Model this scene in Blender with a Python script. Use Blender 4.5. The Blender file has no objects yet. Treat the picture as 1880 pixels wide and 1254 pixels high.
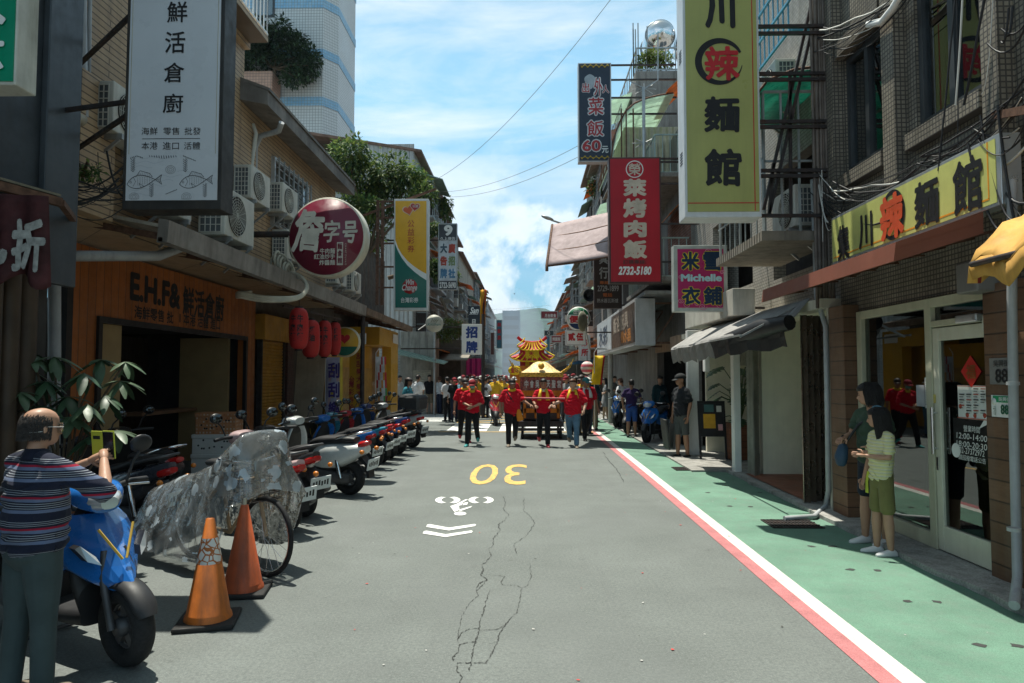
import bpy, bmesh, math, random
from mathutils import Vector, Matrix, Euler, noise
R = math.radians
SC = bpy.context.scene
COL = SC.collection
random.seed(7)
V = Vector
# ------------------------------------------------------------------ camera
F, CX, CY, CH = 1253.33, 940.0, 627.0, 1.68
cd = bpy.data.cameras.new('camera')
CAM = bpy.data.objects.new('camera', cd)
COL.objects.link(CAM)
cd.sensor_width = 36.0
cd.lens = 24.0
cd.clip_start, cd.clip_end = 0.05, 6000
CAM.location = (0, 0, CH)
CAM.rotation_euler = (R(92.83), 0, R(1.19))
SC.camera = CAM
SC.render.resolution_x, SC.render.resolution_y = 1024, 683
# ------------------------------------------------------------------ light
SUN_DIR = V((-0.17, 0.24, 1.0)).normalized()          # towards the sun
sl = bpy.data.lights.new('sun', 'SUN')
sl.energy, sl.angle, sl.color = 5.0, R(0.55), (1.0, 0.975, 0.86)
so = bpy.data.objects.new('sun', sl)
COL.objects.link(so)
so.rotation_euler = SUN_DIR.to_track_quat('Z', 'Y').to_euler()
so.location = (-6, 5, 30)
W = bpy.data.worlds.new('World')
SC.world = W
W.use_nodes = True
def build_world():
 nt = W.node_tree
 N, L = nt.nodes, nt.links
 N.clear()
 out = N.new('ShaderNodeOutputWorld')
 bg = N.new('ShaderNodeBackground')
 bg.inputs['Strength'].default_value = 0.095
 sky = N.new('ShaderNodeTexSky')
 sky.sky_type = 'NISHITA'
 sky.sun_disc = False
 sky.sun_elevation = math.asin(SUN_DIR.z)
 sky.sun_rotation = math.atan2(SUN_DIR.x, SUN_DIR.y)
 sky.air_density, sky.dust_density, sky.ozone_density = 1.1, 1.0, 1.4
 co = N.new('ShaderNodeTexCoord')
 sp = N.new('ShaderNodeSeparateXYZ')
 L.new(co.outputs['Generated'], sp.inputs[0])
 def noise_tex(scale, detail, rough, stretch, off=(0, 0, 0), dist=0.0):
  mp = N.new('ShaderNodeMapping')
  mp.inputs['Scale'].default_value = stretch
  mp.inputs['Location'].default_value = off
  L.new(co.outputs['Generated'], mp.inputs[0])
  t = N.new('ShaderNodeTexNoise')
  t.inputs['Scale'].default_value = scale
  t.inputs['Detail'].default_value = detail
  t.inputs['Roughness'].default_value = rough
  t.inputs['Distortion'].default_value = dist
  L.new(mp.outputs[0], t.inputs['Vector'])
  return t.outputs['Fac']
 def ramp(sock, stops):
  r = N.new('ShaderNodeValToRGB')
  e = r.color_ramp.elements
  e[0].position, e[0].color = stops[0][0], (stops[0][1],) * 3 + (1,)
  e[1].position, e[1].color = stops[-1][0], (stops[-1][1],) * 3 + (1,)
  for p, v in stops[1:-1]:
   k = e.new(p); k.color = (v,) * 3 + (1,)
  L.new(sock, r.inputs[0])
  return r.outputs[0]
 def math_(op, a, b):
  m = N.new('ShaderNodeMath'); m.operation = op; m.use_clamp = True
  for i, s in enumerate((a, b)):
   if isinstance(s, (int, float)): m.inputs[i].default_value = s
   else: L.new(s, m.inputs[i])
  return m.outputs[0]
 def mix(fac, a, b):
  m = N.new('ShaderNodeMix'); m.data_type = 'RGBA'
  L.new(fac, m.inputs[0])
  for i, s in ((6, a), (7, b)):
   if isinstance(s, tuple): m.inputs[i].default_value = s
   else: L.new(s, m.inputs[i])
  return m.outputs[2]
 # thin high cirrus, streaked
 wisp = ramp(noise_tex(2.1, 9, 0.62, (1.0, 1.2, 4.5), (3.1, 0.2, 1.6), 0.6), [(0.40, 0.0), (0.54, 0.42), (0.72, 0.95)])
 # heaped cumulus low over the end of the street
 pn = noise_tex(4.2, 9, 0.6, (1.0, 1.0, 1.15), (7.7, 1.0, 0.52), 0.2)
 heap = None
 for (dx, dz), c0, c1 in (((-0.045, 0.17), 0.978, 0.998), ((0.06, 0.13), 0.972, 0.998)):
  dv = N.new('ShaderNodeVectorMath'); dv.operation = 'DOT_PRODUCT'
  L.new(co.outputs['Generated'], dv.inputs[0]); dv.inputs[1].default_value = V((dx, 1, dz)).normalized()
  h = ramp(dv.outputs['Value'], [(c0, 0.0), (c1, 0.13)])
  heap = h if heap is None else math_('MAXIMUM', heap, h)
 puff = ramp(math_('ADD', math_('SUBTRACT', pn, 0.06), heap), [(0.47, 0.0), (0.53, 0.85), (0.62, 1.0)])
 low = ramp(sp.outputs['Z'], [(0.0, 1.0), (0.17, 0.95), (0.30, 0.25), (0.36, 0.0)])
 puff = math_('MULTIPLY', puff, low)
 wisp = math_('MULTIPLY', wisp, ramp(sp.outputs['Z'], [(0.0, 0.0), (0.13, 0.1), (0.24, 0.9), (0.45, 1.0), (0.7, 0.1), (1.0, 0.0)]))
 shade = ramp(noise_tex(5.5, 6, 0.55, (1, 1, 1.7), (2.3, 5.2, 0.9)), [(0.30, 0.0), (0.62, 1.0)])
 cloud_col = mix(shade, (6.0, 7.3, 8.2, 1), (10.4, 10.5, 10.5, 1))
 # milky brightening towards the horizon
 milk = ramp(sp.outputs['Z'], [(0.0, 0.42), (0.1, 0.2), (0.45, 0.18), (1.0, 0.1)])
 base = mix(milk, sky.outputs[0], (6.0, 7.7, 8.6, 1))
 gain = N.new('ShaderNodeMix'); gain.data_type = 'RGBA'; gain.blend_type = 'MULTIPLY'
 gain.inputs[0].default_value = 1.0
 deep = ramp(sp.outputs['Z'], [(0.0, 1.0), (0.42, 1.0), (0.75, 0.35), (1.0, 0.25)])  # high sky, mostly out of view, dimmed and warmed to shape shade fill
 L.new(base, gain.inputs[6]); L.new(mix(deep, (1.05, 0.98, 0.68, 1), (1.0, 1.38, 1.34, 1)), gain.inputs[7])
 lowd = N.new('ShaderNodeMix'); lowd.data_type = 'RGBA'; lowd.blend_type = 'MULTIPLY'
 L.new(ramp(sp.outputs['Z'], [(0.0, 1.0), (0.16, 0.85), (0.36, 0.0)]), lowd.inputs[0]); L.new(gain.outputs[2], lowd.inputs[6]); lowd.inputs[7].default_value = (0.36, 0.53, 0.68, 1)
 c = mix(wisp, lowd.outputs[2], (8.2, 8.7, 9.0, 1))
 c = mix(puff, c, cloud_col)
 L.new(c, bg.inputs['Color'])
 L.new(bg.outputs[0], out.inputs[0])
build_world()
SC.view_settings.view_transform = 'Standard'
SC.view_settings.look = 'None'
SC.view_settings.exposure = 0.44
SC.view_settings.gamma = 1.0
SC.cycles.use_denoising = True
SC.cycles.max_bounces = 8
SC.cycles.diffuse_bounces = 3
SC.cycles.glossy_bounces = 3
SC.cycles.transparent_max_bounces = 12
SC.cycles.volume_bounces = 0
SC.cycles.caustics_reflective = False
SC.cycles.caustics_refractive = False
SC.cycles.sample_clamp_indirect = 6.0
# ------------------------------------------------------------------ pixel helpers (photograph pixel -> point in the place)
RM = CAM.rotation_euler.to_matrix()
def ray(px, py): return RM @ V(((px - CX) / F, -(py - CY) / F, -1.0))
def at(px, py, Y):
 d = ray(px, py); t = Y / d.y
 return V((d.x * t, Y, CH + d.z * t))
def gr(px, py, z=0.0):
 d = ray(px, py); t = (z - CH) / d.z
 return V((d.x * t, d.y * t, z))
def wl(px, py, X):
 d = ray(px, py); t = X / d.x
 return V((X, d.y * t, CH + d.z * t))
# ------------------------------------------------------------------ materials
MATS = {}
def nd(nt, t, **kw):
 n = nt.nodes.new(t)
 for k, v in kw.items(): setattr(n, k, v)
 return n
def mat(name, col=(.5, .5, .5), rough=.7, metal=0, var=.18, scale=4, bump=0, bscale=40, spec=.4, coat=0, alpha=1, trans=0, emit=0,
  streak=0, dirt=(.06, .05, .04), tile=None, wave=None, fine=0, sheen=0, ior=1.45, planks=None, stripes=None, transl=0):
 """procedural material: colour broken by two noises, optional stains, tiles, corrugation, planks"""
 if name in MATS: return MATS[name]
 m = bpy.data.materials.new(name); MATS[name] = m
 m.use_nodes = True
 nt = m.node_tree; L = nt.links
 b = nt.nodes['Principled BSDF']
 b.inputs['Roughness'].default_value = rough
 b.inputs['Metallic'].default_value = metal
 b.inputs['Specular IOR Level'].default_value = spec
 b.inputs['Coat Weight'].default_value = coat
 b.inputs['Coat Roughness'].default_value = .08
 b.inputs['IOR'].default_value = ior
 b.inputs['Transmission Weight'].default_value = trans
 b.inputs['Alpha'].default_value = alpha
 if sheen: b.inputs['Sheen Weight'].default_value = sheen
 tc = nd(nt, 'ShaderNodeTexCoord')
 vec = tc.outputs['Object']
 def uv():                                    # u along the wall whatever its facing, v up
  s = nd(nt, 'ShaderNodeSeparateXYZ'); L.new(vec, s.inputs[0])
  a = nd(nt, 'ShaderNodeMath', operation='ADD'); L.new(s.outputs[0], a.inputs[0]); L.new(s.outputs[1], a.inputs[1])
  c = nd(nt, 'ShaderNodeCombineXYZ'); L.new(a.outputs[0], c.inputs[0]); L.new(s.outputs[2], c.inputs[1])
  return c.outputs[0], a.outputs[0], s.outputs[2], s
 def mixc(fac, a, b_, mode='MIX'):
  x = nd(nt, 'ShaderNodeMix', data_type='RGBA', blend_type=mode)
  for i, s in ((0, fac), (6, a), (7, b_)):
   if isinstance(s, (int, float)): x.inputs[i].default_value = s
   elif isinstance(s, tuple): x.inputs[i].default_value = (s + (1,))[:4]
   else: L.new(s, x.inputs[i])
  return x.outputs[2]
 def noi(sc, det=5, ro=.6, v=None):
  n = nd(nt, 'ShaderNodeTexNoise'); n.inputs['Scale'].default_value = sc
  n.inputs['Detail'].default_value = det; n.inputs['Roughness'].default_value = ro
  L.new(v or vec, n.inputs['Vector']); return n.outputs['Fac']
 def rmp(s, p0, p1, v0=0., v1=1.):
  r = nd(nt, 'ShaderNodeMapRange'); L.new(s, r.inputs[0])
  for i, x in enumerate((p0, p1, v0, v1)): r.inputs[i + 1].default_value = x
  return r.outputs[0]
 c = tuple(col)
 height = None
 cur = c
 if tile:
  w, h, mort, c2, mc, off = tile
  u, _, _, _ = uv()
  br = nd(nt, 'ShaderNodeTexBrick'); br.offset = off; br.squash = 1
  br.inputs['Scale'].default_value = 1
  br.inputs['Brick Width'].default_value = w; br.inputs['Row Height'].default_value = h
  br.inputs['Mortar Size'].default_value = mort; br.inputs['Mortar Smooth'].default_value = .15
  br.inputs['Color1'].default_value = c + (1,); br.inputs['Color2'].default_value = tuple(c2) + (1,); br.inputs['Mortar'].default_value = tuple(mc) + (1,)
  L.new(u, br.inputs['Vector']); cur = br.outputs['Color']
  iv = nd(nt, 'ShaderNodeMath', operation='SUBTRACT'); iv.inputs[0].default_value = 1; L.new(br.outputs['Fac'], iv.inputs[1])
  height = iv.outputs[0]
 if wave:
  pitch, kind = wave
  _, uu, zz, s3 = uv()
  src = {'u': uu, 'z': zz, 'x': s3.outputs[0], 'y': s3.outputs[1]}[kind]
  mu = nd(nt, 'ShaderNodeMath', operation='MULTIPLY'); L.new(src, mu.inputs[0]); mu.inputs[1].default_value = 2 * math.pi / pitch
  si = nd(nt, 'ShaderNodeMath', operation='SINE'); L.new(mu.outputs[0], si.inputs[0]); height = si.outputs[0]
 if planks:
  wdt, kind, dark = planks
  _, uu, zz, s3 = uv()
  src = {'u': uu, 'z': zz}[kind]
  dv = nd(nt, 'ShaderNodeMath', operation='DIVIDE'); L.new(src, dv.inputs[0]); dv.inputs[1].default_value = wdt
  fl = nd(nt, 'ShaderNodeMath', operation='FLOOR'); L.new(dv.outputs[0], fl.inputs[0])
  wn = nd(nt, 'ShaderNodeTexWhiteNoise', noise_dimensions='1D'); L.new(fl.outputs[0], wn.inputs['W'])
  fr = nd(nt, 'ShaderNodeMath', operation='FRACT'); L.new(dv.outputs[0], fr.inputs[0])
  pp = nd(nt, 'ShaderNodeMath', operation='PINGPONG'); L.new(dv.outputs[0], pp.inputs[0]); pp.inputs[1].default_value = .5
  ed = rmp(pp.outputs[0], 0.0, .06); height = ed
  cur = mixc(rmp(wn.outputs['Value'], 0, 1, .0, .55), cur, tuple(x * .55 for x in c))
  cur = mixc(ed, dark, cur)
  mpp = nd(nt, 'ShaderNodeMapping'); mpp.inputs['Scale'].default_value = (3, 3, 40) if kind == 'z' else (45, 45, 2.5)
  L.new(vec, mpp.inputs[0])
  g = noi(1.4, 5, .7, mpp.outputs[0]); cur = mixc(rmp(g, .35, .75, 0, .45), cur, tuple(x * .35 for x in c))
 if stripes:                                  # horizontal bands of cloth: (period, [(from, to, colour)])
  per, bands, kind = stripes
  _, uu, zz, s3 = uv()
  src = {'u': uu, 'z': zz, 'x': s3.outputs[0], 'y': s3.outputs[1]}[kind]
  ad = nd(nt, 'ShaderNodeMath', operation='ADD'); L.new(src, ad.inputs[0]); ad.inputs[1].default_value = 10 * per
  dv = nd(nt, 'ShaderNodeMath', operation='DIVIDE'); L.new(ad.outputs[0], dv.inputs[0]); dv.inputs[1].default_value = per
  fr = nd(nt, 'ShaderNodeMath', operation='FRACT'); L.new(dv.outputs[0], fr.inputs[0])
  r = nd(nt, 'ShaderNodeValToRGB'); r.color_ramp.interpolation = 'CONSTANT'
  e = r.color_ramp.elements; e.remove(e[1]); e[0].position = 0; e[0].color = tuple(bands[0][1]) + (1,)
  for p, cc in bands[1:]:
   k = e.new(p); k.color = tuple(cc) + (1,)
  L.new(fr.outputs[0], r.inputs[0]); cur = r.outputs[0]
 if var:
  n1 = noi(scale); hi = tuple(min(1, x * (1 + var)) for x in (1, 1, 1)); lo = tuple(1 - var * 1.3 for _ in range(3))
  f = rmp(n1, .3, .7)
  k = mixc(f, lo, tuple(1 + var for _ in range(3)))
  cur = mixc(1.0, cur, k, 'MULTIPLY')
 if fine:
  n2 = noi(fine, 2, .7); k = mixc(rmp(n2, .3, .7), (.72, .72, .72), (1.25, 1.25, 1.25)); cur = mixc(1.0, cur, k, 'MULTIPLY')
 if streak:
  mp = nd(nt, 'ShaderNodeMapping'); mp.inputs['Scale'].default_value = (5, 5, .5); L.new(vec, mp.inputs[0])
  n3 = noi(1.3, 7, .68, mp.outputs[0]); cur = mixc(rmp(n3, .46, .74, 0, streak), cur, tuple(dirt))
 if isinstance(cur, tuple): b.inputs['Base Color'].default_value = cur + (1,)
 else: L.new(cur, b.inputs['Base Color'])
 if rough > .12 and var:
  L.new(rmp(noi(scale * 2.3), .3, .7, max(.03, rough - .1), min(1, rough + .12)), b.inputs['Roughness'])
 if height is not None or bump:
  bp = nd(nt, 'ShaderNodeBump')
  if height is not None:
   bp.inputs['Strength'].default_value = .8 if wave else .5; bp.inputs['Distance'].default_value = (wave[0] * .22 if wave else .006)
   L.new(height, bp.inputs['Height']); L.new(bp.outputs[0], b.inputs['Normal'])
  if bump:
   b2 = nd(nt, 'ShaderNodeBump'); b2.inputs['Strength'].default_value = bump; b2.inputs['Distance'].default_value = .01
   L.new(noi(bscale, 4, .65), b2.inputs['Height'])
   if height is not None: L.new(bp.outputs[0], b2.inputs['Normal'])
   L.new(b2.outputs[0], b.inputs['Normal'])
 if transl:
  tl = nd(nt, 'ShaderNodeBsdfTranslucent'); mx = nd(nt, 'ShaderNodeMixShader'); mx.inputs[0].default_value = transl; out = nt.nodes['Material Output']
  if isinstance(cur, tuple): tl.inputs[0].default_value = cur + (1,)
  else: L.new(cur, tl.inputs[0])
  L.new(b.outputs[0], mx.inputs[1]); L.new(tl.outputs[0], mx.inputs[2]); L.new(mx.outputs[0], out.inputs[0])
 if emit:
  b.inputs['Emission Strength'].default_value = emit
  b.inputs['Emission Color'].default_value = c + (1,)
 return m
def glass(name, tint=(.8, .85, .85), rough=.02, mixf=.25):
 """window glass seen from outside: clear pane with mirror reflections"""
 if name in MATS: return MATS[name]
 m = bpy.data.materials.new(name); MATS[name] = m; m.use_nodes = True
 nt = m.node_tree; nt.nodes.clear()
 o = nd(nt, 'ShaderNodeOutputMaterial'); g = nd(nt, 'ShaderNodeBsdfGlossy'); t = nd(nt, 'ShaderNodeBsdfTransparent')
 fr = nd(nt, 'ShaderNodeFresnel'); fr.inputs[0].default_value = 1.5
 mr = nd(nt, 'ShaderNodeMapRange'); mr.inputs[3].default_value = mixf; mr.inputs[4].default_value = 1
 g.inputs['Roughness'].default_value = rough; g.inputs[0].default_value = (.9, .95, .95, 1); t.inputs[0].default_value = tint + (1,)
 mx = nd(nt, 'ShaderNodeMixShader'); L = nt.links
 L.new(fr.outputs[0], mr.inputs[0]); L.new(mr.outputs[0], mx.inputs[0]); L.new(t.outputs[0], mx.inputs[1]); L.new(g.outputs[0], mx.inputs[2]); L.new(mx.outputs[0], o.inputs[0])
 return m
# ------------------------------------------------------------------ objects
ORG = {}
def tag(o, label=None, cat=None, group=None, kind=None):
 if label: o['label'] = label
 if cat: o['category'] = cat
 if group: o['group'] = group
 if kind: o['kind'] = kind
 return o
def thing(name, label, cat, loc=(0, 0, 0), group=None):
 o = bpy.data.objects.new(name, None); COL.objects.link(o); o.location = loc
 o.empty_display_size = .2
 ORG[o.name] = V(loc)
 return tag(o, label, cat, group)
def kids(o): return [c for c in COL.objects if c.parent == o]
def copy_tree(o, parent=None):
 c = o.copy(); COL.objects.link(c)
 if parent: c.parent = parent
 for ch in list(o.children): copy_tree(ch, c)
 return c
def put(o, loc, rz=0, s=1, tilt=0):
 o.location = loc; o.rotation_euler = (tilt, 0, rz); o.scale = (s, s, s) if isinstance(s, (int, float)) else s
 return o
class MB:
 """collects faces; build() links them as ONE mesh object"""
 def __init__(s): s.v, s.f, s.m, s.sm = [], [], [], []
 def add(s, vs, fs, m=0, smooth=False):
  o = len(s.v); s.v += [V(v) for v in vs]
  for f in fs: s.f.append([i + o for i in f]); s.m.append(m); s.sm.append(smooth)
  return s
 def box(s, a, b, m=0, M=None):
  x0, y0, z0 = a; x1, y1, z1 = b
  if x0 > x1: x0, x1 = x1, x0
  if y0 > y1: y0, y1 = y1, y0
  if z0 > z1: z0, z1 = z1, z0
  vs = [V(p) for p in ((x0, y0, z0), (x1, y0, z0), (x1, y1, z0), (x0, y1, z0), (x0, y0, z1), (x1, y0, z1), (x1, y1, z1), (x0, y1, z1))]
  if M is not None: vs = [M @ v for v in vs]
  return s.add(vs, [(0, 3, 2, 1), (4, 5, 6, 7), (0, 1, 5, 4), (1, 2, 6, 5), (2, 3, 7, 6), (3, 0, 4, 7)], m)
 def bar(s, p, q, w, h=None, m=0, up=(0, 0, 1)):
  p, q = V(p), V(q); d = (q - p).normalized(); u = V(up)
  if abs(d.dot(u)) > .98: u = V((1, 0, 0))
  x = d.cross(u).normalized(); y = x.cross(d); h = h or w
  c = [x * w / 2 * i + y * h / 2 * j for i, j in ((-1, -1), (1, -1), (1, 1), (-1, 1))]
  return s.add([p + k for k in c] + [q + k for k in c], [(0, 1, 2, 3), (7, 6, 5, 4), (0, 4, 5, 1), (1, 5, 6, 2), (2, 6, 7, 3), (3, 7, 4, 0)], m)
 def tube(s, pts, r, n=8, m=0, cap=True, closed=False):
  pts = [V(p) for p in pts]; k = len(pts)
  rr = r if isinstance(r, (list, tuple)) else [r] * k
  rings = []; px = None
  for i, p in enumerate(pts):
   a = pts[i - 1] if (i > 0 or closed) else p; b = pts[(i + 1) % k] if (i < k - 1 or closed) else p
   d = (b - a)
   d = d.normalized() if d.length > 1e-9 else V((0, 0, 1))
   if px is None:
    u = V((0, 0, 1)) if abs(d.z) < .95 else V((1, 0, 0)); px = d.cross(u).normalized()
   else:
    px = px - d * px.dot(d)
    px = px.normalized() if px.length > 1e-6 else d.orthogonal().normalized()
   py = d.cross(px)
   rings.append([p + (px * math.cos(t) + py * math.sin(t)) * rr[i] for t in (2 * math.pi * j / n for j in range(n))])
  return s.rings(rings, m, cap, closed)
 def rings(s, rings, m=0, cap=True, closed=False, smooth=True):
  n = len(rings[0]); k = len(rings); vs = [v for r in rings for v in r]; fs = []
  for i in range(k if closed else k - 1):
   a, b = i * n, ((i + 1) % k) * n
   for j in range(n): fs.append((a + j, a + (j + 1) % n, b + (j + 1) % n, b + j))
  s.add(vs, fs, m, smooth)
  if cap and not closed:
   s.add(rings[0], [tuple(range(n))[::-1]], m); s.add(rings[-1], [tuple(range(n))], m)
  return s
 def lathe(s, prof, c=(0, 0, 0), n=20, m=0, axis='z', M=None):
  rings = []
  for r, h in prof:
   ring = []
   for j in range(n):
    t = 2 * math.pi * j / n; a, b = r * math.cos(t), r * math.sin(t)
    p = {'z': V((a, b, h)), 'x': V((h, a, b)), 'y': V((b, h, a))}[axis]
    if M is not None: p = M @ p
    ring.append(p + V(c))
   rings.append(ring)
  return s.rings(rings, m)
 def prism(s, poly, d, m=0, m2=None):
  """polygon (3-D points, in order) pushed out by vector d"""
  p = [V(q) for q in poly]; d = V(d); n = len(p)
  s.add(p, [tuple(range(n))], m)
  s.add([q + d for q in p], [tuple(range(n))[::-1]], m if m2 is None else m2)
  s.add(p + [q + d for q in p], [(i, i + n, (i + 1) % n + n, (i + 1) % n) for i in range(n)], m if m2 is None else m2)
  return s
 def ball(s, c, r, n=12, k=8, m=0, M=None):
  r = V(r) if not isinstance(r, (int, float)) else V((r, r, r)); rings = []
  for i in range(k + 1):
   ph = math.pi * i / k; rr = max(math.sin(ph), .02)
   ring = [V((r.x * rr * math.cos(2 * math.pi * j / n), r.y * rr * math.sin(2 * math.pi * j / n), -r.z * math.cos(ph))) for j in range(n)]
   if M is not None: ring = [M @ q for q in ring]
   rings.append([q + V(c) for q in ring])
  return s.rings(rings, m)
 def torus(s, c, R_, r, axis='y', n=28, k=8, m=0):
  pts = []
  for i in range(n):
   t = 2 * math.pi * i / n; a, b = R_ * math.cos(t), R_ * math.sin(t)
   pts.append(V(c) + {'y': V((a, 0, b)), 'z': V((a, b, 0)), 'x': V((0, a, b))}[axis])
  return s.tube(pts, r, k, m, closed=True)
 def join(s, o, M=None, dm=0):
  b = len(s.v); s.v += [(M @ v if M is not None else v.copy()) for v in o.v]
  s.f += [[i + b for i in f] for f in o.f]; s.m += [x + dm for x in o.m]; s.sm += list(o.sm); return s
 def xf(s, M): s.v = [M @ v for v in s.v]; return s
 def mesh(s, name, mats, org=V((0, 0, 0))):
  me = bpy.data.meshes.new(name)
  me.from_pydata([tuple(v - org) for v in s.v], [], s.f)
  mats = mats if isinstance(mats, (list, tuple)) else [mats]
  for x in mats: me.materials.append(x)
  mx = len(mats) - 1
  me.polygons.foreach_set('material_index', [min(x, mx) for x in s.m])
  me.polygons.foreach_set('use_smooth', s.sm)
  me.update()
  return me
 def build(s, name, mats, parent=None, bevel=0, label=None, smooth=False, subd=0, solid=0):
  org = ORG.get(parent.name, V((0, 0, 0))) if parent else V((0, 0, 0))
  me = s.mesh(name, mats, org)
  if smooth: me.polygons.foreach_set('use_smooth', [True] * len(me.polygons))
  o = bpy.data.objects.new(name, me); COL.objects.link(o)
  if parent: o.parent = parent; ORG[o.name] = org
  if label: o['label'] = label
  if solid:
   d = o.modifiers.new('t', 'SOLIDIFY'); d.thickness = solid; d.offset = 0
  if bevel:
   d = o.modifiers.new('b', 'BEVEL'); d.width = bevel; d.segments = 2; d.limit_method = 'ANGLE'; d.angle_limit = R(40)
  if subd:
   d = o.modifiers.new('s', 'SUBSURF'); d.levels = d.render_levels = subd
  return o
 def base(s, name, mats, label, cat, group=None, kind=None, **kw):
  """one-mesh thing: origin at the middle of its foot"""
  xs = [v.x for v in s.v]; ys = [v.y for v in s.v]; zs = [v.z for v in s.v]
  org = V(((min(xs) + max(xs)) / 2, (min(ys) + max(ys)) / 2, min(zs)))
  if kind == 'structure': org = V((0, 0, 0))
  s.v = [v - org for v in s.v]
  o = s.build(name, mats, None, **kw); o.location = org
  return tag(o, label, cat, group, kind)
_TXT = {}
def text_mesh(txt, bold=0.0, res=3, shear=0.0, space=1.0):
 """lettering as flat outlines (x right, y up), height about 1"""
 key = (txt, bold, res, shear, space)
 if key in _TXT: return _TXT[key]
 cu = bpy.data.curves.new('t', 'FONT'); cu.body = txt; cu.size = 1; cu.offset = bold; cu.resolution_u = res; cu.shear = shear; cu.space_character = space
 o = bpy.data.objects.new('t', cu); COL.objects.link(o)
 dg = bpy.context.evaluated_depsgraph_get(); dg.update()
 me = bpy.data.meshes.new_from_object(o.evaluated_get(dg))
 vs = [v.co.copy() for v in me.vertices]; fs = [list(p.vertices) for p in me.polygons]
 COL.objects.unlink(o); bpy.data.objects.remove(o); bpy.data.curves.remove(cu); bpy.data.meshes.remove(me)
 _TXT[key] = (vs, fs); return _TXT[key]
def letters(mb, txt, o, u, v, box, m=0, bold=.012, lift=.004, shear=0, rough=0, space=1.0, fit=True, res=3):
 """lettering laid on a plane: o corner, u right, v up (unit vectors), box = (cx, cy, width, height) in metres from o"""
 vs, fs = text_mesh(txt, 0, res, shear, space)
 if not vs: return mb
 o, u, v = V(o), V(u), V(v); n = u.cross(v).normalized()
 x0 = min(p.x for p in vs) - bold; x1 = max(p.x for p in vs) + bold; y0 = min(p.y for p in vs) - bold; y1 = max(p.y for p in vs) + bold
 cx, cy, w, h = box
 sx, sy = w / max(x1 - x0, 1e-6), h / max(y1 - y0, 1e-6)
 if not fit: sx = sy = min(sx, sy)
 sh = [(0, 0)]
 for k, rr in enumerate((bold, bold * .55) if bold > .045 else (bold,)):
  if bold > .004: sh += [(rr * math.cos(a), rr * math.sin(a)) for a in (2 * math.pi * (i + .5 * k) / 8 for i in range(8))]
 for q, (dx, dy) in enumerate(sh):               # heavier strokes: the outline laid down several times, each a hair higher
  out = []
  for p in vs:
   a = (p.x + dx - (x0 + x1) / 2) * sx; b = (p.y + dy - (y0 + y1) / 2) * sy
   if rough:
    a += rough * h * noise.noise(V((p.x * 3.1, p.y * 3.1, len(txt)))); b += rough * h * noise.noise(V((p.y * 2.7, p.x * 2.7, 5.5)))
   out.append(o + u * (cx + a) + v * (cy + b) + n * (lift + q * .00012))
  mb.add(out, fs, m)
 return mb
def sag(p, q, d, n=10):
 p, q = V(p), V(q)
 return [p.lerp(q, i / n) - V((0, 0, d * 4 * (i / n) * (1 - i / n))) for i in range(n + 1)]
# ================================================================== shared materials
M_CONC = mat('concrete', (.36, .35, .33), .85, scale=1.6, bump=.25, bscale=30, streak=.6, fine=60)
M_CONCD = mat('old concrete', (.22, .21, .2), .88, scale=1.2, bump=.3, bscale=25, streak=.75, fine=50)
M_WHITE = mat('white paint', (.78, .78, .76), .45, var=.06, streak=.25, dirt=(.3, .28, .25))
M_CREAM = mat('cream paint', (.62, .59, .5), .5, var=.08, streak=.3, dirt=(.25, .2, .15))
M_STEELD = mat('dark steel', (.045, .04, .04), .55, .4, var=.3, scale=9, streak=.5, dirt=(.12, .05, .03))
M_RUST = mat('rusty steel', (.14, .075, .05), .75, .3, var=.4, scale=12, bump=.2)
M_ALU = mat('aluminium', (.55, .56, .57), .35, .8, var=.08)
M_GALV = mat('galvanised steel', (.36, .37, .37), .45, .6, var=.2, scale=5, streak=.4, dirt=(.2, .14, .09))
M_PVC = mat('grey plastic pipe', (.36, .37, .38), .45, var=.12, streak=.4)
M_BLACK = mat('black plastic', (.018, .018, .02), .42, var=.2)
M_RUBBER = mat('rubber', (.016, .016, .017), .8, var=.25, scale=30, bump=.2, bscale=90)
M_CABLE = mat('cable sheath', (.02, .02, .022), .55, var=.2)
M_CABLEW = mat('pale cable sheath', (.55, .54, .5), .5, var=.15)
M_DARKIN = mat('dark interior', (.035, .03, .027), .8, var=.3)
M_CHROME = mat('chrome', (.75, .76, .78), .12, 1, var=.04)
M_GLASS = glass('window glass', (.62, .68, .68), .02, .16)
M_GLASSD = glass('dim glass', (.2, .22, .23), .03, .2)
M_INK = mat('black lettering', (.014, .014, .016), .5, var=.08)
M_REDL = mat('red lettering', (.5, .022, .03), .5, var=.08)
M_WHL = mat('white lettering', (.74, .74, .72), .5, var=.06)
M_BLUEL = mat('blue lettering', (.02, .05, .22), .5, var=.08)
M_YELL = mat('yellow paint', (.78, .5, .03), .5, var=.1)
# ================================================================== helpers for lettering given in photograph pixels
def txt_y(mb, t, x0, y0, x1, y1, Y, m=0, **k):
 a, b = at(x0, y1, Y), at(x1, y0, Y)
 return letters(mb, t, (0, Y, 0), (1, 0, 0), (0, 0, 1), ((a.x + b.x) / 2, (a.z + b.z) / 2, b.x - a.x, b.z - a.z), m, **k)
def txt_x(mb, t, x0, y0, x1, y1, X, m=0, ratio=None, **k):
 """on a wall facing the street; y0/y1 read at the middle column"""
 xm, ym = (x0 + x1) / 2, (y0 + y1) / 2
 ya, yb = wl(x0, ym, X).y, wl(x1, ym, X).y
 z1, z0 = wl(xm, y0, X).z, wl(xm, y1, X).z
 s = -1 if X > 0 else 1
 return letters(mb, t, (X, 0, 0), (0, s, 0), (0, 0, 1), (s * (ya + yb) / 2, (z0 + z1) / 2, abs(ya - yb), z1 - z0), m, **k)
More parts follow.
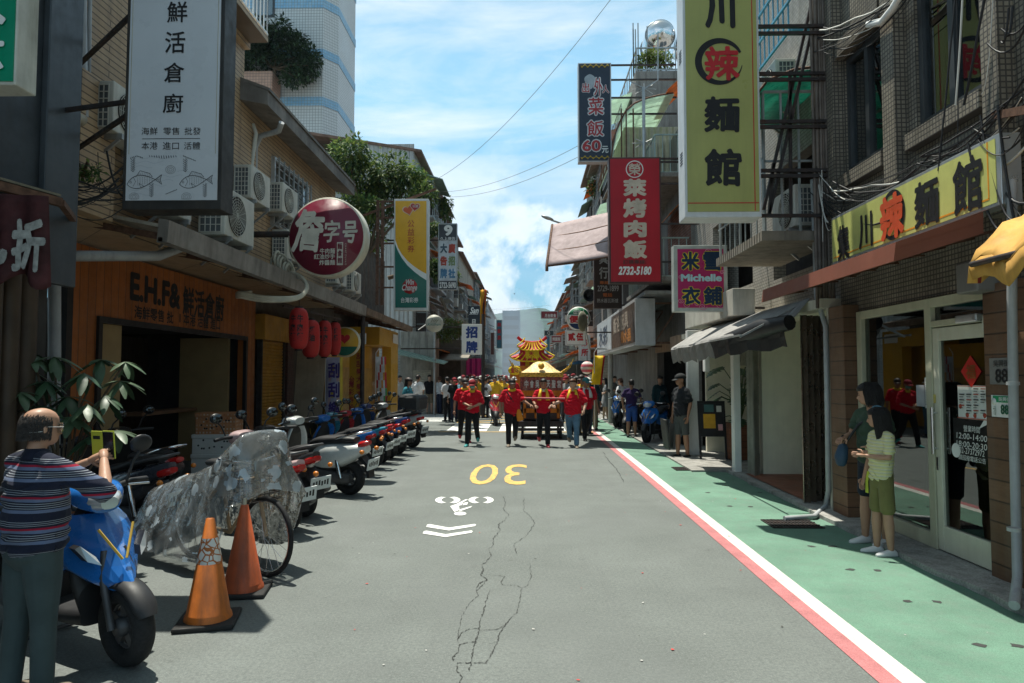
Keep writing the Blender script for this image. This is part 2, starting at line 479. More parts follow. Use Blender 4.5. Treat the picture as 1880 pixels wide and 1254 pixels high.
def rect_y(mb, x0, y0, x1, y1, Y, d=.02, m=0):
 a, b = at(x0, y1, Y), at(x1, y0, Y)
 return mb.box((a.x, Y, a.z), (b.x, Y + d, b.z), m)
def struct(mb, name, m, **k):
 o = mb.build(name, m, **k); o['kind'] = 'structure'; return o
# ================================================================== ground, road, walkway
g = MB().add([(-3000, -60, -.03), (3000, -60, -.03), (3000, 5000, -.03), (-3000, 5000, -.03)], [(0, 1, 2, 3)])
struct(g, 'ground', mat('far ground', (.2, .2, .19), .9, scale=.05))
def asphalt():
 m = mat('asphalt', (.156, .172, .163), .86, var=.13, scale=.9, bump=.35, bscale=260, fine=210, streak=0)
 nt = m.node_tree; L = nt.links; b = nt.nodes['Principled BSDF']
 src = b.inputs['Base Color'].links[0].from_socket
 tc = nd(nt, 'ShaderNodeTexCoord')
 def patch(sc, stretch, lo, hi, col, amt, cur):
  mp = nd(nt, 'ShaderNodeMapping'); mp.inputs['Scale'].default_value = stretch; L.new(tc.outputs['Object'], mp.inputs[0])
  n = nd(nt, 'ShaderNodeTexNoise'); n.inputs['Scale'].default_value = sc; n.inputs['Detail'].default_value = 6; n.inputs['Roughness'].default_value = .65
  L.new(mp.outputs[0], n.inputs['Vector'])
  r = nd(nt, 'ShaderNodeMapRange'); L.new(n.outputs['Fac'], r.inputs[0])
  for i, x in enumerate((lo, hi, 0, amt)): r.inputs[i + 1].default_value = x
  mx = nd(nt, 'ShaderNodeMix', data_type='RGBA'); L.new(r.outputs[0], mx.inputs[0]); L.new(cur, mx.inputs[6]); mx.inputs[7].default_value = col + (1,)
  return mx.outputs[2]
 c = patch(1.1, (1.6, .12, 1), .52, .75, (.115, .122, .12), .55, src)      # wheel tracks
 c = patch(.7, (1, .5, 1), .55, .8, (.24, .25, .247), .5, c)
 c = patch(38, (1, 1, 1), .42, .62, (.1, .108, .105), .6, c)
 c = patch(75, (1, 1, 1), .5, .7, (.27, .29, .28), .5, c)
 c = patch(.35, (1, 1, 1), .5, .56, (.14, .15, .147), .3, c)             # dusty patches
 c = patch(110, (1, 1, 1), .64, .74, (.5, .5, .49), .55, c)               # pale stones
 c = patch(5, (1, 1, 1), .62, .78, (.08, .083, .08), .6, c)                 # oil spots
 L.new(c, b.inputs['Base Color'])
 return m
def worn(name, col, amt, under=(.17, .18, .172)):
 m = mat(name, col, .75, var=.12, scale=5, fine=140)
 nt = m.node_tree; b = nt.nodes['Principled BSDF']; L = nt.links; src = b.inputs['Base Color'].links[0].from_socket
 tc = nd(nt, 'ShaderNodeTexCoord'); n = nd(nt, 'ShaderNodeTexNoise'); n.inputs['Scale'].default_value = 11; n.inputs['Detail'].default_value = 8; n.inputs['Roughness'].default_value = .75
 L.new(tc.outputs['Object'], n.inputs['Vector'])
 r = nd(nt, 'ShaderNodeMapRange'); L.new(n.outputs['Fac'], r.inputs[0]); r.inputs[1].default_value = amt; r.inputs[2].default_value = amt + .06
 mx = nd(nt, 'ShaderNodeMix', data_type='RGBA'); L.new(r.outputs[0], mx.inputs[0]); L.new(src, mx.inputs[6]); mx.inputs[7].default_value = under + (1,)
 L.new(mx.outputs[2], b.inputs['Base Color']); return m
XR = 1.925
road = MB()
ys = [-6 + i * 2 for i in range(80)]
for i, y in enumerate(ys):
 road.add([(-4.75, y, 0), (XR, y, 0)], [])
for i in range(len(ys) - 1): road.f.append([2 * i, 2 * i + 1, 2 * i + 3, 2 * i + 2]); road.m.append(0); road.sm.append(False)
struct(road, 'road', asphalt())
# side street on the left and the carriageway beyond the crossing
struct(MB().add([(-40, 24.6, -.006), (-4.75, 24.6, -.006), (-4.75, 29.6, -.006), (-40, 29.6, -.006)], [(0, 1, 2, 3)]), 'side_road', MATS['asphalt'])
M_GREEN = mat('green walkway paint', (.13, .245, .18), .75, var=.16, scale=1.3, bump=.2, bscale=180, fine=160, streak=.4, dirt=(.16, .19, .165))
gw = MB().add([(2.178, -4, .004), (3.47, -4, .004), (3.47, 11.9, .004), (2.178, 11.9, .004)], [(0, 1, 2, 3)])
gw.add([(2.178, 11.9, .004), (3.47, 11.9, .004), (2.86, 15.2, .004), (2.75, 60, .004), (2.178, 60, .004)], [(0, 1, 2, 3, 4)])
struct(gw, 'walkway', M_GREEN)
paintw = worn('white line paint', (.62, .61, .56), .64)
paintp = worn('pink line paint', (.45, .17, .175), .62, (.3, .2, .19))
struct(MB().add([(2.05, -4, .004), (2.178, -4, .004), (2.178, 70, .004), (2.05, 70, .004)], [(0, 1, 2, 3)]), 'white_line', paintw)
struct(MB().add([(XR, -4, .004), (2.05, -4, .004), (2.05, 70, .004), (XR, 70, .004)], [(0, 1, 2, 3)]), 'pink_line', paintp)
# concrete strip along the right-hand shops, raised a little, broken edge
ks = MB(); random.seed(3)
n = 60
edge = [(3.45 + random.uniform(-.035, .03), -4 + i * 16.0 / n) for i in range(n + 1)]
top = [(x, y, .05 + random.uniform(-.008, .008)) for x, y in edge]
for i in range(n):
 x, y, z = top[i]; x2, y2, z2 = top[i + 1]
 ks.add([(x, y, 0), (x2, y2, 0), (x2, y2, z2), (x, y, z), (4.0, y, .06), (4.0, y2, .06)], [(0, 3, 2, 1), (3, 4, 5, 2)])
struct(ks, 'kerb', M_CONC)
ks = MB().box((2.87, 12.0, -.02), (4.2, 21, .035)).box((3.3, 21, -.02), (4.4, 60, .05))
struct(ks, 'pavement', mat('grubby pavement', (.3, .29, .27), .85, scale=2, bump=.25, bscale=40, fine=70, streak=.5))
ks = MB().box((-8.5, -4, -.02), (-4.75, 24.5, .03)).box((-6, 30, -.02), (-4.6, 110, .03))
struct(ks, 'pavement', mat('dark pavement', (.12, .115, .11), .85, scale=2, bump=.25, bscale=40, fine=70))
struct(MB().add([(3.6, 9.05, .066), (7, 9.05, .066), (7, 11.4, .066), (3.6, 11.4, .066)], [(0, 1, 2, 3)]), 'entrance_floor', mat('terracotta floor', (.3, .11, .07), .6, tile=(.3, .3, .004, (.27, .1, .06), (.12, .08, .07), 0), scale=3))
# ---- painted markings
def gpoly(mb, pts, z=.005, m=0):
 q = [gr(*p) for p in pts]
 mb.add([(p.x, p.y, z) for p in q], [tuple(range(len(q)))], m); return mb
def gline(mb, pts, w, z=.005, m=0, grd=True):
 q = [gr(*p) for p in pts] if grd else [V(p) for p in pts]
 vs = []
 for i, p in enumerate(q):
  d = (q[min(i + 1, len(q) - 1)] - q[max(i - 1, 0)]); d.z = 0; d = d.normalized() if d.length else V((0, 1, 0))
  nrm = V((-d.y, d.x, 0)); ww = w[i] if isinstance(w, (list, tuple)) else w
  vs += [(p.x + nrm.x * ww / 2, p.y + nrm.y * ww / 2, z), (p.x - nrm.x * ww / 2, p.y - nrm.y * ww / 2, z)]
 mb.add(vs, [(2 * i, 2 * i + 1, 2 * i + 3, 2 * i + 2) for i in range(len(q) - 1)], m); return mb
k = MB()
a, b_ = gr(855, 890), gr(968, 853)
letters(k, '30', (0, 0, .005), (-1, 0, 0), (0, -1, 0), (.47, -(a.y + b_.y) / 2, .95, b_.y - a.y), bold=0, lift=0)
struct(k, 'speed_marking', worn('worn yellow road paint', (.66, .42, .12), .55), label=None)
k = MB()
def zc(x, y): return (740 + x / 2.89, 820 + y / 2.89)
for cx in (237, 414):
 for a0, a1 in ((-65, 65), (115, 245)):
  gline(k, [zc(cx + 50 * math.cos(R(t)), 285 - 17 * math.sin(R(t))) for t in range(a0, a1 + 1, 10)], .085)
gpoly(k, [zc(*p) for p in ((250, 318), (283, 306), (330, 282), (347, 281), (318, 297), (312, 312), (296, 316), (300, 338), (272, 348))])
gpoly(k, [zc(*p) for p in ((300, 335), (368, 316), (360, 324), (316, 340), (300, 345))])
gpoly(k, [zc(*p) for p in ((322, 300), (345, 296), (340, 310), (316, 313))])
gpoly(k, [zc(303 + 33 * math.cos(R(t)), 357 - 10 * math.sin(R(t))) for t in range(0, 360, 24)][::-1])
for y in (0, 35):
 sx = -18 if y else 0
 gpoly(k, [zc(x + sx, yy + y) for x, yy in ((128, 416), (142, 413), (243, 432), (380, 412), (388, 416), (382, 424), (243, 447), (122, 428))][::-1])
for i, p in enumerate(k.f): pass
struct(k, 'cycle_marking', worn('worn white road paint', (.74, .74, .72), .66))
k = MB()
for i in range(6): k.box((-2.42 + i * .8, 20.6, .004), (-2.0 + i * .8, 23.5, .006))
for i in range(5): k.box((-4.5, 24.9 + i * .95, .004), (-3.0, 25.35 + i * .95, .006))
struct(k, 'crossing_marking', MATS['worn white road paint'])
k = MB()
for a, b2 in (((-2.6, 20.3), (2.0, 20.3)), ((-2.4, 24.2), (1.9, 24.2)), ((-2.4, 29), (1.9, 29)), ((-2.4, 24.2), (1.9, 29)), ((1.9, 24.2), (-2.4, 29)), ((-2.4, 24.2), (-2.4, 29))):
 gline(k, [(a[0], a[1], 0), (b2[0], b2[1], 0)], .14, grd=False, z=.008)
struct(k, 'box_marking', MATS['worn yellow road paint'])
# ---- cracks
k = MB(); random.seed(11)
def crack(pts, w, wig=4.2):
 out = [pts[0]]
 for p, q in zip(pts, pts[1:]):
  n = max(2, int(math.dist(p, q) / 6))
  for i in range(1, n + 1):
   t = i / n; out.append((p[0] + (q[0] - p[0]) * t + random.uniform(-wig, wig) * (i < n), p[1] + (q[1] - p[1]) * t + random.uniform(-wig, wig) * .5 * (i < n)))
 gline(k, [zc(*p) for p in out], [w * .62 * random.choice((.12, .4, .7, 1, 1.5)) for _ in out], z=.004)
for pts, w in (([(530, 265), (545, 300), (530, 330), (560, 360), (540, 390), (505, 415), (515, 450), (480, 485), (480, 520), (455, 545), (468, 580), (440, 615), (418, 630), (425, 660), (412, 682), (445, 705), (400, 730), (388, 765), (400, 790)], .014),
               ([(460, 765), (440, 820), (425, 880), (405, 930), (405, 975), (385, 1035), (370, 1080), (365, 1130), (350, 1195)], .013), ([(412, 682), (470, 683), (540, 688), (520, 720), (530, 737), (605, 738), (630, 752), (620, 820), (605, 880), (575, 905), (545, 945), (500, 970), (405, 978)], .009),
               ([(640, 270), (640, 340), (680, 375), (698, 405), (680, 440), (640, 485), (590, 520), (600, 570)], .008), ([(672, 620), (680, 690), (660, 740), (630, 752)], .005), ([(385, 1035), (340, 1040), (298, 1055), (295, 1090), (262, 1120), (265, 1138)], .014),
               ([(405, 965), (350, 970), (310, 990), (290, 1020), (298, 1055)], .009), ([(545, 945), (510, 1000), (498, 1045), (460, 1120), (440, 1150), (290, 1150), (285, 1190), (315, 1225), (300, 1254)], .011), ([(498, 1038), (455, 1048)], .008), ([(450, 450), (512, 450)], .008),
               ([(400, 790), (350, 835), (310, 905), (300, 960), (290, 1020)], .006), ([(1060, 30), (1090, 75), (1130, 115), (1170, 190)], .02), ([(530, 265), (575, 262), (605, 265)], .006), ([(388, 765), (420, 740), (445, 705)], .012)):
 crack(pts, w)
struct(k, 'road_cracks', mat('crack filling', (.05, .052, .05), .9, var=.1))
# ---- drains in the walkway
def grate(px0, py0, px1, py1, label, n=14):
 a, b2 = gr(px0, py1), gr(px1, py0)
 cx, cy = (a.x + b2.x) / 2, (a.y + b2.y) / 2; w, d = .56, .42
 t = thing('drain_grate', label, 'drain', (cx, cy, .004), 'drains in the green walkway')
 MB().box((cx - w / 2, cy - d / 2, .005), (cx + w / 2, cy + d / 2, .009)).build('pit', mat('drain pit', (.015, .014, .013), .9, var=.2), t)
 m = MB()
 for i in range(n): m.box((cx - w / 2 + i * w / n, cy - d / 2, .009), (cx - w / 2 + (i + .35) * w / n, cy + d / 2, .016))
 for i in range(4): m.box((cx - w / 2, cy - d / 2 + i * (d - .02) / 3, .010), (cx + w / 2, cy - d / 2 + i * (d - .02) / 3 + .02, .018))
 m.build('grating', M_STEELD, t)
grate(1404, 952, 1500, 976, 'iron drain grate in the green walkway beside the wooden pillar')
grate(1238, 857, 1292, 867, 'iron drain grate in the green walkway by the man in black')
k = MB(); random.seed(5)
for x, y in ((1562, 1047), (1610, 1048), (1665, 1105), (1720, 1106), (1798, 1186), (1868, 1187), (1490, 1004), (1528, 1004), (1378, 931), (1340, 930), (1300, 905), (1395, 905), (1330, 892), (1420, 955)):
 c = gr(x, y); rr = .035
 k.add([(c.x + rr * 1.2 * math.cos(t) * random.uniform(.6, 1.2), c.y + rr * math.sin(t) * random.uniform(.6, 1.2), .0065) for t in (i * 2 * math.pi / 9 for i in range(9))], [tuple(range(9))])
struct(k, 'walkway_holes', MATS['crack filling'])
k = MB()
for i in range(90):
 x, y = random.uniform(-2.2, 3.4), random.uniform(3.2, 13); r_ = random.uniform(.006, .016)
 k.add([(x + r_ * math.cos(t) * random.uniform(.4, 1.2), y + r_ * math.sin(t) * random.uniform(.4, 1.2), .0068) for t in (i * 2 * math.pi / 6 for i in range(6))], [tuple(range(6))], random.choice((0, 0, 1, 2)))
o = k.build('litter', [mat('grey grit', (.45, .44, .42), .9), mat('red paper scrap', (.5, .06, .05), .8), mat('dark grit', (.06, .055, .05), .9)])
tag(o, 'tiny scraps of grit and firecracker paper strewn over the roadway', 'litter', kind='stuff')
# ---- hill at the end of the street
hl = MB(); nx, ny = 90, 14
prof = lambda x: 118 * math.exp(-((x + 95) / 170) ** 2) + 96 * math.exp(-((x - 60) / 120) ** 2) + 60 * math.exp(-((x - 330) / 210) ** 2) + 70 * math.exp(-((x + 420) / 190) ** 2)
for j in range(ny + 1):
 for i in range(nx + 1):
  x = -700 + i * 1400 / nx; f = math.sin(math.pi * j / ny / 1.6) if j < ny else 1
  hl.v.append(V((x, 1200 + j * 45, max(-2, prof(x) * f * (1 + .1 * noise.noise(V((x / 60, j / 3, 0))))) - 2)))
for j in range(ny):
 for i in range(nx): hl.f.append([j * (nx + 1) + i, j * (nx + 1) + i + 1, (j + 1) * (nx + 1) + i + 1, (j + 1) * (nx + 1) + i]); hl.m.append(0); hl.sm.append(True)
o = struct(hl, 'hill', mat('wooded hillside', (.022, .055, .035), .95, var=.6, scale=.05, bump=1, bscale=.12))
# ================================================================== generic builders
M_ACBODY = mat('air conditioner casing', (.56, .55, .5), .5, var=.1, streak=.45, dirt=(.22, .18, .13))
M_GRILLE = mat('grille mesh', (.1, .11, .12), .6, var=.2)
def ac_unit(loc, face, label, group, s=1.0, cat='air conditioner'):
 """outdoor unit; face=+1 blows towards +X (left-hand buildings), -1 towards -X. loc = middle of the back edge underneath"""
 L_, D, H = .82 * s, .32 * s, .58 * s
 t = thing('air_conditioner', label, cat, loc, group)
 x, y, z = loc
 fx = x + face * D
 MB().box((x + face * .02, y - L_ / 2, z + .03), (fx, y + L_ / 2, z + H)).build('casing', M_ACBODY, t, bevel=.012)
 cy = y - L_ * .12; cz = z + H * .52
 m = MB()
 m.lathe([(.0, 0), (H * .4, 0), (H * .4, .012 * face)], (fx + face * .002, cy, cz), 28, 1, 'x')
 for i in range(7): m.torus((fx + face * .02, cy, cz), H * (.06 + i * .056), .004, 'x', 24, 5)
 for i in range(8):
  a = math.pi * i / 8; dy, dz = math.cos(a) * H * .4, math.sin(a) * H * .4
  m.tube([(fx + face * .017, cy - dy, cz - dz), (fx + face * .017, cy + dy, cz + dz)], .003, 5)
 m.build('fan_grille', [M_ACBODY, M_DARKIN], t)
 m = MB().box((x + face * .05, y - L_ / 2 - .006, z + .07), (x + face * (D - .05), y - L_ / 2 - .002, z + H - .05), 1)
 for i in range(5): xx = x + face * (.05 + (D - .1) * i / 4); m.box((xx - .005, y - L_ / 2 - .016, z + .06), (xx + .005, y - L_ / 2 - .006, z + H - .04))
 for i in range(7): zz = z + .07 + (H - .12) * i / 6; m.box((x + face * .05, y - L_ / 2 - .018, zz - .005), (x + face * (D - .05), y - L_ / 2 - .008, zz + .005))
 m.build('side_grille', [M_ACBODY, M_GRILLE], t)
 for yy in (y - L_ * .35, y + L_ * .35):
  m = MB().box((x, yy - .02, z - .03), (fx + face * .04, yy + .02, z + .03)); m.bar((x, yy, z - .3 * s), (fx, yy, z - .03), .03)
  m.build('bracket', M_GALV, t)
 return t
def pipe(pts, r, name, mname, label, cat='pipe', group=None, clips=0):
 t = MB().tube(pts, r, 10)
 for i in range(clips):
  a = V(pts[0]).lerp(V(pts[-1]), (i + .5) / clips); t.tube([a - V((0, 0, .012)), a + V((0, 0, .012))], r * 1.25, 10)
 return t.base(name, mname, label, cat, group)
def cable(pts, r, label, m=None, group=None, n=6):
 return MB().tube(pts, r, n).base('cable', m or M_CABLE, label, 'cable', group)
def lantern(loc, h, r, label, group, txt='牛肉麵'):
 t = thing('paper_lantern', label, 'lantern', loc, group)
 x, y, z = loc
 prof = []
 N_ = 22
 for i in range(N_ + 1):
  u = i / N_; e = 1 - abs(2 * u - 1) ** 3.2
  prof.append((r * (.45 + .55 * e ** .5) * (1 + .018 * (i % 2)), z + h * u))
 m = MB().lathe(prof, (x, y, 0), 28)
 m.build('shade', mat('red lantern paper', (.42, .02, .018), .55, var=.1), t, smooth=True)
 m = MB()
 for i, c in enumerate(txt):
  for side, off in ((0, -.3), (1, .45)):
   vs, fs = text_mesh(c, .03, 2)
   out = []
   for p in vs:
    a = -math.pi / 2 + off + (p.x - .5) * .62; zz = z + h * (.74 - i * .22) + (p.y - .4) * h * .2
    u = (zz - z) / h; e = 1 - abs(2 * u - 1) ** 3.2; rr = r * (.45 + .55 * max(e, 0) ** .5) * 1.03 + .003
    out.append((x + rr * math.cos(a), y + rr * math.sin(a), zz))
   m.add(out, fs)
 m.build('lettering', M_INK, t)
 m = MB().lathe([(r * .42, z + h), (r * .42, z + h + .03), (r * .3, z + h + .03)], (x, y, 0), 16).lathe([(r * .42, z), (r * .42, z - .03), (r * .3, z - .03)], (x, y, 0), 16)
 m.tube([(x, y, z + h + .03), (x, y, z + h + .2)], .006, 5); m.build('end_cap', M_INK, t)
 return t
# ------------------------------------------------------------------ dark building nearest on the left
b = thing('dark_building', 'dark corrugated metal fronted building at the near left edge', 'building', (-5, 3, 0))
m = MB().box((-8, .4, 2.55), (-4.3, 6.25, 7.2))
for i in range(13):
 y = 1.0 + i * .34
 m.box((-4.3, y, 2.55), (-4.24, y + .19, 7.2))
m.build('metal_cladding', mat('dark blue cladding', (.052, .062, .072), .5, .3, var=.15, streak=.3), b)
MB().box((-4.3, 5.85, 2.5), (-4.235, 6.3, 7.2)).build('corner_trim', mat('dark corner sheet', (.075, .085, .095), .45, .3, var=.12, streak=.3, dirt=(.03, .03, .03)), b, bevel=.01)
m = MB()
for i in range(20):
 y = 2.0 + i * .2
 m.tube([(-4.32, y, 0), (-4.32, y, 2.55)], .08, 8)
m.build('wall', mat('brown corrugated sheet', (.07, .045, .028), .6, var=.35, scale=2, streak=.6), b)
MB().box((-8, .4, 0), (-4.36, 6.1, 2.54)).build('lower_wall', M_DARKIN, b)
t = thing('old_awning', 'weathered timber and steel awning frame above the maroon banner', 'awning', (-4.0, 5.1, 2.6))
m = MB()
pa, pb = at(-60, 325, 5.0), at(112, 372, 5.6)
m.bar(pa, pb, .05, .07); m.bar(pb, (pb.x - .3, 6.2, pb.z), .05); m.bar(pa + V((-.5, .2, .1)), pb + V((-.6, .3, .12)), .05, .07)
for i in range(4): q = pa.lerp(pb, i / 3); m.bar(q, q + V((-.55, .25, .1)), .04)
m.build('frame', M_RUST, t)
MB().prism([pa + V((0, 0, .05)), pb + V((0, 0, .05)), pb + V((-.6, .3, .17)), pa + V((-.5, .2, .17))], (0, 0, .02)).build('sheet', mat('dirty awning sheet', (.2, .18, .13), .7, streak=.6), t)
# maroon hanging banner with white brush strokes
t = thing('banner', 'torn maroon cloth banner with white brush characters hanging at the left edge', 'banner', at(20, 525, 5.2))
Yb = 5.2
n_, k_ = 22, 10
m = MB()
for j in range(k_ + 1):
 for i in range(n_ + 1):
  px = -90 + 178 * i / n_; py = 352 + (px + 90) * .045 + j / k_ * (150 + 14 * math.sin(i * .7) + (px + 90) * .06)
  p = at(px, py, Yb); p.y += .035 * math.sin(i * .9) * (.3 + j / k_); m.v.append(p)
for j in range(k_):
 for i in range(n_): m.f.append([j * (n_ + 1) + i, (j + 1) * (n_ + 1) + i, (j + 1) * (n_ + 1) + i + 1, j * (n_ + 1) + i + 1]); m.m.append(0); m.sm.append(True)
m.build('cloth', mat('maroon cloth', (.07, .02, .022), .8, var=.35, scale=6, streak=.3, dirt=(.02, .01, .01)), t, solid=.006)
m = MB()
txt_y(m, '九', -62, 398, 16, 486, Yb - .06, bold=.05, rough=.06); txt_y(m, '折', 20, 404, 84, 498, Yb - .06, bold=.045, rough=.06)
m.build('lettering', mat('dirty white brush paint', (.4, .4, .38), .7, var=.3, scale=20), t)
# green sign, top left corner
t = thing('hanging_sign', 'bright green lightbox sign with white strokes cut by the top left corner', 'sign', at(0, 160, 3.6))
Yg = 3.6
m = MB(); rect_y(m, -120, -160, 40, 157, Yg, .16); m.build('cabinet', mat('sign edge white', (.5, .5, .45), .5, streak=.6, dirt=(.12, .1, .04)), t, bevel=.008)
m = MB(); rect_y(m, -114, -150, 34, 150, Yg - .006, .006); m.build('face_panel', mat('green sign face', (.0, .24, .13), .35, var=.12, streak=.3, dirt=(.02, .12, .05), coat=.3), t)
m = MB(); txt_y(m, '大', -74, -52, 15, 47, Yg - .012, bold=.03); txt_y(m, '六', -74, 56, 10, 130, Yg - .012, bold=.03); m.build('lettering', M_WHL, t)
m = MB(); p = at(-100, 60, Yg)
for dz in (-.25, .25): m.bar((p.x, Yg + .08, p.z + dz), (-4.25, Yg + .08, p.z + dz), .04)
m.build('bracket', M_STEELD, t)
# ------------------------------------------------------------------ beige tiled building with the shops
M_BEIGE = mat('beige strip tiles', (.45, .315, .19), .6, tile=(2.4, .075, .008, (.40, .27, .16), (.13, .09, .06), .5), var=.14, scale=.9, streak=.45, dirt=(.14, .1, .07))
XW = -4.8
b = thing('tiled_building', 'two storey beige strip tiled building over the left hand shops', 'building', (-6, 10, 0))
m = MB().box((-9, 6.45, 3.36), (XW, 11.3, 7.4)).box((-9, 11.3, 3.36), (XW, 16.9, 6.35))
m.build('wall', M_BEIGE, b)
m = MB().box((XW - .02, 6.9, 3.4), (XW + .16, 7.5, 4.9)); m.build('pilaster', M_BEIGE, b)
# eaves of the lower, further half
e0, e1, ez = 11.15, 16.95, 6.33
m = MB().prism([(XW, e0, ez - .02), (-4.33, e0, ez - .12), (-4.33, e0, ez + .12), (XW, e0, ez + .3)], (0, e1 - e0, 0))
m.prism([(XW, e0, ez + .3), (-4.3, e0, ez + .12), (-4.3, e0, ez + .17), (XW, e0, ez + .36), (-7, e0, ez + 1.0), (-7, e0, ez + .9)], (0, e1 - e0, 0))
m.build('eaves', mat('weathered grey board', (.2, .18, .165), .8, var=.3, scale=2, streak=.5), b)
m = MB().box((-4.85, 6.3, 7.25), (-4.72, 11.34, 7.5)); m.build('cornice', M_BEIGE, b)
# barred window
y0, y1 = wl(500, 300, XW).y, wl(560, 350, XW).y
z0, z1 = 4.55, 5.75
w = MB().box((XW - .1, y0, z0), (XW + .02, y1, z1), 0).build('window', M_DARKIN, b)
m = MB()
for a_ in ((y0, y1, z0 - .06, z0), (y0, y1, z1, z1 + .06), (y0 - .06, y0, z0 - .06, z1 + .06), (y1, y1 + .06, z0 - .06, z1 + .06)): m.box((XW + .0, a_[0], a_[2]), (XW + .07, a_[1], a_[3]))
m.build('frame', M_ALU, w)
MB().box((XW + .025, y0, z0), (XW + .03, y1, z1)).build('pane', M_GLASSD, w)
m = MB()
for i in range(9): z = z0 + (z1 - z0) * i / 8; m.box((XW + .1, y0 - .05, z - .008), (XW + .12, y1 + .05, z + .008))
for i in range(8): y = y0 + (y1 - y0) * i / 7; m.box((XW + .12, y - .012, z0 - .05), (XW + .145, y + .012, z1 + .05))
m.build('window_grille', M_GALV, w)
w = MB().box((XW - .1, 15.35, 4.6), (XW + .02, 16.2, 5.5), 0).build('window', M_DARKIN, b)
m = MB()
for i in range(6): m.box((XW + .03, 15.35, 4.65 + i * .15), (XW + .05, 16.2, 4.67 + i * .15))
m.build('window_grille', M_GALV, w)
# balcony with white rails near the top left of the tall half
m = MB().box((XW, 9.6, 7.35), (-4.4, 11.3, 7.45))
m.build('balcony_floor', M_BEIGE, b)
m = MB()
for i in range(12): m.tube([(-4.42, 9.65 + i * .15, 7.45), (-4.42, 9.65 + i * .15, 8.25)], .011, 6)
m.bar((-4.42, 9.62, 8.25), (-4.42, 11.32, 8.25), .04); m.bar((-4.42, 9.62, 7.5), (-4.42, 11.32, 7.5), .03)
for i in range(4): m.tube([(-4.78 + i * .12, 11.3, 7.45), (-4.78 + i * .12, 11.3, 8.25)], .011, 6)
m.bar((-4.8, 11.3, 8.25), (-4.42, 11.3, 8.25), .04)
m.build('railing', mat('white rail', (.72, .75, .76), .4, var=.05), b)
# shop canopy
t = thing('shop_canopy', 'long weathered sheet metal canopy with gutter over the left hand shops', 'canopy', (-4.6, 12, 3.0))
XC = -4.02
def canopy(y0, y1, zt, h, name='gutter'):
 m = MB().prism([(XC - .12, y0, zt - h), (XC, y0, zt - h), (XC + .02, y0, zt), (XC - .1, y0, zt + .02)], (0, y1 - y0, 0)); return m
canopy(7.5, 17.0, 3.42, .25).build('gutter', mat('stained metal gutter', (.27, .25, .23), .55, .3, var=.25, scale=2.5, streak=.65, dirt=(.1, .085, .075)), t)
m = MB().prism([(XC - .1, 7.5, 3.34), (XC - .1, 7.5, 3.38), (-5.5, 7.5, 3.66), (-5.5, 7.5, 3.62)], (0, 9.5, 0)); m.build('roof_sheet', mat('pale roof sheet', (.36, .33, .28), .7, var=.2, streak=.6, wave=(.09, 'y')), t)
m = MB()
for y in (7.6, 9.5, 11.4, 13.3, 15.2, 16.9): m.bar((XC - .1, y, 3.25), (-5.5, y, 3.5), .05, .07)
m.bar((-4.1, 7.5, 3.2), (-4.1, 17, 3.2), .05)
m.build('frame', M_RUST, t)
t = thing('shop_canopy', 'rusty lower canopy with broken edge beyond the round maroon sign', 'canopy', (-4.6, 20, 3.0))
canopy(17.05, 24, 3.38, .16).build('gutter', mat('rusted gutter', (.2, .14, .1), .7, .2, var=.35, scale=3, streak=.7, dirt=(.12, .05, .03)), t)
m = MB().prism([(XC - .1, 17.05, 3.34), (XC - .1, 17.05, 3.37), (-5.5, 17.05, 3.66), (-5.5, 17.05, 3.63)], (0, 6.9, 0)); m.build('roof_sheet', mat('rusty roof sheet', (.22, .17, .13), .75, var=.3, streak=.7, wave=(.09, 'y')), t)
m = MB()
for y in (17.3, 19.4, 21.5, 23.6): m.bar((XC - .1, y, 3.22), (-5.5, y, 3.5), .05, .07)
m.build('frame', M_RUST, t)
MB().tube([(-4.1, 17.02, 0), (-4.1, 17.02, 3.3)], .055, 10).base('canopy_post', M_STEELD, 'black steel post holding the canopy before the yellow shop', 'post')
# ------------------------------------------------------------------ seafood shop
XS = -5.5
t = thing('shopfront', 'orange brown timber shopfront with dark recessed entrance and black lettering', 'shopfront', (-6, 11, 0))
M_ORW = mat('orange stained timber', (.44, .135, .03), .5, planks=(.16, 'u', (.06, .02, .01)), var=.12, coat=.15)
ya, yb_, za, zb = wl(133, 500, XS).y, 13.72, 2.44, 3.14
yo0, yo1 = wl(181, 600, XS).y, wl(450, 620, XS).y
m = MB().box((XS - .14, ya, zb - .75), (XS, yb_, 3.3)).box((XS - .14, ya, 0), (XS, yo0, zb - .75)).box((XS - .14, yo1, 0), (XS, yb_, zb - .75))
m.build('timber_front', M_ORW, t)
m = MB().box((XS - .02, yo0 - .05, 2.36), (XS + .04, yo1 + .05, 2.44)).box((XS - .02, yo0 - .05, 0), (XS + .04, yo0 + .03, 2.36)).box((XS - .02, yo1 - .03, 0), (XS + .04, yo1 + .05, 2.36))
m.box((XS - .05, ya - .12, 0), (XS + .03, ya - .01, 3.35)).build('trim', M_BLACK, t)
m = MB().box((-8.4, yo0 - .6, 0), (-8.3, yo1 + .6, 2.6)).box((-8.3, yo0 - .7, 0), (XS - .14, yo0 - .6, 2.6)).box((-8.3, yo1 + .3, 0), (XS - .14, yo1 + .4, 2.6)).box((-8.3, yo0 - .6, 2.5), (XS - .14, yo1 + .3, 2.6))
m.build('recess', M_DARKIN, t)
m = MB().box((-6.75, yo1 - .06, .0), (XS - .3, yo1 + .02, 2.4)); m.build('side_panel', mat('ochre wall panel', (.36, .25, .12), .6, var=.08), t)
m = MB().box((XS - .12, yo0 + .05, .05), (XS - .07, yo0 + .62, 2.36)); m.build('side_panel', MATS['ochre wall panel'], t)
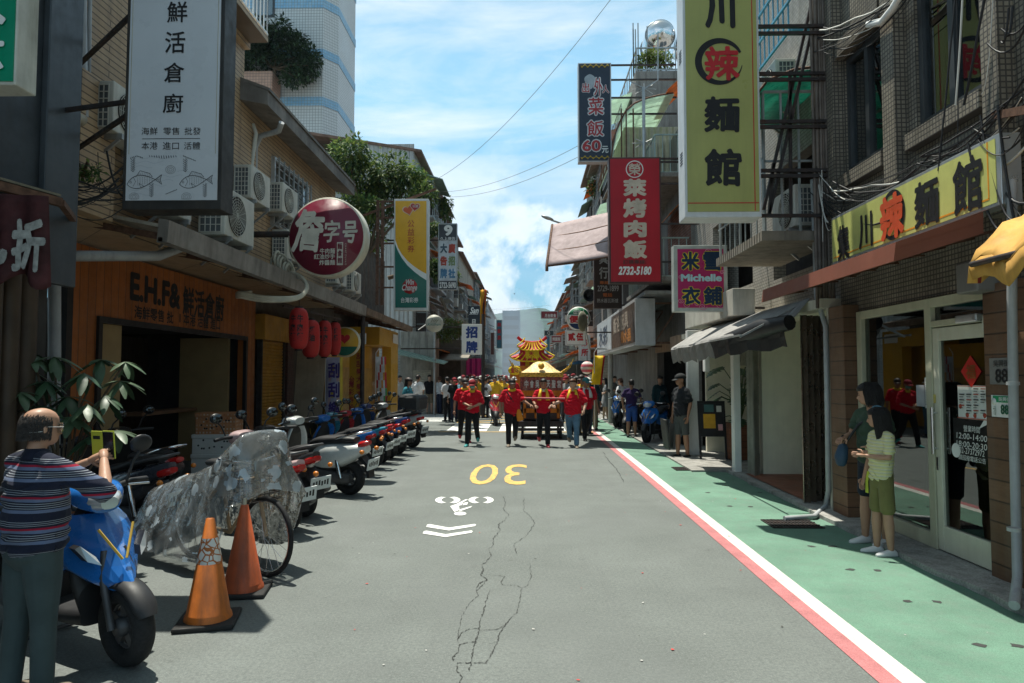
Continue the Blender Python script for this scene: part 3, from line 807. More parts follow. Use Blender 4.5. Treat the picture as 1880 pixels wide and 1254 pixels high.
# inner door with lit shelves behind
xd = -7.4
d = MB().box((xd - .05, 10.0, .05), (xd, 13.2, 2.4)).build('inner_wall', mat('dark stained timber', (.035, .022, .016), .55, planks=(.12, 'u', (.01, .008, .006)), var=.2), t)
dd = MB()
yd0, yd1 = wl(283, 700, xd).y, wl(328, 700, xd).y
zd0, zd1 = 1.25, 2.15
for i in range(4): y = yd0 + (yd1 - yd0) * i / 3; dd.box((xd + .01, y - .02, zd0), (xd + .05, y + .02, zd1))
for i in range(4): z = zd0 + (zd1 - zd0) * i / 3; dd.box((xd + .01, yd0, z - .015), (xd + .045, yd1, z + .015))
dd.build('door_grid', M_BLACK, t)
dd = MB(); random.seed(21)
for i in range(3):
 for j in range(6): dd.box((xd + .003, yd0 + (yd1 - yd0) * (i + random.uniform(.1, .3)) / 3, zd0 + (zd1 - zd0) * j / 6), (xd + .008, yd0 + (yd1 - yd0) * (i + random.uniform(.5, .95)) / 3, zd0 + (zd1 - zd0) * (j + .8) / 6), random.randrange(5))
dd.build('door_display', [mat('display red', (.3, .04, .03)), mat('display blue', (.12, .2, .33)), mat('display white', (.5, .5, .48)), mat('display brown', (.12, .07, .04)), M_DARKIN], t)
m = MB().box((-6.7, 11.2, 1.0), (-6.35, 13.1, 1.06)); m.build('counter', mat('brown counter', (.2, .11, .06), .5), t)
m = MB()
txt_x(m, 'E.H.F&', 238, 510, 331, 560, XS, bold=.045); txt_x(m, '鮮活倉廚', 335, 533, 411, 584, XS, bold=.028)
txt_x(m, '海鮮零售 批', 246, 566, 318, 590, XS, bold=.02); txt_x(m, '|', 329, 576, 331, 592, XS, bold=.03); txt_x(m, '本港 活體 進口', 336, 579, 404, 602, XS, bold=.02)
m.build('lettering', M_INK, t)
# boxes beside the entrance
def box_thing(name, px, py, w, d, h, z, Y, mt, label, rot=0, holes=0):
 c = at(px, 700, Y); t = thing(name, label, 'box', (c.x, Y, z)); M = Matrix.Translation((c.x, Y, z)) @ Matrix.Rotation(rot, 4, 'Z')
 MB().box((-w / 2, -d / 2, 0), (w / 2, d / 2, h * .84), 0, M).build('carton', mt, t, bevel=.01)
 MB().box((-w / 2 - .012, -d / 2 - .012, h * .8), (w / 2 + .012, d / 2 + .012, h), 0, M).build('lid', mt, t, bevel=.012)
 if holes:
  m = MB(); random.seed(4)
  for i in range(9): x, zz = random.uniform(-w * .4, w * .4), random.uniform(.08, h * .75); m.lathe([(.0, 0), (.016, 0), (.016, -.004), (0, -.004)], (0, 0, 0), 10, 0, 'y', M @ Matrix.Translation((x, -d / 2 - .001, zz)))
  m.build('vent_hole', M_BLACK, t)
 return t
M_FOAM = mat('white foam', (.7, .7, .67), .8, var=.05, bump=.1, bscale=120)
M_GING = mat('gingham print', (.62, .55, .45), .8, tile=(.06, .06, .018, (.42, .12, .03), (.5, .22, .1), 0), var=.1)
box_thing('foam_box', 404, 820, .72, .45, .34, .02, 11.6, M_FOAM, 'white foam box at the bottom of the stack by the seafood shop')
box_thing('foam_box', 403, 800, .7, .43, .33, .36, 11.6, M_FOAM, 'white foam box with dark holes under the orange gingham carton', .05, 1)
box_thing('gingham_carton', 405, 770, .66, .4, .36, .69, 11.6, M_GING, 'orange and white gingham carton with holes on top of the foam boxes', .09, 1)
# ------------------------------------------------------------------ next shops along
t = thing('roller_shutter', 'closed ochre yellow roller shutter beside the seafood shop', 'shutter', (-5.5, 14.6, 0))
m = MB(); ys0, ys1 = 14.0, 15.25
for i in range(34):
 z = .03 + i * .07
 m.prism([(XS, ys0, z), (XS + .022, ys0, z + .02), (XS + .022, ys0, z + .05), (XS, ys0, z + .07)], (0, ys1 - ys0, 0))
m.build('slats', mat('ochre shutter', (.50, .25, .035), .5, var=.15, scale=3, streak=.4, dirt=(.2, .1, .02)), t)
m = MB().box((XS - .1, ys0 - .06, 2.42), (XS + .12, ys1 + .3, 2.95)); m.build('shutter_box', MATS['ochre shutter'], t, bevel=.015)
m = MB().box((XS - .05, ys0 - .06, 0), (XS + .06, ys0, 2.42)).box((XS - .05, ys1, 0), (XS + .06, ys1 + .06, 2.42)); m.build('guide_rail', M_STEELD, t)
t = thing('shop_building', 'dim ground floor units behind the shutter and lanterns', 'building', (-6, 17, 0))
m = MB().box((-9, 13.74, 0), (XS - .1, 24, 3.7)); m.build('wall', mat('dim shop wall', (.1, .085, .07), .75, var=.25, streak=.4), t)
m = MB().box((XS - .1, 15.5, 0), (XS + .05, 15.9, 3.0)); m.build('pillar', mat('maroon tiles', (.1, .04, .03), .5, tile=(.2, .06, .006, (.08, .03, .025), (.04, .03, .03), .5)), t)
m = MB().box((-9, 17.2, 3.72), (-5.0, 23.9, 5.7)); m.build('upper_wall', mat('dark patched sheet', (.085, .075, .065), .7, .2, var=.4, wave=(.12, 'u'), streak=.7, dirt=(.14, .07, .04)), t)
c_ = at(565, 700, 15.6)
t = MB().box((-.33, -.015, 0), (.33, .015, 1.75), 0, Matrix.Translation((c_.x, 15.6, .6)) @ Matrix.Rotation(R(3), 4, 'Y'))
t.base('plywood_board', mat('bare plywood', (.36, .29, .21), .75, var=.2, scale=2.2, streak=.3), 'tall bare plywood board leaning beneath the red lanterns', 'board')
for px, py0, py1, Yl, wpx, lab, tx in ((548, 566, 641, 11.9, 33, 'frontmost red paper lantern with black characters under the canopy', '牛肉麵'), (570, 588, 656, 13.1, 31, 'second red paper lantern, half behind the frontmost one', '紅油'),
                           (595, 589, 655, 14.2, 25, 'third red paper lantern from the street camera, between two others', '牛肉麵'), (614, 592, 652, 15.2, 22, 'farthest small red paper lantern in the row of four', '炸醬')):
 p = at(px, py1, Yl); h = at(px, py0, Yl).z - p.z
 lantern((p.x, Yl, p.z), h, wpx / 2 * Yl / F * 1.06, lab, 'red lanterns under the canopy', tx)
m = MB().bar(at(520, 562, 11.9), at(625, 586, 15.3), .035); m.base('lantern_rail', M_STEELD, 'dark rail from which the red lanterns hang', 'rail')
# yellow lottery shop
M_YS = mat('yellow shop panel', (.56, .3, .02), .45, var=.1, scale=2, coat=.15)
t = thing('lottery_shop', 'bright yellow lottery shopfront with red vertical lettering', 'shopfront', (-5.2, 19, 0))
Yq = 17.4
m = MB(); rect_y(m, 640, 600, 668, 790, Yq, .1); m.box((-5.2, 20.6, 2.6), (-4.45, 23.6, 3.15)).box((-4.75, 22.4, 0), (-4.45, 23.6, 2.6)).box((-5.2, 17.5, 0), (-5.1, 23.6, 2.6))
m.build('facade', M_YS, t)
m = MB(); txt_y(m, '台', 641, 690, 651, 706, Yq - .02, bold=.02)
for i, c in enumerate('灣彩券投注站'): txt_y(m, c, 631 + 9, 700 + i * 14, 641 + 9, 712 + i * 14, Yq - .02, bold=.02)
for i, c in enumerate('刮刮樂大樂透'): txt_y(m, c, 654, 648 + i * 14, 665, 660 + i * 14, Yq - .02, bold=.02)
m.build('lettering', mat('dark red lettering', (.3, .03, .03), .5), t)
m = MB(); rect_y(m, 660, 612, 672, 632, Yq - .03, .02); m.build('notice', M_WHL, t)
m = MB().box((-4.43, 22.6, 2.75), (-4.42, 23.4, 3.05)); m.build('notice', M_WHL, t)
m = MB().box((-5.09, 18, .2), (-5.0, 22, 1.9)); m.build('counter', mat('ochre brown panel', (.42, .24, .06), .5, var=.2), t)
# round lottery sign
t = thing('round_sign', 'round yellow sign with a red heart behind the lanterns', 'sign', at(640, 655, 16.2))
p = at(634, 628, 16.6); r_ = .37
m = MB().lathe([(.0, -.06), (r_, -.06), (r_, .06), (0, .06)], p, 36, 0, 'y'); m.build('cabinet', mat('pale rim', (.65, .6, .45), .4), t)
m = MB().lathe([(.0, -.064), (r_ * .92, -.064), (r_ * .92, -.06)], p, 36, 0, 'y'); m.build('face_panel', M_YS, t)
m = MB()
heart = [(16 * math.sin(a) ** 3 / 17, (13 * math.cos(a) - 5 * math.cos(2 * a) - 2 * math.cos(3 * a) - math.cos(4 * a)) / 17) for a in (2 * math.pi * i / 40 for i in range(40))]
def heart_poly(mb, c, s, Y, m=0, rot=0):
 q = [(c[0] + s * (x * math.cos(rot) - y * math.sin(rot)), Y, c[1] + s * (x * math.sin(rot) + y * math.cos(rot))) for x, y in heart]
 mb.add(q, [tuple(range(len(q)))[::-1]], m)
heart_poly(m, (p.x, p.z + .08), .14, p.y - .068, 0)
m.add([(p.x + r_ * .9 * math.cos(a), p.y - .067, p.z + r_ * .9 * math.sin(a)) for a in (R(200) + R(140) * i / 16 for i in range(17))], [tuple(range(17))], 1)
m.build('emblem', [M_REDL, mat('dark green paint', (.02, .12, .08), .5)], t)
# flags in front of the yellow shop
def flag(px0, px1, py0, py1, Y, cols, label, txt, tm, lean=0):
 t = thing('feather_flag', label, 'flag', gr((px0 + px1) / 2, 760) if 0 else V((at(px0, 700, Y).x, Y, 0)), None)
 a, b2 = at(px0, py0, Y), at(px1, py1, Y); m = MB(); n = 6
 for j in range(9):
  for i in range(n + 1):
   u = i / n; w = j / 8; m.v.append(V((a.x + (b2.x - a.x) * u + lean * w, Y + .03 * math.sin(u * 5 + w * 4), a.z + (b2.z - a.z) * w)))
 for j in range(8):
  for i in range(n): k = j * (n + 1) + i; m.f.append([k, k + n + 1, k + n + 2, k + 1]); m.m.append((j * 7 + i * 3) % len(cols) if len(cols) > 2 and (i + j) % 3 == 0 else (0 if i < n - 1 else 1)); m.sm.append(True)
 m.build('cloth', cols, t, solid=.005)
 MB().tube([(a.x, Y, 0), (a.x, Y, a.z + .1), (a.x + .1, Y, a.z + .25)], .012, 6).build('pole', M_WHL, t)
 m = MB()
 for i, c in enumerate(txt): yy = py0 + (py1 - py0) * (.08 + i * .9 / len(txt)); txt_y(m, c, px0 + 4, yy, px1 - 4, yy + (py1 - py0) * .72 / len(txt), Y - .05, bold=.03)
 if txt: m.build('lettering', tm, t)
 return t
flag(598, 628, 656, 775, 16.0, [mat('lavender cloth', (.5, .47, .62), .7), mat('yellow cloth', (.7, .5, .06), .7), mat('peach cloth', (.6, .4, .38), .7)], 'lavender and yellow feather flag with dark purple characters', '刮刮樂', mat('purple lettering', (.06, .03, .2), .6))
flag(690, 708, 655, 770, 19.5, [mat('white cloth', (.68, .68, .7), .7), mat('red cloth', (.6, .05, .05), .7), mat('orange cloth', (.7, .3, .04), .7), mat('green cloth', (.1, .35, .12), .7)], 'white feather flag with bright coloured shapes before the yellow shop', '', None, .05)
# ------------------------------------------------------------------ pipes of the left building
pipe([at(148, -120, 7.0), at(150, 120, 7.0), at(152, 215, 7.0)], .055, 'drain_pipe', M_PVC, 'grey drain pipe down the beige wall beside the big white sign')
pipe([at(152, 222, 6.9), at(108, 196, 6.6), at(96, 202, 6.5), at(92, 240, 6.5), at(76, 345, 6.5), at(70, 430, 6.5)], .06, 'drain_pipe', mat('cream pipe', (.42, .38, .3), .5, streak=.5), 'cream elbow pipe against the dark blue corner')
pipe([at(330, 455, 8.6), at(290, 470, 7.9), at(110, 470, 7.0), at(100, 480, 7.0), at(100, 640, 7.0), at(98, 860, 7.0)], .06, 'drain_pipe', M_PVC, 'grey pipe turning down from the gutter at the timber shop', clips=0)
pipe([at(166, -60, 7.1), at(164, 60, 7.1), at(163, 140, 7.1), at(170, 180, 7.2)], .022, 'conduit', M_PVC, 'thin grey conduit beside the drain pipe at the left wall')
pipe([at(517, 225, 11.5), at(512, 240, 11.6), at(478, 250, 11.9), at(468, 270, 11.9), at(466, 380, 11.9)], .05, 'drain_pipe', M_PVC, 'grey downpipe bending under the wooden eaves')
pipe([at(464, 228, 11.7), at(470, 245, 11.7), at(462, 300, 11.7), at(466, 340, 11.7), at(478, 358, 11.7)], .035, 'conduit', mat('pale flexible hose', (.5, .48, .42), .5), 'pale flexible hose feeding the air conditioner by the eaves')
t = MB().lathe([(.0, 0), (.03, .0), (.04, .1), (.1, .13), (.105, .34), (.09, .37), (0, .37)], at(125, 268, 6.75), 16)
t.base('meter_can', mat('grey plastic cover', (.17, .155, .14), .6, streak=.4), 'grey plastic cable cover fixed to the beige wall', 'junction box')
# ------------------------------------------------------------------ air conditioners
G_AC = 'air conditioners on the left building'
def wallat(px, py, X, dy=0): p = wl(px, py, X); return (X, p.y + dy, p.z)
ac_unit(wallat(497, 397, XW, .15), 1, 'white air conditioner beside the barred window under the eaves', G_AC)
ac_unit(wallat(440, 375, XW, .1), 1, 'upper air conditioner half hidden by the white signboard edge', G_AC, 1.0)
ac_unit((-4.62, 9.9, 3.62), 1, 'large air conditioner on the canopy right of the white signboard', G_AC, 1.25)
ac_unit((-4.75, 8.35, 3.66), 1, 'air conditioner on the canopy directly below the white signboard', G_AC, 1.1)
ac_unit(wallat(504, 480, XW, .2), 1, 'air conditioner low behind the round maroon sign', G_AC, 1.0)
ac_unit(wallat(186, 262, XW, .1), 1, 'air conditioner on the beige wall left of the white signboard', G_AC, 1.0)
ac_unit((-4.55, 15.6, 3.72), 1, 'air conditioner on the canopy below the right edge of the maroon sign', G_AC, .95)
ac_unit((-4.55, 17.0, 3.72), 1, 'farther air conditioner on the canopy next to the yellow green sign frame', G_AC, .95)
# coiled hose bundle on the canopy edge
m = MB()
for i in range(9):
 p = at(510 + i * 2.5, 478 + i * 3, 12.0); m.torus(p, .16 - .012 * (i % 4), .022, 'y' if i % 2 else 'x', 20, 7)
for i in range(3):
 pts = [at(535, 500 + i * 3, 12), at(556, 508 + i * 2, 11.7), at(566 + i, 528, 11.4), at(550, 548 + i * 2, 11.2), at(480, 546 + i * 4, 11.0), at(440, 536 + i * 4, 10.8), at(432, 540 + i * 3, 10.9), at(470, 534 + i * 2, 11.4)]
 sm = []
 for a_, b2 in zip(pts, pts[1:]): sm += [a_.lerp(b2, k / 4) for k in range(4)]
 for _ in range(3): sm = [sm[0]] + [(sm[i - 1] + sm[i] * 2 + sm[i + 1]) / 4 for i in range(1, len(sm) - 1)] + [sm[-1]]
 m.tube(sm, .03, 8)
m.base('hose_bundle', mat('cream wrapped hose', (.5, .46, .37), .6, var=.2), 'bundle of cream wrapped hoses looped over the canopy edge', 'hose')
# ------------------------------------------------------------------ big white seafood signboard
Y = 5.75
t = thing('signboard', 'tall white signboard with black characters and line drawn fish', 'sign', at(315, 380, Y))
a, c = at(226, 385, Y), at(416, 0, Y)
zt = at(300, -48, Y).z
ax, cx_ = at(228, 380, Y).x, at(401, 380, Y).x
w_ = cx_ - ax
m = MB().box((ax - .02, Y, a.z), (cx_ + .02, Y + .24, zt)); m.build('cabinet', mat('black sign cabinet', (.03, .028, .027), .5, var=.3, streak=.35, dirt=(.09, .07, .05)), t, bevel=.006)
z_lo = at(300, 368, Y).z; z_f = at(300, 283, Y).z
m = MB().box((ax + .012, Y - .006, z_lo), (cx_ - .012, Y, zt - .03)); m.build('face_panel', mat('white sign face', (.56, .58, .62), .3, var=.05, scale=1.5, coat=.2), t)
m = MB()
for x in (ax + .03, cx_ - .035): m.box((x, Y - .0085, z_f), (x + .005, Y - .006, zt - .1))
m.build('border_line', mat('beige line', (.42, .38, .3), .5), t)
m = MB()
for ch, y0, y1, cxp in (('鮮', 3, 42, 326), ('活', 58, 98, 322), ('倉', 115, 152, 320), ('廚', 172, 208, 318)): txt_y(m, ch, cxp - 19, y0, cxp + 19, y1, Y - .006, bold=.012)
for s_, x0 in (('海鮮', 260), ('零售', 300), ('批發', 339)): txt_y(m, s_, x0, 234, x0 + 30, 248, Y - .006, bold=.0)
for s_, x0 in (('本港', 260), ('進口', 299), ('活體', 338)): txt_y(m, s_, x0, 261, x0 + 30, 275, Y - .006, bold=.0)
p, q = at(262, 255.5, Y), at(368, 255.5, Y); m.box((p.x, Y - .009, p.z - .002), (q.x, Y - .006, p.z + .002))
m.build('lettering', M_INK, t)
m = MB()
def strk(pts, w=.0035, mi=0):
 P_ = [at(px, py, Y) for px, py in pts]
 for a_, b2 in zip(P_, P_[1:]):
  d = (b2 - a_); 
  if d.length < 1e-6: continue
  n_ = V((-d.z, 0, d.x)).normalized() * w / 2
  m.add([V((q.x, Y - .0085, q.z)) for q in (a_ + n_, b2 + n_, b2 - n_, a_ - n_)], [(0, 1, 2, 3)], mi)
def fish(cx, cy, s):
 body = [(cx + s * (-28 + 52 * u), cy + s * (-13 * math.sin(math.pi * u ** .75)) + s * (5 - 9 * u)) for u in (i / 12 for i in range(13))]
 low = [(cx + s * (-28 + 52 * u), cy + s * (11 * math.sin(math.pi * u ** .8)) + s * (5 - 9 * u)) for u in (i / 12 for i in range(13))]
 strk(body, .005); strk(low, .005)
 strk([(cx + 24 * s, cy - 4 * s), (cx + 36 * s, cy - 13 * s), (cx + 33 * s, cy - 4 * s), (cx + 36 * s, cy + 5 * s), (cx + 24 * s, cy - 4 * s)], .004)
 for i in range(5): strk([(cx + s * (25 + i), cy - s * 4), (cx + s * 35, cy + s * (-11 + 4 * i))], .0015)
 strk([(cx - 12 * s, cy - 8 * s), (cx - 4 * s, cy - 20 * s), (cx + 14 * s, cy - 15 * s), (cx + 18 * s, cy - 9 * s)], .004)
 for i in range(7): strk([(cx + s * (-8 + 3.4 * i), cy - 9 * s), (cx + s * (-5 + 3.2 * i), cy - 17 * s)], .0015)
 strk([(cx - 16 * s, cy - 8 * s), (cx - 12 * s, cy), (cx - 17 * s, cy + 9 * s)], .003)
 strk([(cx - 6 * s, cy + 3 * s), (cx + 4 * s, cy + 9 * s), (cx - 2 * s, cy + 11 * s), (cx - 6 * s, cy + 3 * s)], .003)
 for i in range(4):
  for j in range(7): x, y = cx + s * (-9 + 4.4 * j), cy + s * (-6 + 3.6 * i - j * .6); strk([(x, y - 1.5 * s), (x + 1.4 * s, y), (x, y + 1.5 * s)], .0018)
 strk([(cx - s * 21 + s * 1.8 * math.cos(t_), cy + s * 1 + s * 1.8 * math.sin(t_)) for t_ in (i * .7 for i in range(10))], .003)
fish(262, 334, 1.0); fish(357, 334, .95); 
fish(301, 283, .85) if False else None
for cx, cy in ((314, 312), (247, 362), (343, 362)):
 for r_ in (3, 6, 9): strk([(cx + r_ * math.cos(i * .45), min(cy + r_ * math.sin(i * .45) * .85, 366)) for i in range(15)], .0022)
random.seed(8)
for i in range(9):
 x0 = 236 + random.random() * 90; y0 = 290 + i * 8.4
 strk([(x0 + k * 6, y0 + 2.2 * math.sin(k * 1.1 + i)) for k in range(int(6 + random.random() * 6))], .0016, 1)
for bx, by in ((245, 316), (341, 316), (279, 362), (377, 362)):
 strk([(bx, by), (bx + 1, by - 26)], .0025)
 for k in range(6): strk([(bx, by - 4 * k), (bx - 4, by - 4 * k - 4)], .004); strk([(bx, by - 4 * k), (bx + 4, by - 4 * k - 5)], .004)
for k in range(8): strk([(240 + k * 3, 286 + abs(k - 4)), (242 + k * 3, 288 + abs(k - 4))], .006); strk([(337 + k * 3, 286 + k * 1.2), (339 + k * 3, 288 + k * 1.2)], .006); strk([(305 + k * 2.7, 357 - k * 1.1), (307 + k * 2.7, 356 - k * 1.1)], .006)
for i in range(12): strk([(275 + i * 4.4, 286), (276 + i * 4.4, 292 - abs(i - 6) * .6)], .006)
m.build('fish_drawing', [mat('grey ink', (.05, .055, .065), .5), mat('pale blue ink', (.3, .36, .42), .5)], t)
for py in (18, 182, 200):
 p = at(232, py, Y + .1); MB().box((XW, Y + 1.2, p.z - .015), (p.x, Y + 1.24, p.z + .025)).build('bracket', M_STEELD, t) if 0 else MB().bar((p.x + .05, Y + .14, p.z), (XW - .05, Y + 1.3 if py != 182 else Y + .5, p.z), .035).build('bracket', M_STEELD, t)
# ------------------------------------------------------------------ round maroon noodle sign
Y = 11.6
c = at(599, 435, Y); r_ = 75 * Y / F
t = thing('round_sign', 'large round maroon sign with white brush characters', 'sign', (c.x, Y, c.z - r_))
RZ = Matrix.Translation(c) @ Matrix.Rotation(R(-5), 4, 'Z') @ Matrix.Translation(-c)
MB().lathe([(0, -.0), (r_ * .985, 0), (r_, .02), (r_, .26), (r_ * .98, .28), (0, .28)], c, 64, 0, 'y').xf(RZ).build('cabinet', mat('cream rim', (.6, .57, .47), .4, var=.1, streak=.3), t)
MB().lathe([(0, -.012), (r_ * .95, -.012), (r_ * .95, 0)], c, 64, 0, 'y').xf(RZ).build('face_panel', mat('maroon sign face', (.17, .012, .035), .35, var=.06, coat=.25), t)
m = MB(); D = Y - .016
txt_y(m, '詹', 533, 384, 597, 462, D, bold=.03, shear=.18, rough=.05); txt_y(m, '字', 594, 405, 626, 446, D, bold=.02, shear=.15, rough=.05); txt_y(m, '号', 630, 407, 658, 447, D, bold=.03, shear=.12, rough=.05)
txt_y(m, '牛肉麵', 587, 456, 616, 466, D, bold=.02); txt_y(m, '紅油炒手', 576, 466, 616, 476, D, bold=.02); txt_y(m, '炸醬麵', 586, 477, 616, 487, D, bold=.02)
rect_y(m, 619, 445, 631, 487, D - .002, .002)
for i, ch in enumerate('CHANTZUHAO'):
 vs, fs = text_mesh(ch, .01, 2); cc = at(635.5, 447 + i * 4.1, D); m.add([(cc.x + p.y * .04 - .01, D - .003, cc.z - p.x * .04) for p in vs], [f[::-1] for f in fs])
m.xf(RZ).build('lettering', mat('cream lettering', (.62, .58, .5), .5), t)
m = MB()
for i, ch in enumerate('麵食館'): txt_y(m, ch, 620.5, 447 + i * 13, 629.5, 458 + i * 13, D - .006, bold=.02)
m.xf(RZ).build('lettering', MATS['maroon sign face'], t)
p = at(528, 428, Y); MB().tube([(XW, Y + .1, p.z), (p.x + .1, Y + .1, p.z)], .055, 10).build('bracket', M_STEELD, t)
# ------------------------------------------------------------------ yellow and green lottery signboard
Y = 16.5
t = thing('signboard', 'tall yellow and dark green lottery signboard with two hearts', 'sign', at(755, 570, Y))
m = MB(); rect_y(m, 722, 365, 787, 570, Y, .22); m.build('cabinet', mat('pale sign edge', (.6, .61, .6), .4, var=.08, streak=.25), t, bevel=.008)
m = MB(); D = Y - .008
def yp(pts): return [tuple(V((at(px, py, Y).x, D, at(px, py, Y).z))) for px, py in pts]
curve = [(726, 441), (731, 455), (738, 467), (748, 479), (760, 489), (772, 497), (783, 503)]
m.add(yp([(726, 369), (783, 369)] + curve[::-1]), [tuple(range(9))[::-1]], 0)
cv2 = [(x - (1 if x < 730 else 0), y + 6 + (x - 726) * .1) for x, y in curve]
m.add(yp(cv2 + [(783, 565), (726, 565)]), [tuple(range(9))[::-1]], 1)
m.add(yp(curve + cv2[::-1]), [tuple(range(14))[::-1]], 2)
m.build('face_panel', [mat('amber sign face', (.72, .37, .012), .35, var=.05, coat=.2), mat('teal sign face', (.006, .13, .105), .35, var=.05, coat=.2), M_WHL], t)
m = MB()
for i, ch in enumerate('公益彩券'): txt_y(m, ch, 748, 404 + i * 15.4, 761, 417 + i * 15.4, D - .002, bold=.004)
h1, h2 = at(750, 386, Y), at(762, 380, Y)
heart_poly(m, (h1.x, h1.z), .155, D - .003, 3, .25); heart_poly(m, (h1.x, h1.z), .13, D - .005, 1, .25); heart_poly(m, (h2.x, h2.z), .135, D - .007, 3, -.1); heart_poly(m, (h2.x, h2.z), .112, D - .009, 0, -.1)
txt_y(m, '公益', 757, 376, 768, 381, D - .009, 2, bold=.02)
p = at(752.5, 526, Y); m.lathe([(0, -.012), (.185, -.012), (.185, 0)], (p.x, Y - .002, p.z), 10, 0, 'y')
txt_y(m, 'Win', 745, 513, 760, 523, D - .009, 2, bold=.03, shear=.3); txt_y(m, 'Change', 738, 522, 766, 537, D - .009, 2, bold=.02, shear=.3)
txt_y(m, '台灣彩券', 736, 546, 768, 556, D - .002, 2, bold=.02)
m.build('lettering', [mat('deep red lettering', (.4, .02, .025), .5), mat('orange red heart', (.6, .11, .04), .5), mat('pale lettering', (.62, .62, .6), .5), mat('cream outline', (.62, .5, .38), .5)], t)
for px in (694, 703): q = at(px, 368, Y + .1); MB().box((q.x - .035, Y + .06, 3.4), (q.x + .035, Y + .13, q.z)).build('bracket_post', M_RUST, t)
m = MB()
for py in (370, 400, 447, 490, 528): q = at(692, py, Y + .1); q2 = at(725, py, Y + .1); m.bar((q.x, Y + .1, q.z), (q2.x, Y + .1, q.z), .04)
m.bar(at(655, 400, Y + .1), at(800, 347, Y + .12), .05)
m.build('bracket', M_RUST, t)
# ------------------------------------------------------------------ further signs on the left
Y = 23.0
t = thing('signboard', 'tall grey and white signboard with a big 9 and coloured squares', 'sign', at(820, 532, Y))
m = MB(); rect_y(m, 804, 410, 839, 532, Y, .2); m.build('cabinet', M_GALV, t)
m = MB(); rect_y(m, 806, 412, 838, 441, Y - .01, .01, 0); rect_y(m, 806, 442, 838, 515, Y - .01, .01, 1); rect_y(m, 806, 516, 838, 531, Y - .01, .01, 0); m.build('face_panel', [mat('charcoal sign face', (.05, .055, .065), .4), mat('pale sign face', (.5, .54, .58), .4)], t)
m = MB(); txt_y(m, '9', 815, 413, 831, 433, Y - .012, 0, bold=.05); txt_y(m, '久上廣告', 808, 435, 836, 441, Y - .012, 0, bold=.01); txt_y(m, '2722-5690', 807, 518, 837, 529, Y - .012, 0, bold=.03)
for i, (ch, k) in enumerate((('大', 1), ('廣', 2), ('告', 2), ('招', 3), ('牌', 4), ('社', 4))): x = 808 + (i % 2) * 15; y = 447 + (i // 2) * 23; txt_y(m, ch, x, y, x + 13, y + 18, Y - .014, k, bold=.06)
m.build('lettering', [M_WHL, mat('slate lettering', (.06, .1, .14)), mat('brick red lettering', (.4, .07, .05)), mat('dull green lettering', (.2, .27, .14)), mat('dull blue lettering', (.08, .2, .34))], t)
m = MB(); q = at(804, 440, Y); m.bar((q.x, Y + .1, q.z), (-4.9, Y + .1, q.z), .05); m.build('bracket', M_STEELD, t)
Y = 26.5
t = thing('signboard', 'white signboard reading two large blue characters', 'sign', at(866, 653, Y))
m = MB(); rect_y(m, 847.5, 595, 884.5, 651, Y, .22); m.build('cabinet', M_WHITE, t, bevel=.008)
m = MB(); txt_y(m, '招', 855, 599, 877, 621, Y - .004, bold=.05); txt_y(m, '牌', 855, 626, 877, 648, Y - .004, bold=.05); m.build('lettering', M_BLUEL, t)
m = MB()
for py in (600, 640): q = at(848, py, Y); m.bar((q.x, Y + .1, q.z), (-4.9, Y + .1, q.z), .05)
m.build('bracket', M_STEELD, t)
q = at(887, 600, Y + .4); MB().tube([(q.x, Y + .4, 0), (q.x, Y + .4, 4.1)], .07, 10).base('utility_post', M_STEELD, 'dark post rising beside the white sign with blue characters', 'post')
Y = 30.0
t = thing('signboard', 'narrow black signboard with white script above the blue and white sign', 'sign', at(870, 595, Y))
m = MB(); rect_y(m, 860, 562, 881, 612, Y, .2); m.build('cabinet', mat('blue black sign face', (.02, .028, .038), .4), t)
m = MB(); txt_y(m, 'San', 863, 564, 879, 576, Y - .004, bold=.03, shear=.3); txt_y(m, '日', 867, 586, 873, 594, Y - .004, bold=.03); m.box((at(863, 0, Y).x, Y - .004, at(0, 579, Y).z), (at(879, 0, Y).x, Y, at(0, 578.4, Y).z)); m.build('lettering', M_WHL, t)
Y = 25.0
c = at(797.5, 594, Y); r_ = 16 * Y / F
t = thing('round_sign', 'small round white sign with thin script beside the wires', 'sign', (c.x, Y, c.z - r_))
MB().lathe([(0, -.08), (r_, -.08), (r_, .08), (0, .08)], c, 32, 0, 'y').build('cabinet', mat('ivory sign face', (.6, .6, .52), .45, streak=.2), t)
m = MB(); txt_y(m, 'Joy', 790, 585, 806, 592, Y - .085, bold=.0, shear=.2); txt_y(m, 'Kitchen', 785, 593, 809, 598, Y - .085, 1, bold=0, shear=.2); m.build('lettering', [mat('olive ink', (.2, .2, .12)), mat('teal ink', (.05, .22, .22))], t)
m = MB().bar((c.x - r_ * .8, Y, c.z), at(768, 606, Y - .5), .03); m.build('bracket', M_GALV, t)
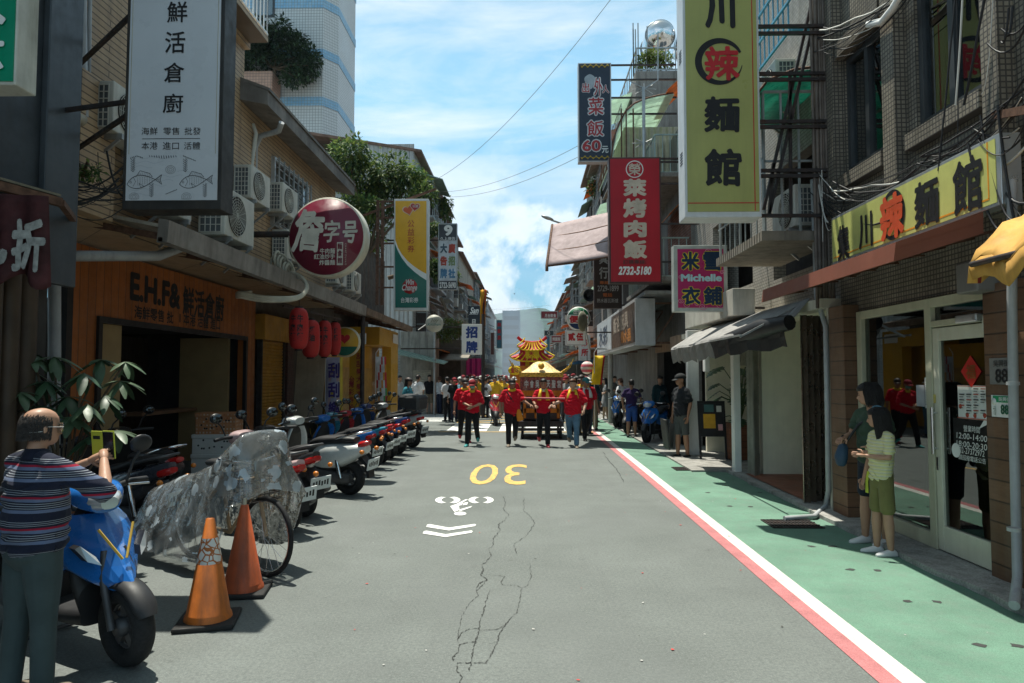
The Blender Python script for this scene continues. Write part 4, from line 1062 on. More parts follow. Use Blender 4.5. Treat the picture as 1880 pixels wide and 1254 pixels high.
# ------------------------------------------------------------------ low structures by the side street
t = thing('corner_shed', 'grey concrete corner shop under a pale green sheet awning', 'building', (-5.6, 30.5, 0))
a, b2 = at(735, 660, 29.8), at(797, 660, 29.8)
MB().box((a.x, 29.8, 0), (b2.x, 31.5, 3.6)).build('wall', mat('stained plaster', (.33, .31, .27), .85, streak=.75, var=.25, scale=1.2), t)
m = MB(); rect_y(m, 758, 680, 791, 745, 29.78, .02); m.build('door', mat('pale shutter door', (.46, .43, .35), .6, wave=(.1, 'z')), t)
m = MB(); p0, p1 = at(733, 643, 29.6), at(815, 664, 28.3)
m.prism([(p0.x, 29.8, p0.z), (p1.x, 29.8, p1.z), (p1.x, 28.3, p1.z - .12), (p0.x, 28.3, p0.z - .2)], (0, 0, .04)); m.build('awning', mat('pale green sheet', (.25, .36, .31), .6, var=.12, wave=(.12, 'x'), streak=.3), t)
MB().tube([(at(798, 700, 28.6).x, 28.6, 0), (at(798, 700, 28.6).x, 28.6, at(798, 580, 28.6).z)], .05, 8).base('utility_post', M_GALV, 'pale thin post between the green awning and the brown canopy', 'post')
t = thing('market_stall', 'dark shop with brown sloping canopy beside the pink hoarding', 'building', (-4.6, 34, 0))
a, b2 = at(799, 660, 33), at(846, 660, 33)
MB().box((a.x, 33, 0), (b2.x, 36, 3.4)).build('wall', mat('dark shop wall', (.09, .08, .06), .8, var=.4, scale=2), t)
p0, p1 = at(812, 651, 33), at(858, 662, 31.3)
MB().prism([(p0.x, 33, p0.z), (p1.x, 33, p0.z - .05), (p1.x, 31.3, p1.z), (p0.x, 31.3, p1.z)], (0, 0, .05)).build('canopy', mat('brown canvas', (.26, .23, .19), .8, streak=.3), t)
p0, p1 = at(839, 760, 36), at(886, 658, 36)
m = MB().box((p0.x, 36, 0), (p1.x, 36.1, p1.z), 0)
m.base('hoarding', mat('magenta hoarding', (.52, .025, .19), .55, var=.1, wave=(.28, 'u')), 'bright magenta corrugated hoarding under the white sign', 'hoarding', bevel=0)
t = thing('hanging_banner', 'long yellow and orange procession banner hanging over the street', 'banner', at(887, 602, 40))
m = MB()
for j in range(13):
 for i in range(7):
  p = at(882 + i * 1.9 - (j * .25), 533 + j * 5.4 - (i % 3), 40); p.y += .15 * math.sin(i * 1.3 + j * .5); m.v.append(p)
for j in range(12):
 for i in range(6): k = j * 7 + i; m.f.append([k, k + 7, k + 8, k + 1]); m.m.append((0, 0, 1, 0, 2, 1)[i]); m.sm.append(True)
m.build('cloth', [mat('golden cloth', (.75, .45, .02), .6), mat('orange banner cloth', (.7, .26, .03), .6), mat('red banner cloth', (.55, .04, .04), .6)], t, solid=.02)
MB().tube([at(886, 740, 40), at(888, 528, 40)], .04, 6).build('pole', M_STEELD, t)
# ================================================================== noodle shop building, nearest on the right
XB = 3.86
b = thing('tiled_building', 'grey brown mosaic tiled building above the noodle shop', 'building', (5.5, 6, 0))
M_MOS = mat('grey brown mosaic tiles', (.29, .255, .2), .5, tile=(.047, .047, .007, (.2, .175, .135), (.07, .062, .055), 0), var=.22, scale=1.2, streak=.45, dirt=(.06, .05, .04), spec=.5)
wins = ((7.27, 8.2), (5.7, 6.7))
zb, zt = 4.08, 5.5
m = MB()
def wallx(m, x0, x1, y0, y1, z0, z1, holes, mi=0):
 """slab between x0..x1 with rectangular openings (y0,y1,z0,z1) side by side"""
 hs = sorted(holes); y = y0
 for a, c, d, e in hs:
  m.box((x0, y, z0), (x1, a, z1), mi); m.box((x0, a, z0), (x1, c, d), mi); m.box((x0, a, e), (x1, c, z1), mi); y = c
 m.box((x0, y, z0), (x1, y1, z1), mi)
wallx(m, XB, XB + .3, .5, 8.42, 2.42, 10.5, [(a, c, zb, zt) for a, c in wins] + [(4.1, 5.2, zb, zt), (2.4, 3.6, zb, zt)])
m.box((XB + .3, 8.32, 0), (9, 8.42, 10.5)).box((XB + .3, .5, 2.42), (9, .6, 10.5)).box((XB + .3, .6, 10.3), (9, 8.32, 10.5))
m.build('wall', M_MOS, b)
m = MB()
for y0, y1 in ((8.22, 8.4), (6.86, 7.1), (5.36, 5.56), (3.75, 3.95)): m.box((XB - .13, y0, 2.95), (XB - .002, y1, 10.4))
for a, c in wins: m.box((XB - .1, a - .06, zb - .18), (XB - .003, c + .06, zb - .02)); m.box((XB - .1, a - .06, zt + .02), (XB - .003, c + .06, zt + .2))
m.build('pilaster', M_MOS, b)
M_WFR = mat('dark window frame', (.06, .065, .07), .4, .3, var=.12)
M_CURT = mat('window blind', (.6, .61, .62), .7, var=.08, streak=.1)
for a, c in wins + ((4.1, 5.2),):
 w = MB()
 for q in ((a, a + .07), (c - .07, c), ((a + c) / 2 - .05, (a + c) / 2 + .03)): w.box((XB + .03, q[0], zb), (XB + .12, q[1], zt))
 w.box((XB + .032, a, zb), (XB + .118, c, zb + .09)).box((XB + .032, a, zt - .07), (XB + .118, c, zt))
 w = w.build('window', M_WFR, b)
 MB().box((XB + .07, a, zb), (XB + .078, c, zt)).build('pane', glass('street reflecting glass', (.9, .92, .92), .02, .16), w)
 MB().box((XB + .085, (a + c) / 2, zb), (XB + .09, c, zt)).build('blind', M_CURT, w)
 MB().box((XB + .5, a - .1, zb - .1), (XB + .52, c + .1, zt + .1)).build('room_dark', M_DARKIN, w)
# dim strip of wall over the shop windows
M_OLIVE = mat('olive cream frame', (.52, .5, .37), .45, var=.1, streak=.25, dirt=(.2, .17, .1))
M_PLANK = mat('weathered planks', (.2, .105, .06), .6, planks=(.168, 'z', (.015, .01, .008)), var=.22, scale=2, streak=.35, dirt=(.16, .14, .12), bump=.2, bscale=50)
b2 = thing('noodle_shop', 'noodle shopfront of olive frames, glass and weathered plank pillars', 'shopfront', (4.2, 6.6, 0))
Y0, Y1, Y2, Y3 = wl(1820, 1000, XB).y - .2, wl(1719, 900, XB).y, 7.95, 8.36
m = MB().box((3.68, Y2 + .03, .05), (3.87, Y3, 2.5)); m.build('plank_pillar', M_PLANK, b2, bevel=.006)
m = MB().box((XB - .078, 1.2, .05), (XB + .1, wl(1820, 1000, XB - .075).y, 2.42)); m.build('plank_wall', M_PLANK, b2)
fr = MB()
XF = XB
for y0, y1, x0 in ((Y2 - .09, Y2 + .02, XF - .04), (Y1 - .05, Y1 + .05, XF - .04), (Y0 - .02, Y0 + .04, XF - .035)): fr.box((x0, y0, .06), (XF + .06, y1, 2.41))
fr.box((XF - .038, Y1 + .05, .06), (XF + .055, Y2 - .09, .2)).box((XF - .038, Y0 + .04, 2.32), (XF + .055, Y2 - .09, 2.41)).box((XF - .037, Y0 + .04, 2.13), (XF + .055, Y1 - .05, 2.19))
fr.build('frame', M_OLIVE, b2, bevel=.006)
MB().box((XF + .01, Y1 + .05, .2), (XF + .018, Y2 - .09, 2.32)).build('pane', glass('shop glass', (.5, .55, .53), .01, .1), b2)
MB().box((XF + .01, Y0 + .04, 2.19), (XF + .018, Y1 - .05, 2.32)).build('pane', MATS['shop glass'], b2)
d = MB()
ya, yb2 = Y0 + .05, Y1 - .06
d.box((XF - .03, ya, .07), (XF + .03, ya + .09, 2.12)).box((XF - .03, yb2 - .09, .07), (XF + .03, yb2, 2.12)).box((XF - .029, ya + .09, .07), (XF + .029, yb2 - .09, .3)).box((XF - .029, ya + .09, 2.0), (XF + .029, yb2 - .09, 2.12))
door = d.build('door', mat('cream door frame', (.64, .62, .5), .4, var=.08, streak=.2, dirt=(.25, .2, .12)), b2, bevel=.006)
MB().box((XF - .004, ya + .09, .3), (XF + .004, yb2 - .09, 2.0)).build('pane', MATS['shop glass'], door)
m = MB().tube([(XF - .08, yb2 - .045, .95), (XF - .08, yb2 - .045, 1.38)], .014, 8).tube([(XF - .03, yb2 - .045, 1.0), (XF - .08, yb2 - .045, 1.0)], .01, 6).tube([(XF - .03, yb2 - .045, 1.33), (XF - .08, yb2 - .045, 1.33)], .01, 6); m.build('handle', M_CHROME, door)
MB().box((XF - .045, yb2 - .06, .8), (XF - .03, yb2 - .03, .92)).build('lock', M_CHROME, door)
MB().box((XF - .1, ya + .1, 2.13), (XF - .035, ya + .38, 2.2)).build('door_closer', M_ALU, door, bevel=.01)
# papers and lettering on the glass
xg = XF - .008
def paper(x0, y0, x1, y1, mt, name, par, X=xg, d=.002):
 ym, a, c = (x0 + x1) / 2, wl(x0, 700, X).y, wl(x1, 700, X).y
 z1, z0 = wl(ym, y0, X).z, wl(ym, y1, X).z
 return MB().box((X - d, min(a, c), z0), (X, max(a, c), z1)).build(name, mt, par)
M_PAP = mat('white paper', (.62, .63, .6), .7, var=.06)
paper(1682, 707, 1697, 746, mat('greyish paper', (.4, .4, .42), .7), 'notice', b2); o = paper(1698, 693, 1719, 750, M_PAP, 'notice', b2)
m = MB()
for i in range(11): txt_x(m, '——' if i not in (5, 6) else '—', 1700, 699 + i * 4.3, 1714 - (i * 7) % 5, 700.2 + i * 4.3, xg - .003, bold=.01)
m.build('print', M_INK, b2)
m = MB()
c = wl(1783, 682, xg); s_ = .14
m.add([(xg - .003, c.y, c.z + s_), (xg - .003, c.y + s_ * .98, c.z), (xg - .003, c.y, c.z - s_), (xg - .003, c.y - s_ * .98, c.z)], [(0, 1, 2, 3)])
m.build('red_diamond', mat('red paper', (.5, .018, .012), .6, var=.08), door)
m = MB(); txt_x(m, '福', 1774, 669, 1792, 696, xg - .004, bold=.02); m.build('print', mat('dark gold ink', (.22, .06, .01), .5), door)
mp = paper(1758, 708, 1815, 770, M_PAP, 'menu', door)
m = MB()
random.seed(2)
for i in range(5):
 for j in range(4):
  if random.random() < .9: txt_x(m, '▬▬', 1762 + j * 13, 713 + i * 10, 1771 + j * 13, 715 + i * 10, xg - .004, 0 if (i + j) % 3 else 1, bold=.02); txt_x(m, '—', 1762 + j * 13, 718 + i * 10, 1769 + j * 13, 719 + i * 10, xg - .004, 0)
txt_x(m, '▬', 1758.5, 708.5, 1814.5, 710, xg - .004, 1, bold=.02); txt_x(m, '▬', 1758.5, 768, 1814.5, 769.5, xg - .004, 1, bold=.02)
for px, py in ((1763, 746), (1776, 762), (1790, 763), (1808, 763)): c = wl(px, py, xg - .003); m.lathe([(0, 0), (.022, 0), (.022, -.001), (0, -.001)], c, 12, 1, 'x')
m.build('print', [M_INK, mat('menu red', (.42, .07, .04), .5)], door)
paper(1748, 770, 1817, 838, mat('black film', (.012, .012, .013), .35), 'opening_hours', door, xg, .002)
m = MB()
for s_, x0, y0, x1, y1 in (('營業時間', 1770, 782, 1800, 794), ('12:00-14:00', 1757, 797, 1813, 808), ('18:00-20:30', 1757, 812, 1813, 823), ('02-27372972', 1762, 824, 1808, 835), ('請回撥電話公告', 1761, 838, 1811, 848)): txt_x(m, s_, x0, y0, x1, y1, xg - .004, bold=.0, shear=.08)
m.add([(xg - .004, wl(1752 + 8 * math.cos(a), 700, xg).y, wl(1752, 826 + 13 * math.sin(a), xg).z) for a in (i * 2 * math.pi / 20 for i in range(20))], [tuple(range(20))])
c = wl(1812, 776, xg); m.add([(xg - .004, c.y - .05, c.z + .09), (xg - .004, c.y + .02, c.z + .03), (xg - .004, c.y + .1, c.z - .06), (xg - .004, c.y, c.z - .02)], [(0, 1, 2, 3)])
m.build('print', M_WHL, door)
m = MB().box((XF - .036, yb2 - .03, 1.42), (XF - .032, yb2 - .0, 1.5)); m.build('sticker', mat('yellow sticker', (.55, .45, .12), .5), door)
# inside the shop
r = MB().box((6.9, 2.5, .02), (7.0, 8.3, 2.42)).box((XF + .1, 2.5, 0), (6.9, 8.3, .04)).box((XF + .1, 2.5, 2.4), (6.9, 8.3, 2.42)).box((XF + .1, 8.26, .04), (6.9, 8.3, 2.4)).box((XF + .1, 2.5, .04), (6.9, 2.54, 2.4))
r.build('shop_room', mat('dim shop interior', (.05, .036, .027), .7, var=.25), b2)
r = MB().box((5.6, 8.1, .5), (5.95, 8.25, 2.2)); r.build('ochre_wall', mat('ochre wall paint', (.4, .2, .04), .6), b2)
r = MB().box((5.0, 6.8, .72), (6.4, 7.6, .77)).box((5.6, 7.1, .04), (5.75, 7.25, .72)); r.build('table', mat('dark table', (.05, .035, .025), .5), b2)
def stool(x, y, lab):
 t = thing('bar_stool', lab, 'stool', (x, y, .05), 'stools in the noodle shop')
 MB().lathe([(0, .74), (.17, .74), (.18, .77), (.17, .8), (0, .8)], (x, y, 0), 16).build('seat', mat('pale stool seat', (.4, .38, .33), .5), t)
 for i in range(4):
  a = i * math.pi / 2 + .78; MB().tube([(x + .12 * math.cos(a), y + .12 * math.sin(a), .76), (x + .2 * math.cos(a), y + .2 * math.sin(a), .05)], .014, 6).build('leg', M_STEELD, t)
stool(4.4, 6.75, 'metal bar stool behind the big window of the noodle shop'); stool(4.5, 5.9, 'metal bar stool behind the glass door of the noodle shop')
t = thing('utensil_pot', 'white pot of chopsticks on the window counter of the noodle shop', 'pot', (4.15, 7.3, 1.02))
MB().lathe([(0, 1.02), (.055, 1.02), (.06, 1.16), (.05, 1.16), (.045, 1.03)], (4.15, 7.3, 0), 14).build('pot', M_WHITE, t)
m = MB(); random.seed(6)
for i in range(9): a = random.random() * 6.28; m.tube([(4.15 + .02 * math.cos(a), 7.3 + .02 * math.sin(a), 1.05), (4.15 + .09 * math.cos(a), 7.3 + .09 * math.sin(a), 1.3)], .005, 5)
m.build('chopsticks', mat('bamboo', (.5, .4, .24), .6), t)
MB().box((XF + .1, 6.5, .98), (4.4, 7.7, 1.02)).base('window_counter', mat('pale counter', (.4, .37, .3), .4), 'narrow pale counter along the noodle shop window', 'counter')
t = thing('wall_fan', 'white wall fan seen through the top of the noodle shop window', 'fan', (4.3, 7.45, 1.95))
m = MB()
for i in range(6): m.torus((4.3, 7.4, 2.14), .04 + i * .028, .004, 'y', 24, 5)
for i in range(12): a = i * math.pi / 6; m.tube([(4.3, 7.37, 2.14), (4.3 + .18 * math.cos(a), 7.4, 2.14 + .18 * math.sin(a))], .003, 5)
m.build('guard', M_WHITE, t)
MB().box((4.25, 7.46, 1.85), (4.35, 7.6, 2.2)).build('body', M_WHITE, t)
# number plates
XP = XB - .075
t = thing('number_plate', 'grey stone plate with large 88 beside the shop door', 'sign', wl(1840, 706, XP))
paper(1820, 657, 1857, 706, mat('grey stone plate', (.2, .19, .18), .6, var=.2), 'plate', t, XP - .002, .012)
m = MB(); txt_x(m, '吳興街', 1824, 661, 1853, 673, XP - .015, bold=.0); txt_x(m, '88', 1828, 677, 1851, 703, XP - .015, bold=.02); m.build('lettering', M_INK, t)
t = thing('number_plate', 'white and green enamel plate with 88 below the stone plate', 'sign', wl(1840, 765, XP))
paper(1821, 726, 1859, 766, M_WHITE, 'plate', t, XP - .002, .01)
paper(1822, 727, 1858, 739, mat('enamel green', (.02, .28, .12), .35), 'green_band', t, XP - .012, .002)
m = MB(); txt_x(m, '88', 1838, 743, 1853, 761, XP - .016, 0, bold=.03); txt_x(m, '六號', 1824, 745, 1829, 762, XP - .016, 0, bold=.0); txt_x(m, '吳興街', 1834, 729, 1856, 737, XP - .017, 1, bold=.01)
c = wl(1828, 737, XP); m.lathe([(0, 0), (.028, 0), (.028, -.004), (0, -.004)], (XP - .012, c.y, c.z), 14, 1, 'x'); m.build('lettering', [mat('plate green ink', (.01, .1, .05)), M_WHL], t)
pipe([wl(1858, 330, XP - .1), wl(1858, 560, XP - .1), wl(1862, 800, XP - .1), wl(1868, 1060, XP - .1), gr(1862, 1112, .08)], .035, 'drain_pipe', M_PVC, 'grey plastic drain pipe down the plank wall past the 88 plates', clips=3)
pipe([wl(1492, 330, 3.7), wl(1499, 545, 3.7), wl(1516, 600, 3.66), wl(1519, 760, 3.66), wl(1521, 900, 3.66), gr(1515, 930, .06), gr(1495, 948, .04), gr(1440, 952, .03)], .03, 'drain_pipe', mat('pale grey hose', (.42, .44, .45), .4, streak=.3), 'pale grey pipe running down the plank pillar to the drain grate')
t = thing('wall_box', 'tilted white plastic junction box above the shop door', 'box', wl(1828, 610, XB - .05))
MB().box((-.05, -.1, -.09), (.0, .1, .09), 0, Matrix.Translation(wl(1828, 593, XB - .02)) @ Matrix.Rotation(R(14), 4, 'X')).build('cover', M_CREAM, t, bevel=.01)
t = thing('wall_box', 'grey meter cover under the yellow awning at the right edge', 'box', wl(1822, 548, XB - .1))
MB().box((XB - .22, wl(1844, 520, XB).y, 2.36), (XB - .02, wl(1803, 520, XB).y, 2.62)).build('cover', mat('grey meter box', (.2, .19, .18), .5, var=.1, streak=.3), t, bevel=.015)
# ------------------------------------------------------------------ long sign board of the noodle shop
XS2 = 3.62
t = thing('signboard', 'long yellow green noodle shop signboard above the brown awning', 'sign', (XS2, 6.8, 3.0))
ya, yb2 = wl(1837, 300, XS2).y, wl(1527, 440, XS2).y
za, zc_ = wl(1835, 377, XS2).z, wl(1835, 243, XS2).z
MB().box((XS2, ya, za), (XS2 + .16, yb2, zc_)).build('cabinet', M_ALU, t, bevel=.006)
MB().box((XS2 - .004, ya + .05, za + .03), (XS2, yb2 - .02, zc_ - .03)).build('face_panel', mat('yellow green sign face', (.56, .58, .18), .4, var=.1, streak=.35, dirt=(.35, .34, .12)), t)
m = MB()
yl = ya + .13
m.box((XS2 - .006, yl, za + .08), (XS2 - .004, yl + .014, zc_ - .03)); m.box((XS2 - .006, yl, za + .07), (XS2 - .004, yb2 - .05, za + .084))
m.build('border_line', mat('orange line', (.75, .3, .02), .5), t)
m = MB(); xx = XS2 - .006
def brushx(ch, x0, x1, y0, y1, mi=0, bold=.03): txt_x(m, ch, x0, y0, x1, y1, xx, mi, bold=bold, rough=.045)
brushx('集', 1538, 1560, 413, 478); brushx('川', 1577, 1603, 392, 455); brushx('麵', 1679, 1725, 330, 415); brushx('館', 1750, 1805, 290, 390)
cc = wl(1638, 395, xx); 
for k_, (ra, rb) in enumerate(((.235, .2), (.215, .2))):
 pts = []
 for i in range(40):
  a = R(40) + i / 39 * R(305); wdt = .055 * math.sin(math.pi * min(1, i / 39 * .85 + .12)) + .008
  pts.append((a, wdt))
 vs = []
 for a, wdt in pts: vs += [(xx - .003, cc.y + (.2 + wdt / 2) * math.cos(a), cc.z + (.225 + wdt / 2) * math.sin(a)), (xx - .003, cc.y + (.2 - wdt / 2) * math.cos(a), cc.z + (.225 - wdt / 2) * math.sin(a))]
 if k_ == 0: m.add(vs, [(2 * i, 2 * i + 1, 2 * i + 3, 2 * i + 2) for i in range(39)])
xx -= .004
brushx('辣', 1616, 1660, 356, 438, 1, .045)
m.build('lettering', [M_INK, mat('orange red lettering', (.62, .09, .03), .5)], t)
# brown awning
t = thing('awning', 'reddish brown sheet awning over the noodle shop window', 'awning', (3.2, 6.2, 2.5))
M_BRN = mat('reddish brown sheet', (.2, .065, .04), .55, var=.12, scale=2, streak=.2, dirt=(.12, .06, .04))
xa, za_ = 2.9, 2.58; y0, y1 = 5.41, 8.44
m = MB().prism([(xa, y0, za_), (xa + .02, y0, za_ + .15), (XS2 - .01, y0, 2.97), (XS2 - .01, y0, 2.9), (xa + .02, y0, za_ + .1), (xa + .02, y0, za_)], (0, y1 - y0, 0), 0)
m.add([(xa + .02, y0 + .004, za_), (XS2 - .01, y0 + .004, 2.8), (XS2 - .01, y0 + .004, 2.96), (xa + .02, y0 + .004, za_ + .13)], [(0, 1, 2, 3)])
m.build('sheet', M_BRN, t)
m = MB()
for i in range(8): y = y0 + .1 + (y1 - y0 - .2) * i / 7; m.bar((xa + .05, y, za_ + .07), (XB, y, 2.86), .025); m.bar((xa + .1, y, za_ + .06), (xa + .5, min(y + .35, y1 - .05), za_ + .12), .014)
m.build('frame', M_RUST, t)
# yellow fabric awning nearer
t = thing('fabric_awning', 'folded golden yellow fabric awning at the right edge', 'awning', (3.3, 4.2, 2.4))
m = MB(); n = 26; ring = 14
Yf, Yn = 4.62, 2.4
for i in range(n + 1):
 y = Yf + (Yn - Yf) * i / n
 base_ = at(1775, 428, 4.62)
 for j in range(ring + 1):
  u = j / ring
  x = 2.98 + .9 * u ** 1.1
  z = 2.42 + .38 * math.sin(min(u * 1.9, 1.57)) + .05 * math.sin(i * 1.1 + j * .5) * (1 - u) + .018 * math.sin(i * 2.7 + j * 1.9) + u * .14
  m.v.append(V((x + .03 * math.sin(i * .8), y, z)))
for i in range(n):
 for j in range(ring): k = i * (ring + 1) + j; m.f.append([k, k + 1, k + ring + 2, k + ring + 1]); m.m.append(0); m.sm.append(True)
cr = len(m.v)
for i in range(n + 1):
 y = Yf + (Yn - Yf) * i / n; x = 2.98 + .03 * math.sin(i * .8); zt_ = 2.42 + .05 * math.sin(i * 1.1)
 m.v += [V((x, y, zt_)), V((x + .02, y, zt_ - .1 - .05 * abs(math.sin(i * .55))))]
for i in range(n): k = cr + i * 2; m.f.append([k, k + 1, k + 3, k + 2]); m.m.append(0); m.sm.append(True)
fe = len(m.v)                                   # far end, drooping folds
for j in range(ring + 1):
 p = m.v[j]; m.v += [p.copy(), V((p.x + .02 * math.sin(j * 2.1), p.y + .03, max(2.3, p.z - .22 - .1 * math.sin(j * .9))))]
for j in range(ring): k = fe + 2 * j; m.f.append([k, k + 2, k + 3, k + 1]); m.m.append(1 if j % 4 == 1 else 0); m.sm.append(True)
m.build('cloth', [mat('golden canvas', (.6, .33, .075), .75, var=.2, scale=5, streak=.45, dirt=(.2, .1, .03)), mat('dark red canvas', (.25, .03, .02), .75)], t, solid=.008)
m = MB().tube([(2.98, 4.6, 2.42), (2.98, 2.4, 2.42)], .02, 8).bar((2.98, 4.6, 2.42), (XB, 4.6, 2.9), .025); m.build('frame', M_STEELD, t)
MB().bar(wl(1826, 212, 3.7), wl(1960, 188, 3.4), .05, .06).base('steel_bracket', M_RUST, 'rusty steel arm jutting from the tiled wall at the right edge', 'bracket')
# ------------------------------------------------------------------ big vertical olive signboard
Y = 8.3
t = thing('signboard', 'huge olive yellow vertical noodle signboard with a red character in a brush ring', 'sign', at(1330, 398, Y))
xl, xr, zlo = at(1258, 396, Y).x, at(1399, 396, Y).x, at(1330, 399, Y).z
zhi = 7.9
MB().box((xl, Y, zlo), (xr, Y + .34, zhi)).build('cabinet', mat('white sign cabinet', (.62, .65, .68), .4, var=.08, streak=.25, dirt=(.35, .33, .3)), t, bevel=.01)
MB().box((xl + .03, Y - .008, zlo + .07), (xr - .03, Y, zhi - .04)).build('face_panel', mat('olive yellow sign face', (.40, .41, .14), .35, var=.1, scale=1.2, streak=.3, dirt=(.24, .24, .1)), t)
m = MB()
p = at(1386, 380, Y); m.box((p.x - .005, Y - .011, zlo + .08), (p.x + .006, Y - .008, zhi - .05))
p = at(1330, 373, Y); m.box((xl + .035, Y - .0115, p.z - .005), (xr - .035, Y - .008, p.z + .006))
m.build('border_line', M_REDL, t)
m = MB(); D = Y - .009
txt_y(m, '集', 1294, -112, 1360, -42, D, bold=.035, rough=.05)
txt_y(m, '川', 1295, -20, 1350, 52, D, bold=.045, rough=.05); txt_y(m, '麵', 1293, 178, 1358, 243, D, bold=.035, rough=.045); txt_y(m, '館', 1294, 274, 1361, 342, D, bold=.038, rough=.045)
cc = at(1322, 114, Y); vs = []
for i in range(50):
 a = R(25) + i / 49 * R(325); wd = .085 * math.sin(math.pi * min(1, (i / 49) * .8 + .15)) ** 1.3 + .01; rx, rz = .285, .28
 vs += [(cc.x + (rx + wd / 2 - .02) * math.cos(a), D - .004, cc.z + (rz + wd / 2 - .02) * math.sin(a)), (cc.x + (rx - wd / 2 - .01) * math.cos(a), D - .004, cc.z + (rz - wd / 2 - .01) * math.sin(a))]
m.add(vs, [(2 * i, 2 * i + 1, 2 * i + 3, 2 * i + 2) for i in range(49)])
txt_y(m, '辣', 1294, 86, 1357, 147, D - .004, 1, bold=.03, rough=.05)
m.build('lettering', [M_INK, M_REDL], t)
m = MB()
for zz in (4.3, 5.6):
 for i in range(5): m.box((xl - .003, Y + .1, zz + i * .035), (xl, Y + .22, zz + i * .035 + .014))
m.build('vent', M_STEELD, t)
m = MB()
for py in (40, 53, 128, 139, 217, 227, 308, 318, 392): p = at(1400, py, Y); m.box((xr, Y + .1, p.z - .02), (XB + .15, Y + .14, p.z + .02))
for x0, y0_, x1, y1_ in ((1402, 385, 1505, -60), (1412, 395, 1512, -40), (1452, 395, 1450, 130), (1412, 392, 1420, 300)): m.bar(at(x0, y0_, Y + .2), at(x1, y1_, Y + .2), .035)
m.build('bracket', M_STEELD, t)
m = MB()
for i, px in enumerate((1496, 1503, 1509, 1514, 1520, 1526)): p = at(px, 300, 8.42); m.tube([(p.x, 8.44 + .03 * (i % 2), 2.5), (p.x + .02 * math.sin(i), 8.44, 9)], (.02, .03, .018, .026, .02, .035)[i], 7)
m.base('conduit_bundle', mat('rusty grey conduit', (.17, .14, .12), .6, .2, var=.3, streak=.4), 'bundle of rusty vertical conduits at the joint of two buildings', 'conduit')
# ------------------------------------------------------------------ second building: arcade with pale walls
b3 = thing('tiled_building', 'pale tiled building with caged balcony behind the olive signboard', 'building', (6, 11, 0))
XU = 3.98
M_PALE = mat('pale wall tiles', (.34, .32, .28), .55, tile=(.1, .05, .006, (.3, .28, .25), (.14, .13, .12), .5), var=.15, streak=.5, dirt=(.12, .1, .08))
m = MB(); wallx(m, XU, XU + .2, 8.46, 16.0, 2.62, 8.2, [(8.9, 11.0, 3.2, 4.9), (12.0, 14.5, 3.3, 4.8)])
m.box((XU + .2, 15.8, 0), (9, 16.0, 8.2)).box((XU + .2, 8.46, 8.0), (9, 15.8, 8.2)); m.build('wall', M_PALE, b3)
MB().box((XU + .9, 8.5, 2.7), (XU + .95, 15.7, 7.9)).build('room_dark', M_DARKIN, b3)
m = MB().box((XU - 1.0, 8.6, 3.38), (XU, 10.7, 3.5)); m.build('balcony_floor', mat('stained soffit', (.25, .22, .18), .85, streak=.6, wave=(.1, 'y')), b3)
m = MB()
for i in range(9): y = 8.7 + i * .235; m.tube([(XU - .95, y, 3.5), (XU - .95, y, 4.45)], .011, 5)
m.bar((XU - .95, 8.62, 4.45), (XU - .95, 10.7, 4.45), .03); m.bar((XU - .95, 8.62, 3.95), (XU - .95, 10.7, 3.95), .02)
for i in range(3): m.bar((XU - .95, 8.66 + i * .98, 3.5), (XU - .95, 8.66 + i * .98, 5.3), .03)
m.bar((XU - .95, 8.66, 5.3), (XU - .95, 10.65, 5.3), .03)
for i in range(5): m.bar((XU - .95 + i * .22, 8.63, 3.5), (XU - .95 + i * .22, 8.63, 5.3), .025)
m.bar((XU - .95, 8.63, 5.3), (XU, 8.63, 5.3), .03); m.bar((XU - .95, 8.63, 4.4), (XU, 8.63, 4.4), .025)
m.build('balcony_cage', mat('pale painted steel', (.32, .36, .36), .5, .2, var=.2, streak=.4, dirt=(.2, .1, .05)), b3)
m = MB(); pr = [(XU - 1.15, 4.85), (XU - 1.1, 5.15), (XU - .9, 5.42), (XU - .55, 5.56), (XU, 5.62)]
m.rings([[V((x, y, z)) for x, z in pr] + [V((x, y, z - .02)) for x, z in pr[::-1]] for y in (8.62, 10.75)], 0, True, smooth=False)
M_GRP = mat('green translucent sheet', (.08, .38, .3), .3, var=.15, streak=.3, transl=.5, dirt=(.05, .2, .15))
m.build('balcony_awning', M_GRP, b3)
m = MB()
for y in (8.6, 9.3, 10.0, 10.7): m.tube([V((x, y, z + .02)) for x, z in pr], .018, 6)
m.build('awning_ribs', M_RUST, b3)
m = MB()
for k_ in range(12): m.tube([(XU - .5, 8.9 + k_ * .18, 6.2), (XU - .5, 8.9 + k_ * .18, 7.4)], .012, 5)
for zz in (6.2, 6.6, 7.0, 7.4): m.bar((XU - .52, 8.8, zz), (XU - .52, 11.0, zz), .03)
m.bar((XU - .5, 8.8, 6.2), (XU, 8.8, 6.2), .03); m.bar((XU - .5, 8.8, 7.4), (XU, 8.8, 7.4), .03)
m.build('upper_cage', mat('sky blue steel', (.1, .35, .5), .45, .2, var=.15, streak=.3, dirt=(.15, .1, .06)), b3)
ac_unit((XU - .15, 9.3, 3.6), -1, 'white air conditioner inside the balcony cage beside the olive signboard', 'air conditioners on the right buildings')
ac_unit((XU, 10.3, 5.75), -1, 'air conditioner above the green balcony awning', 'air conditioners on the right buildings')
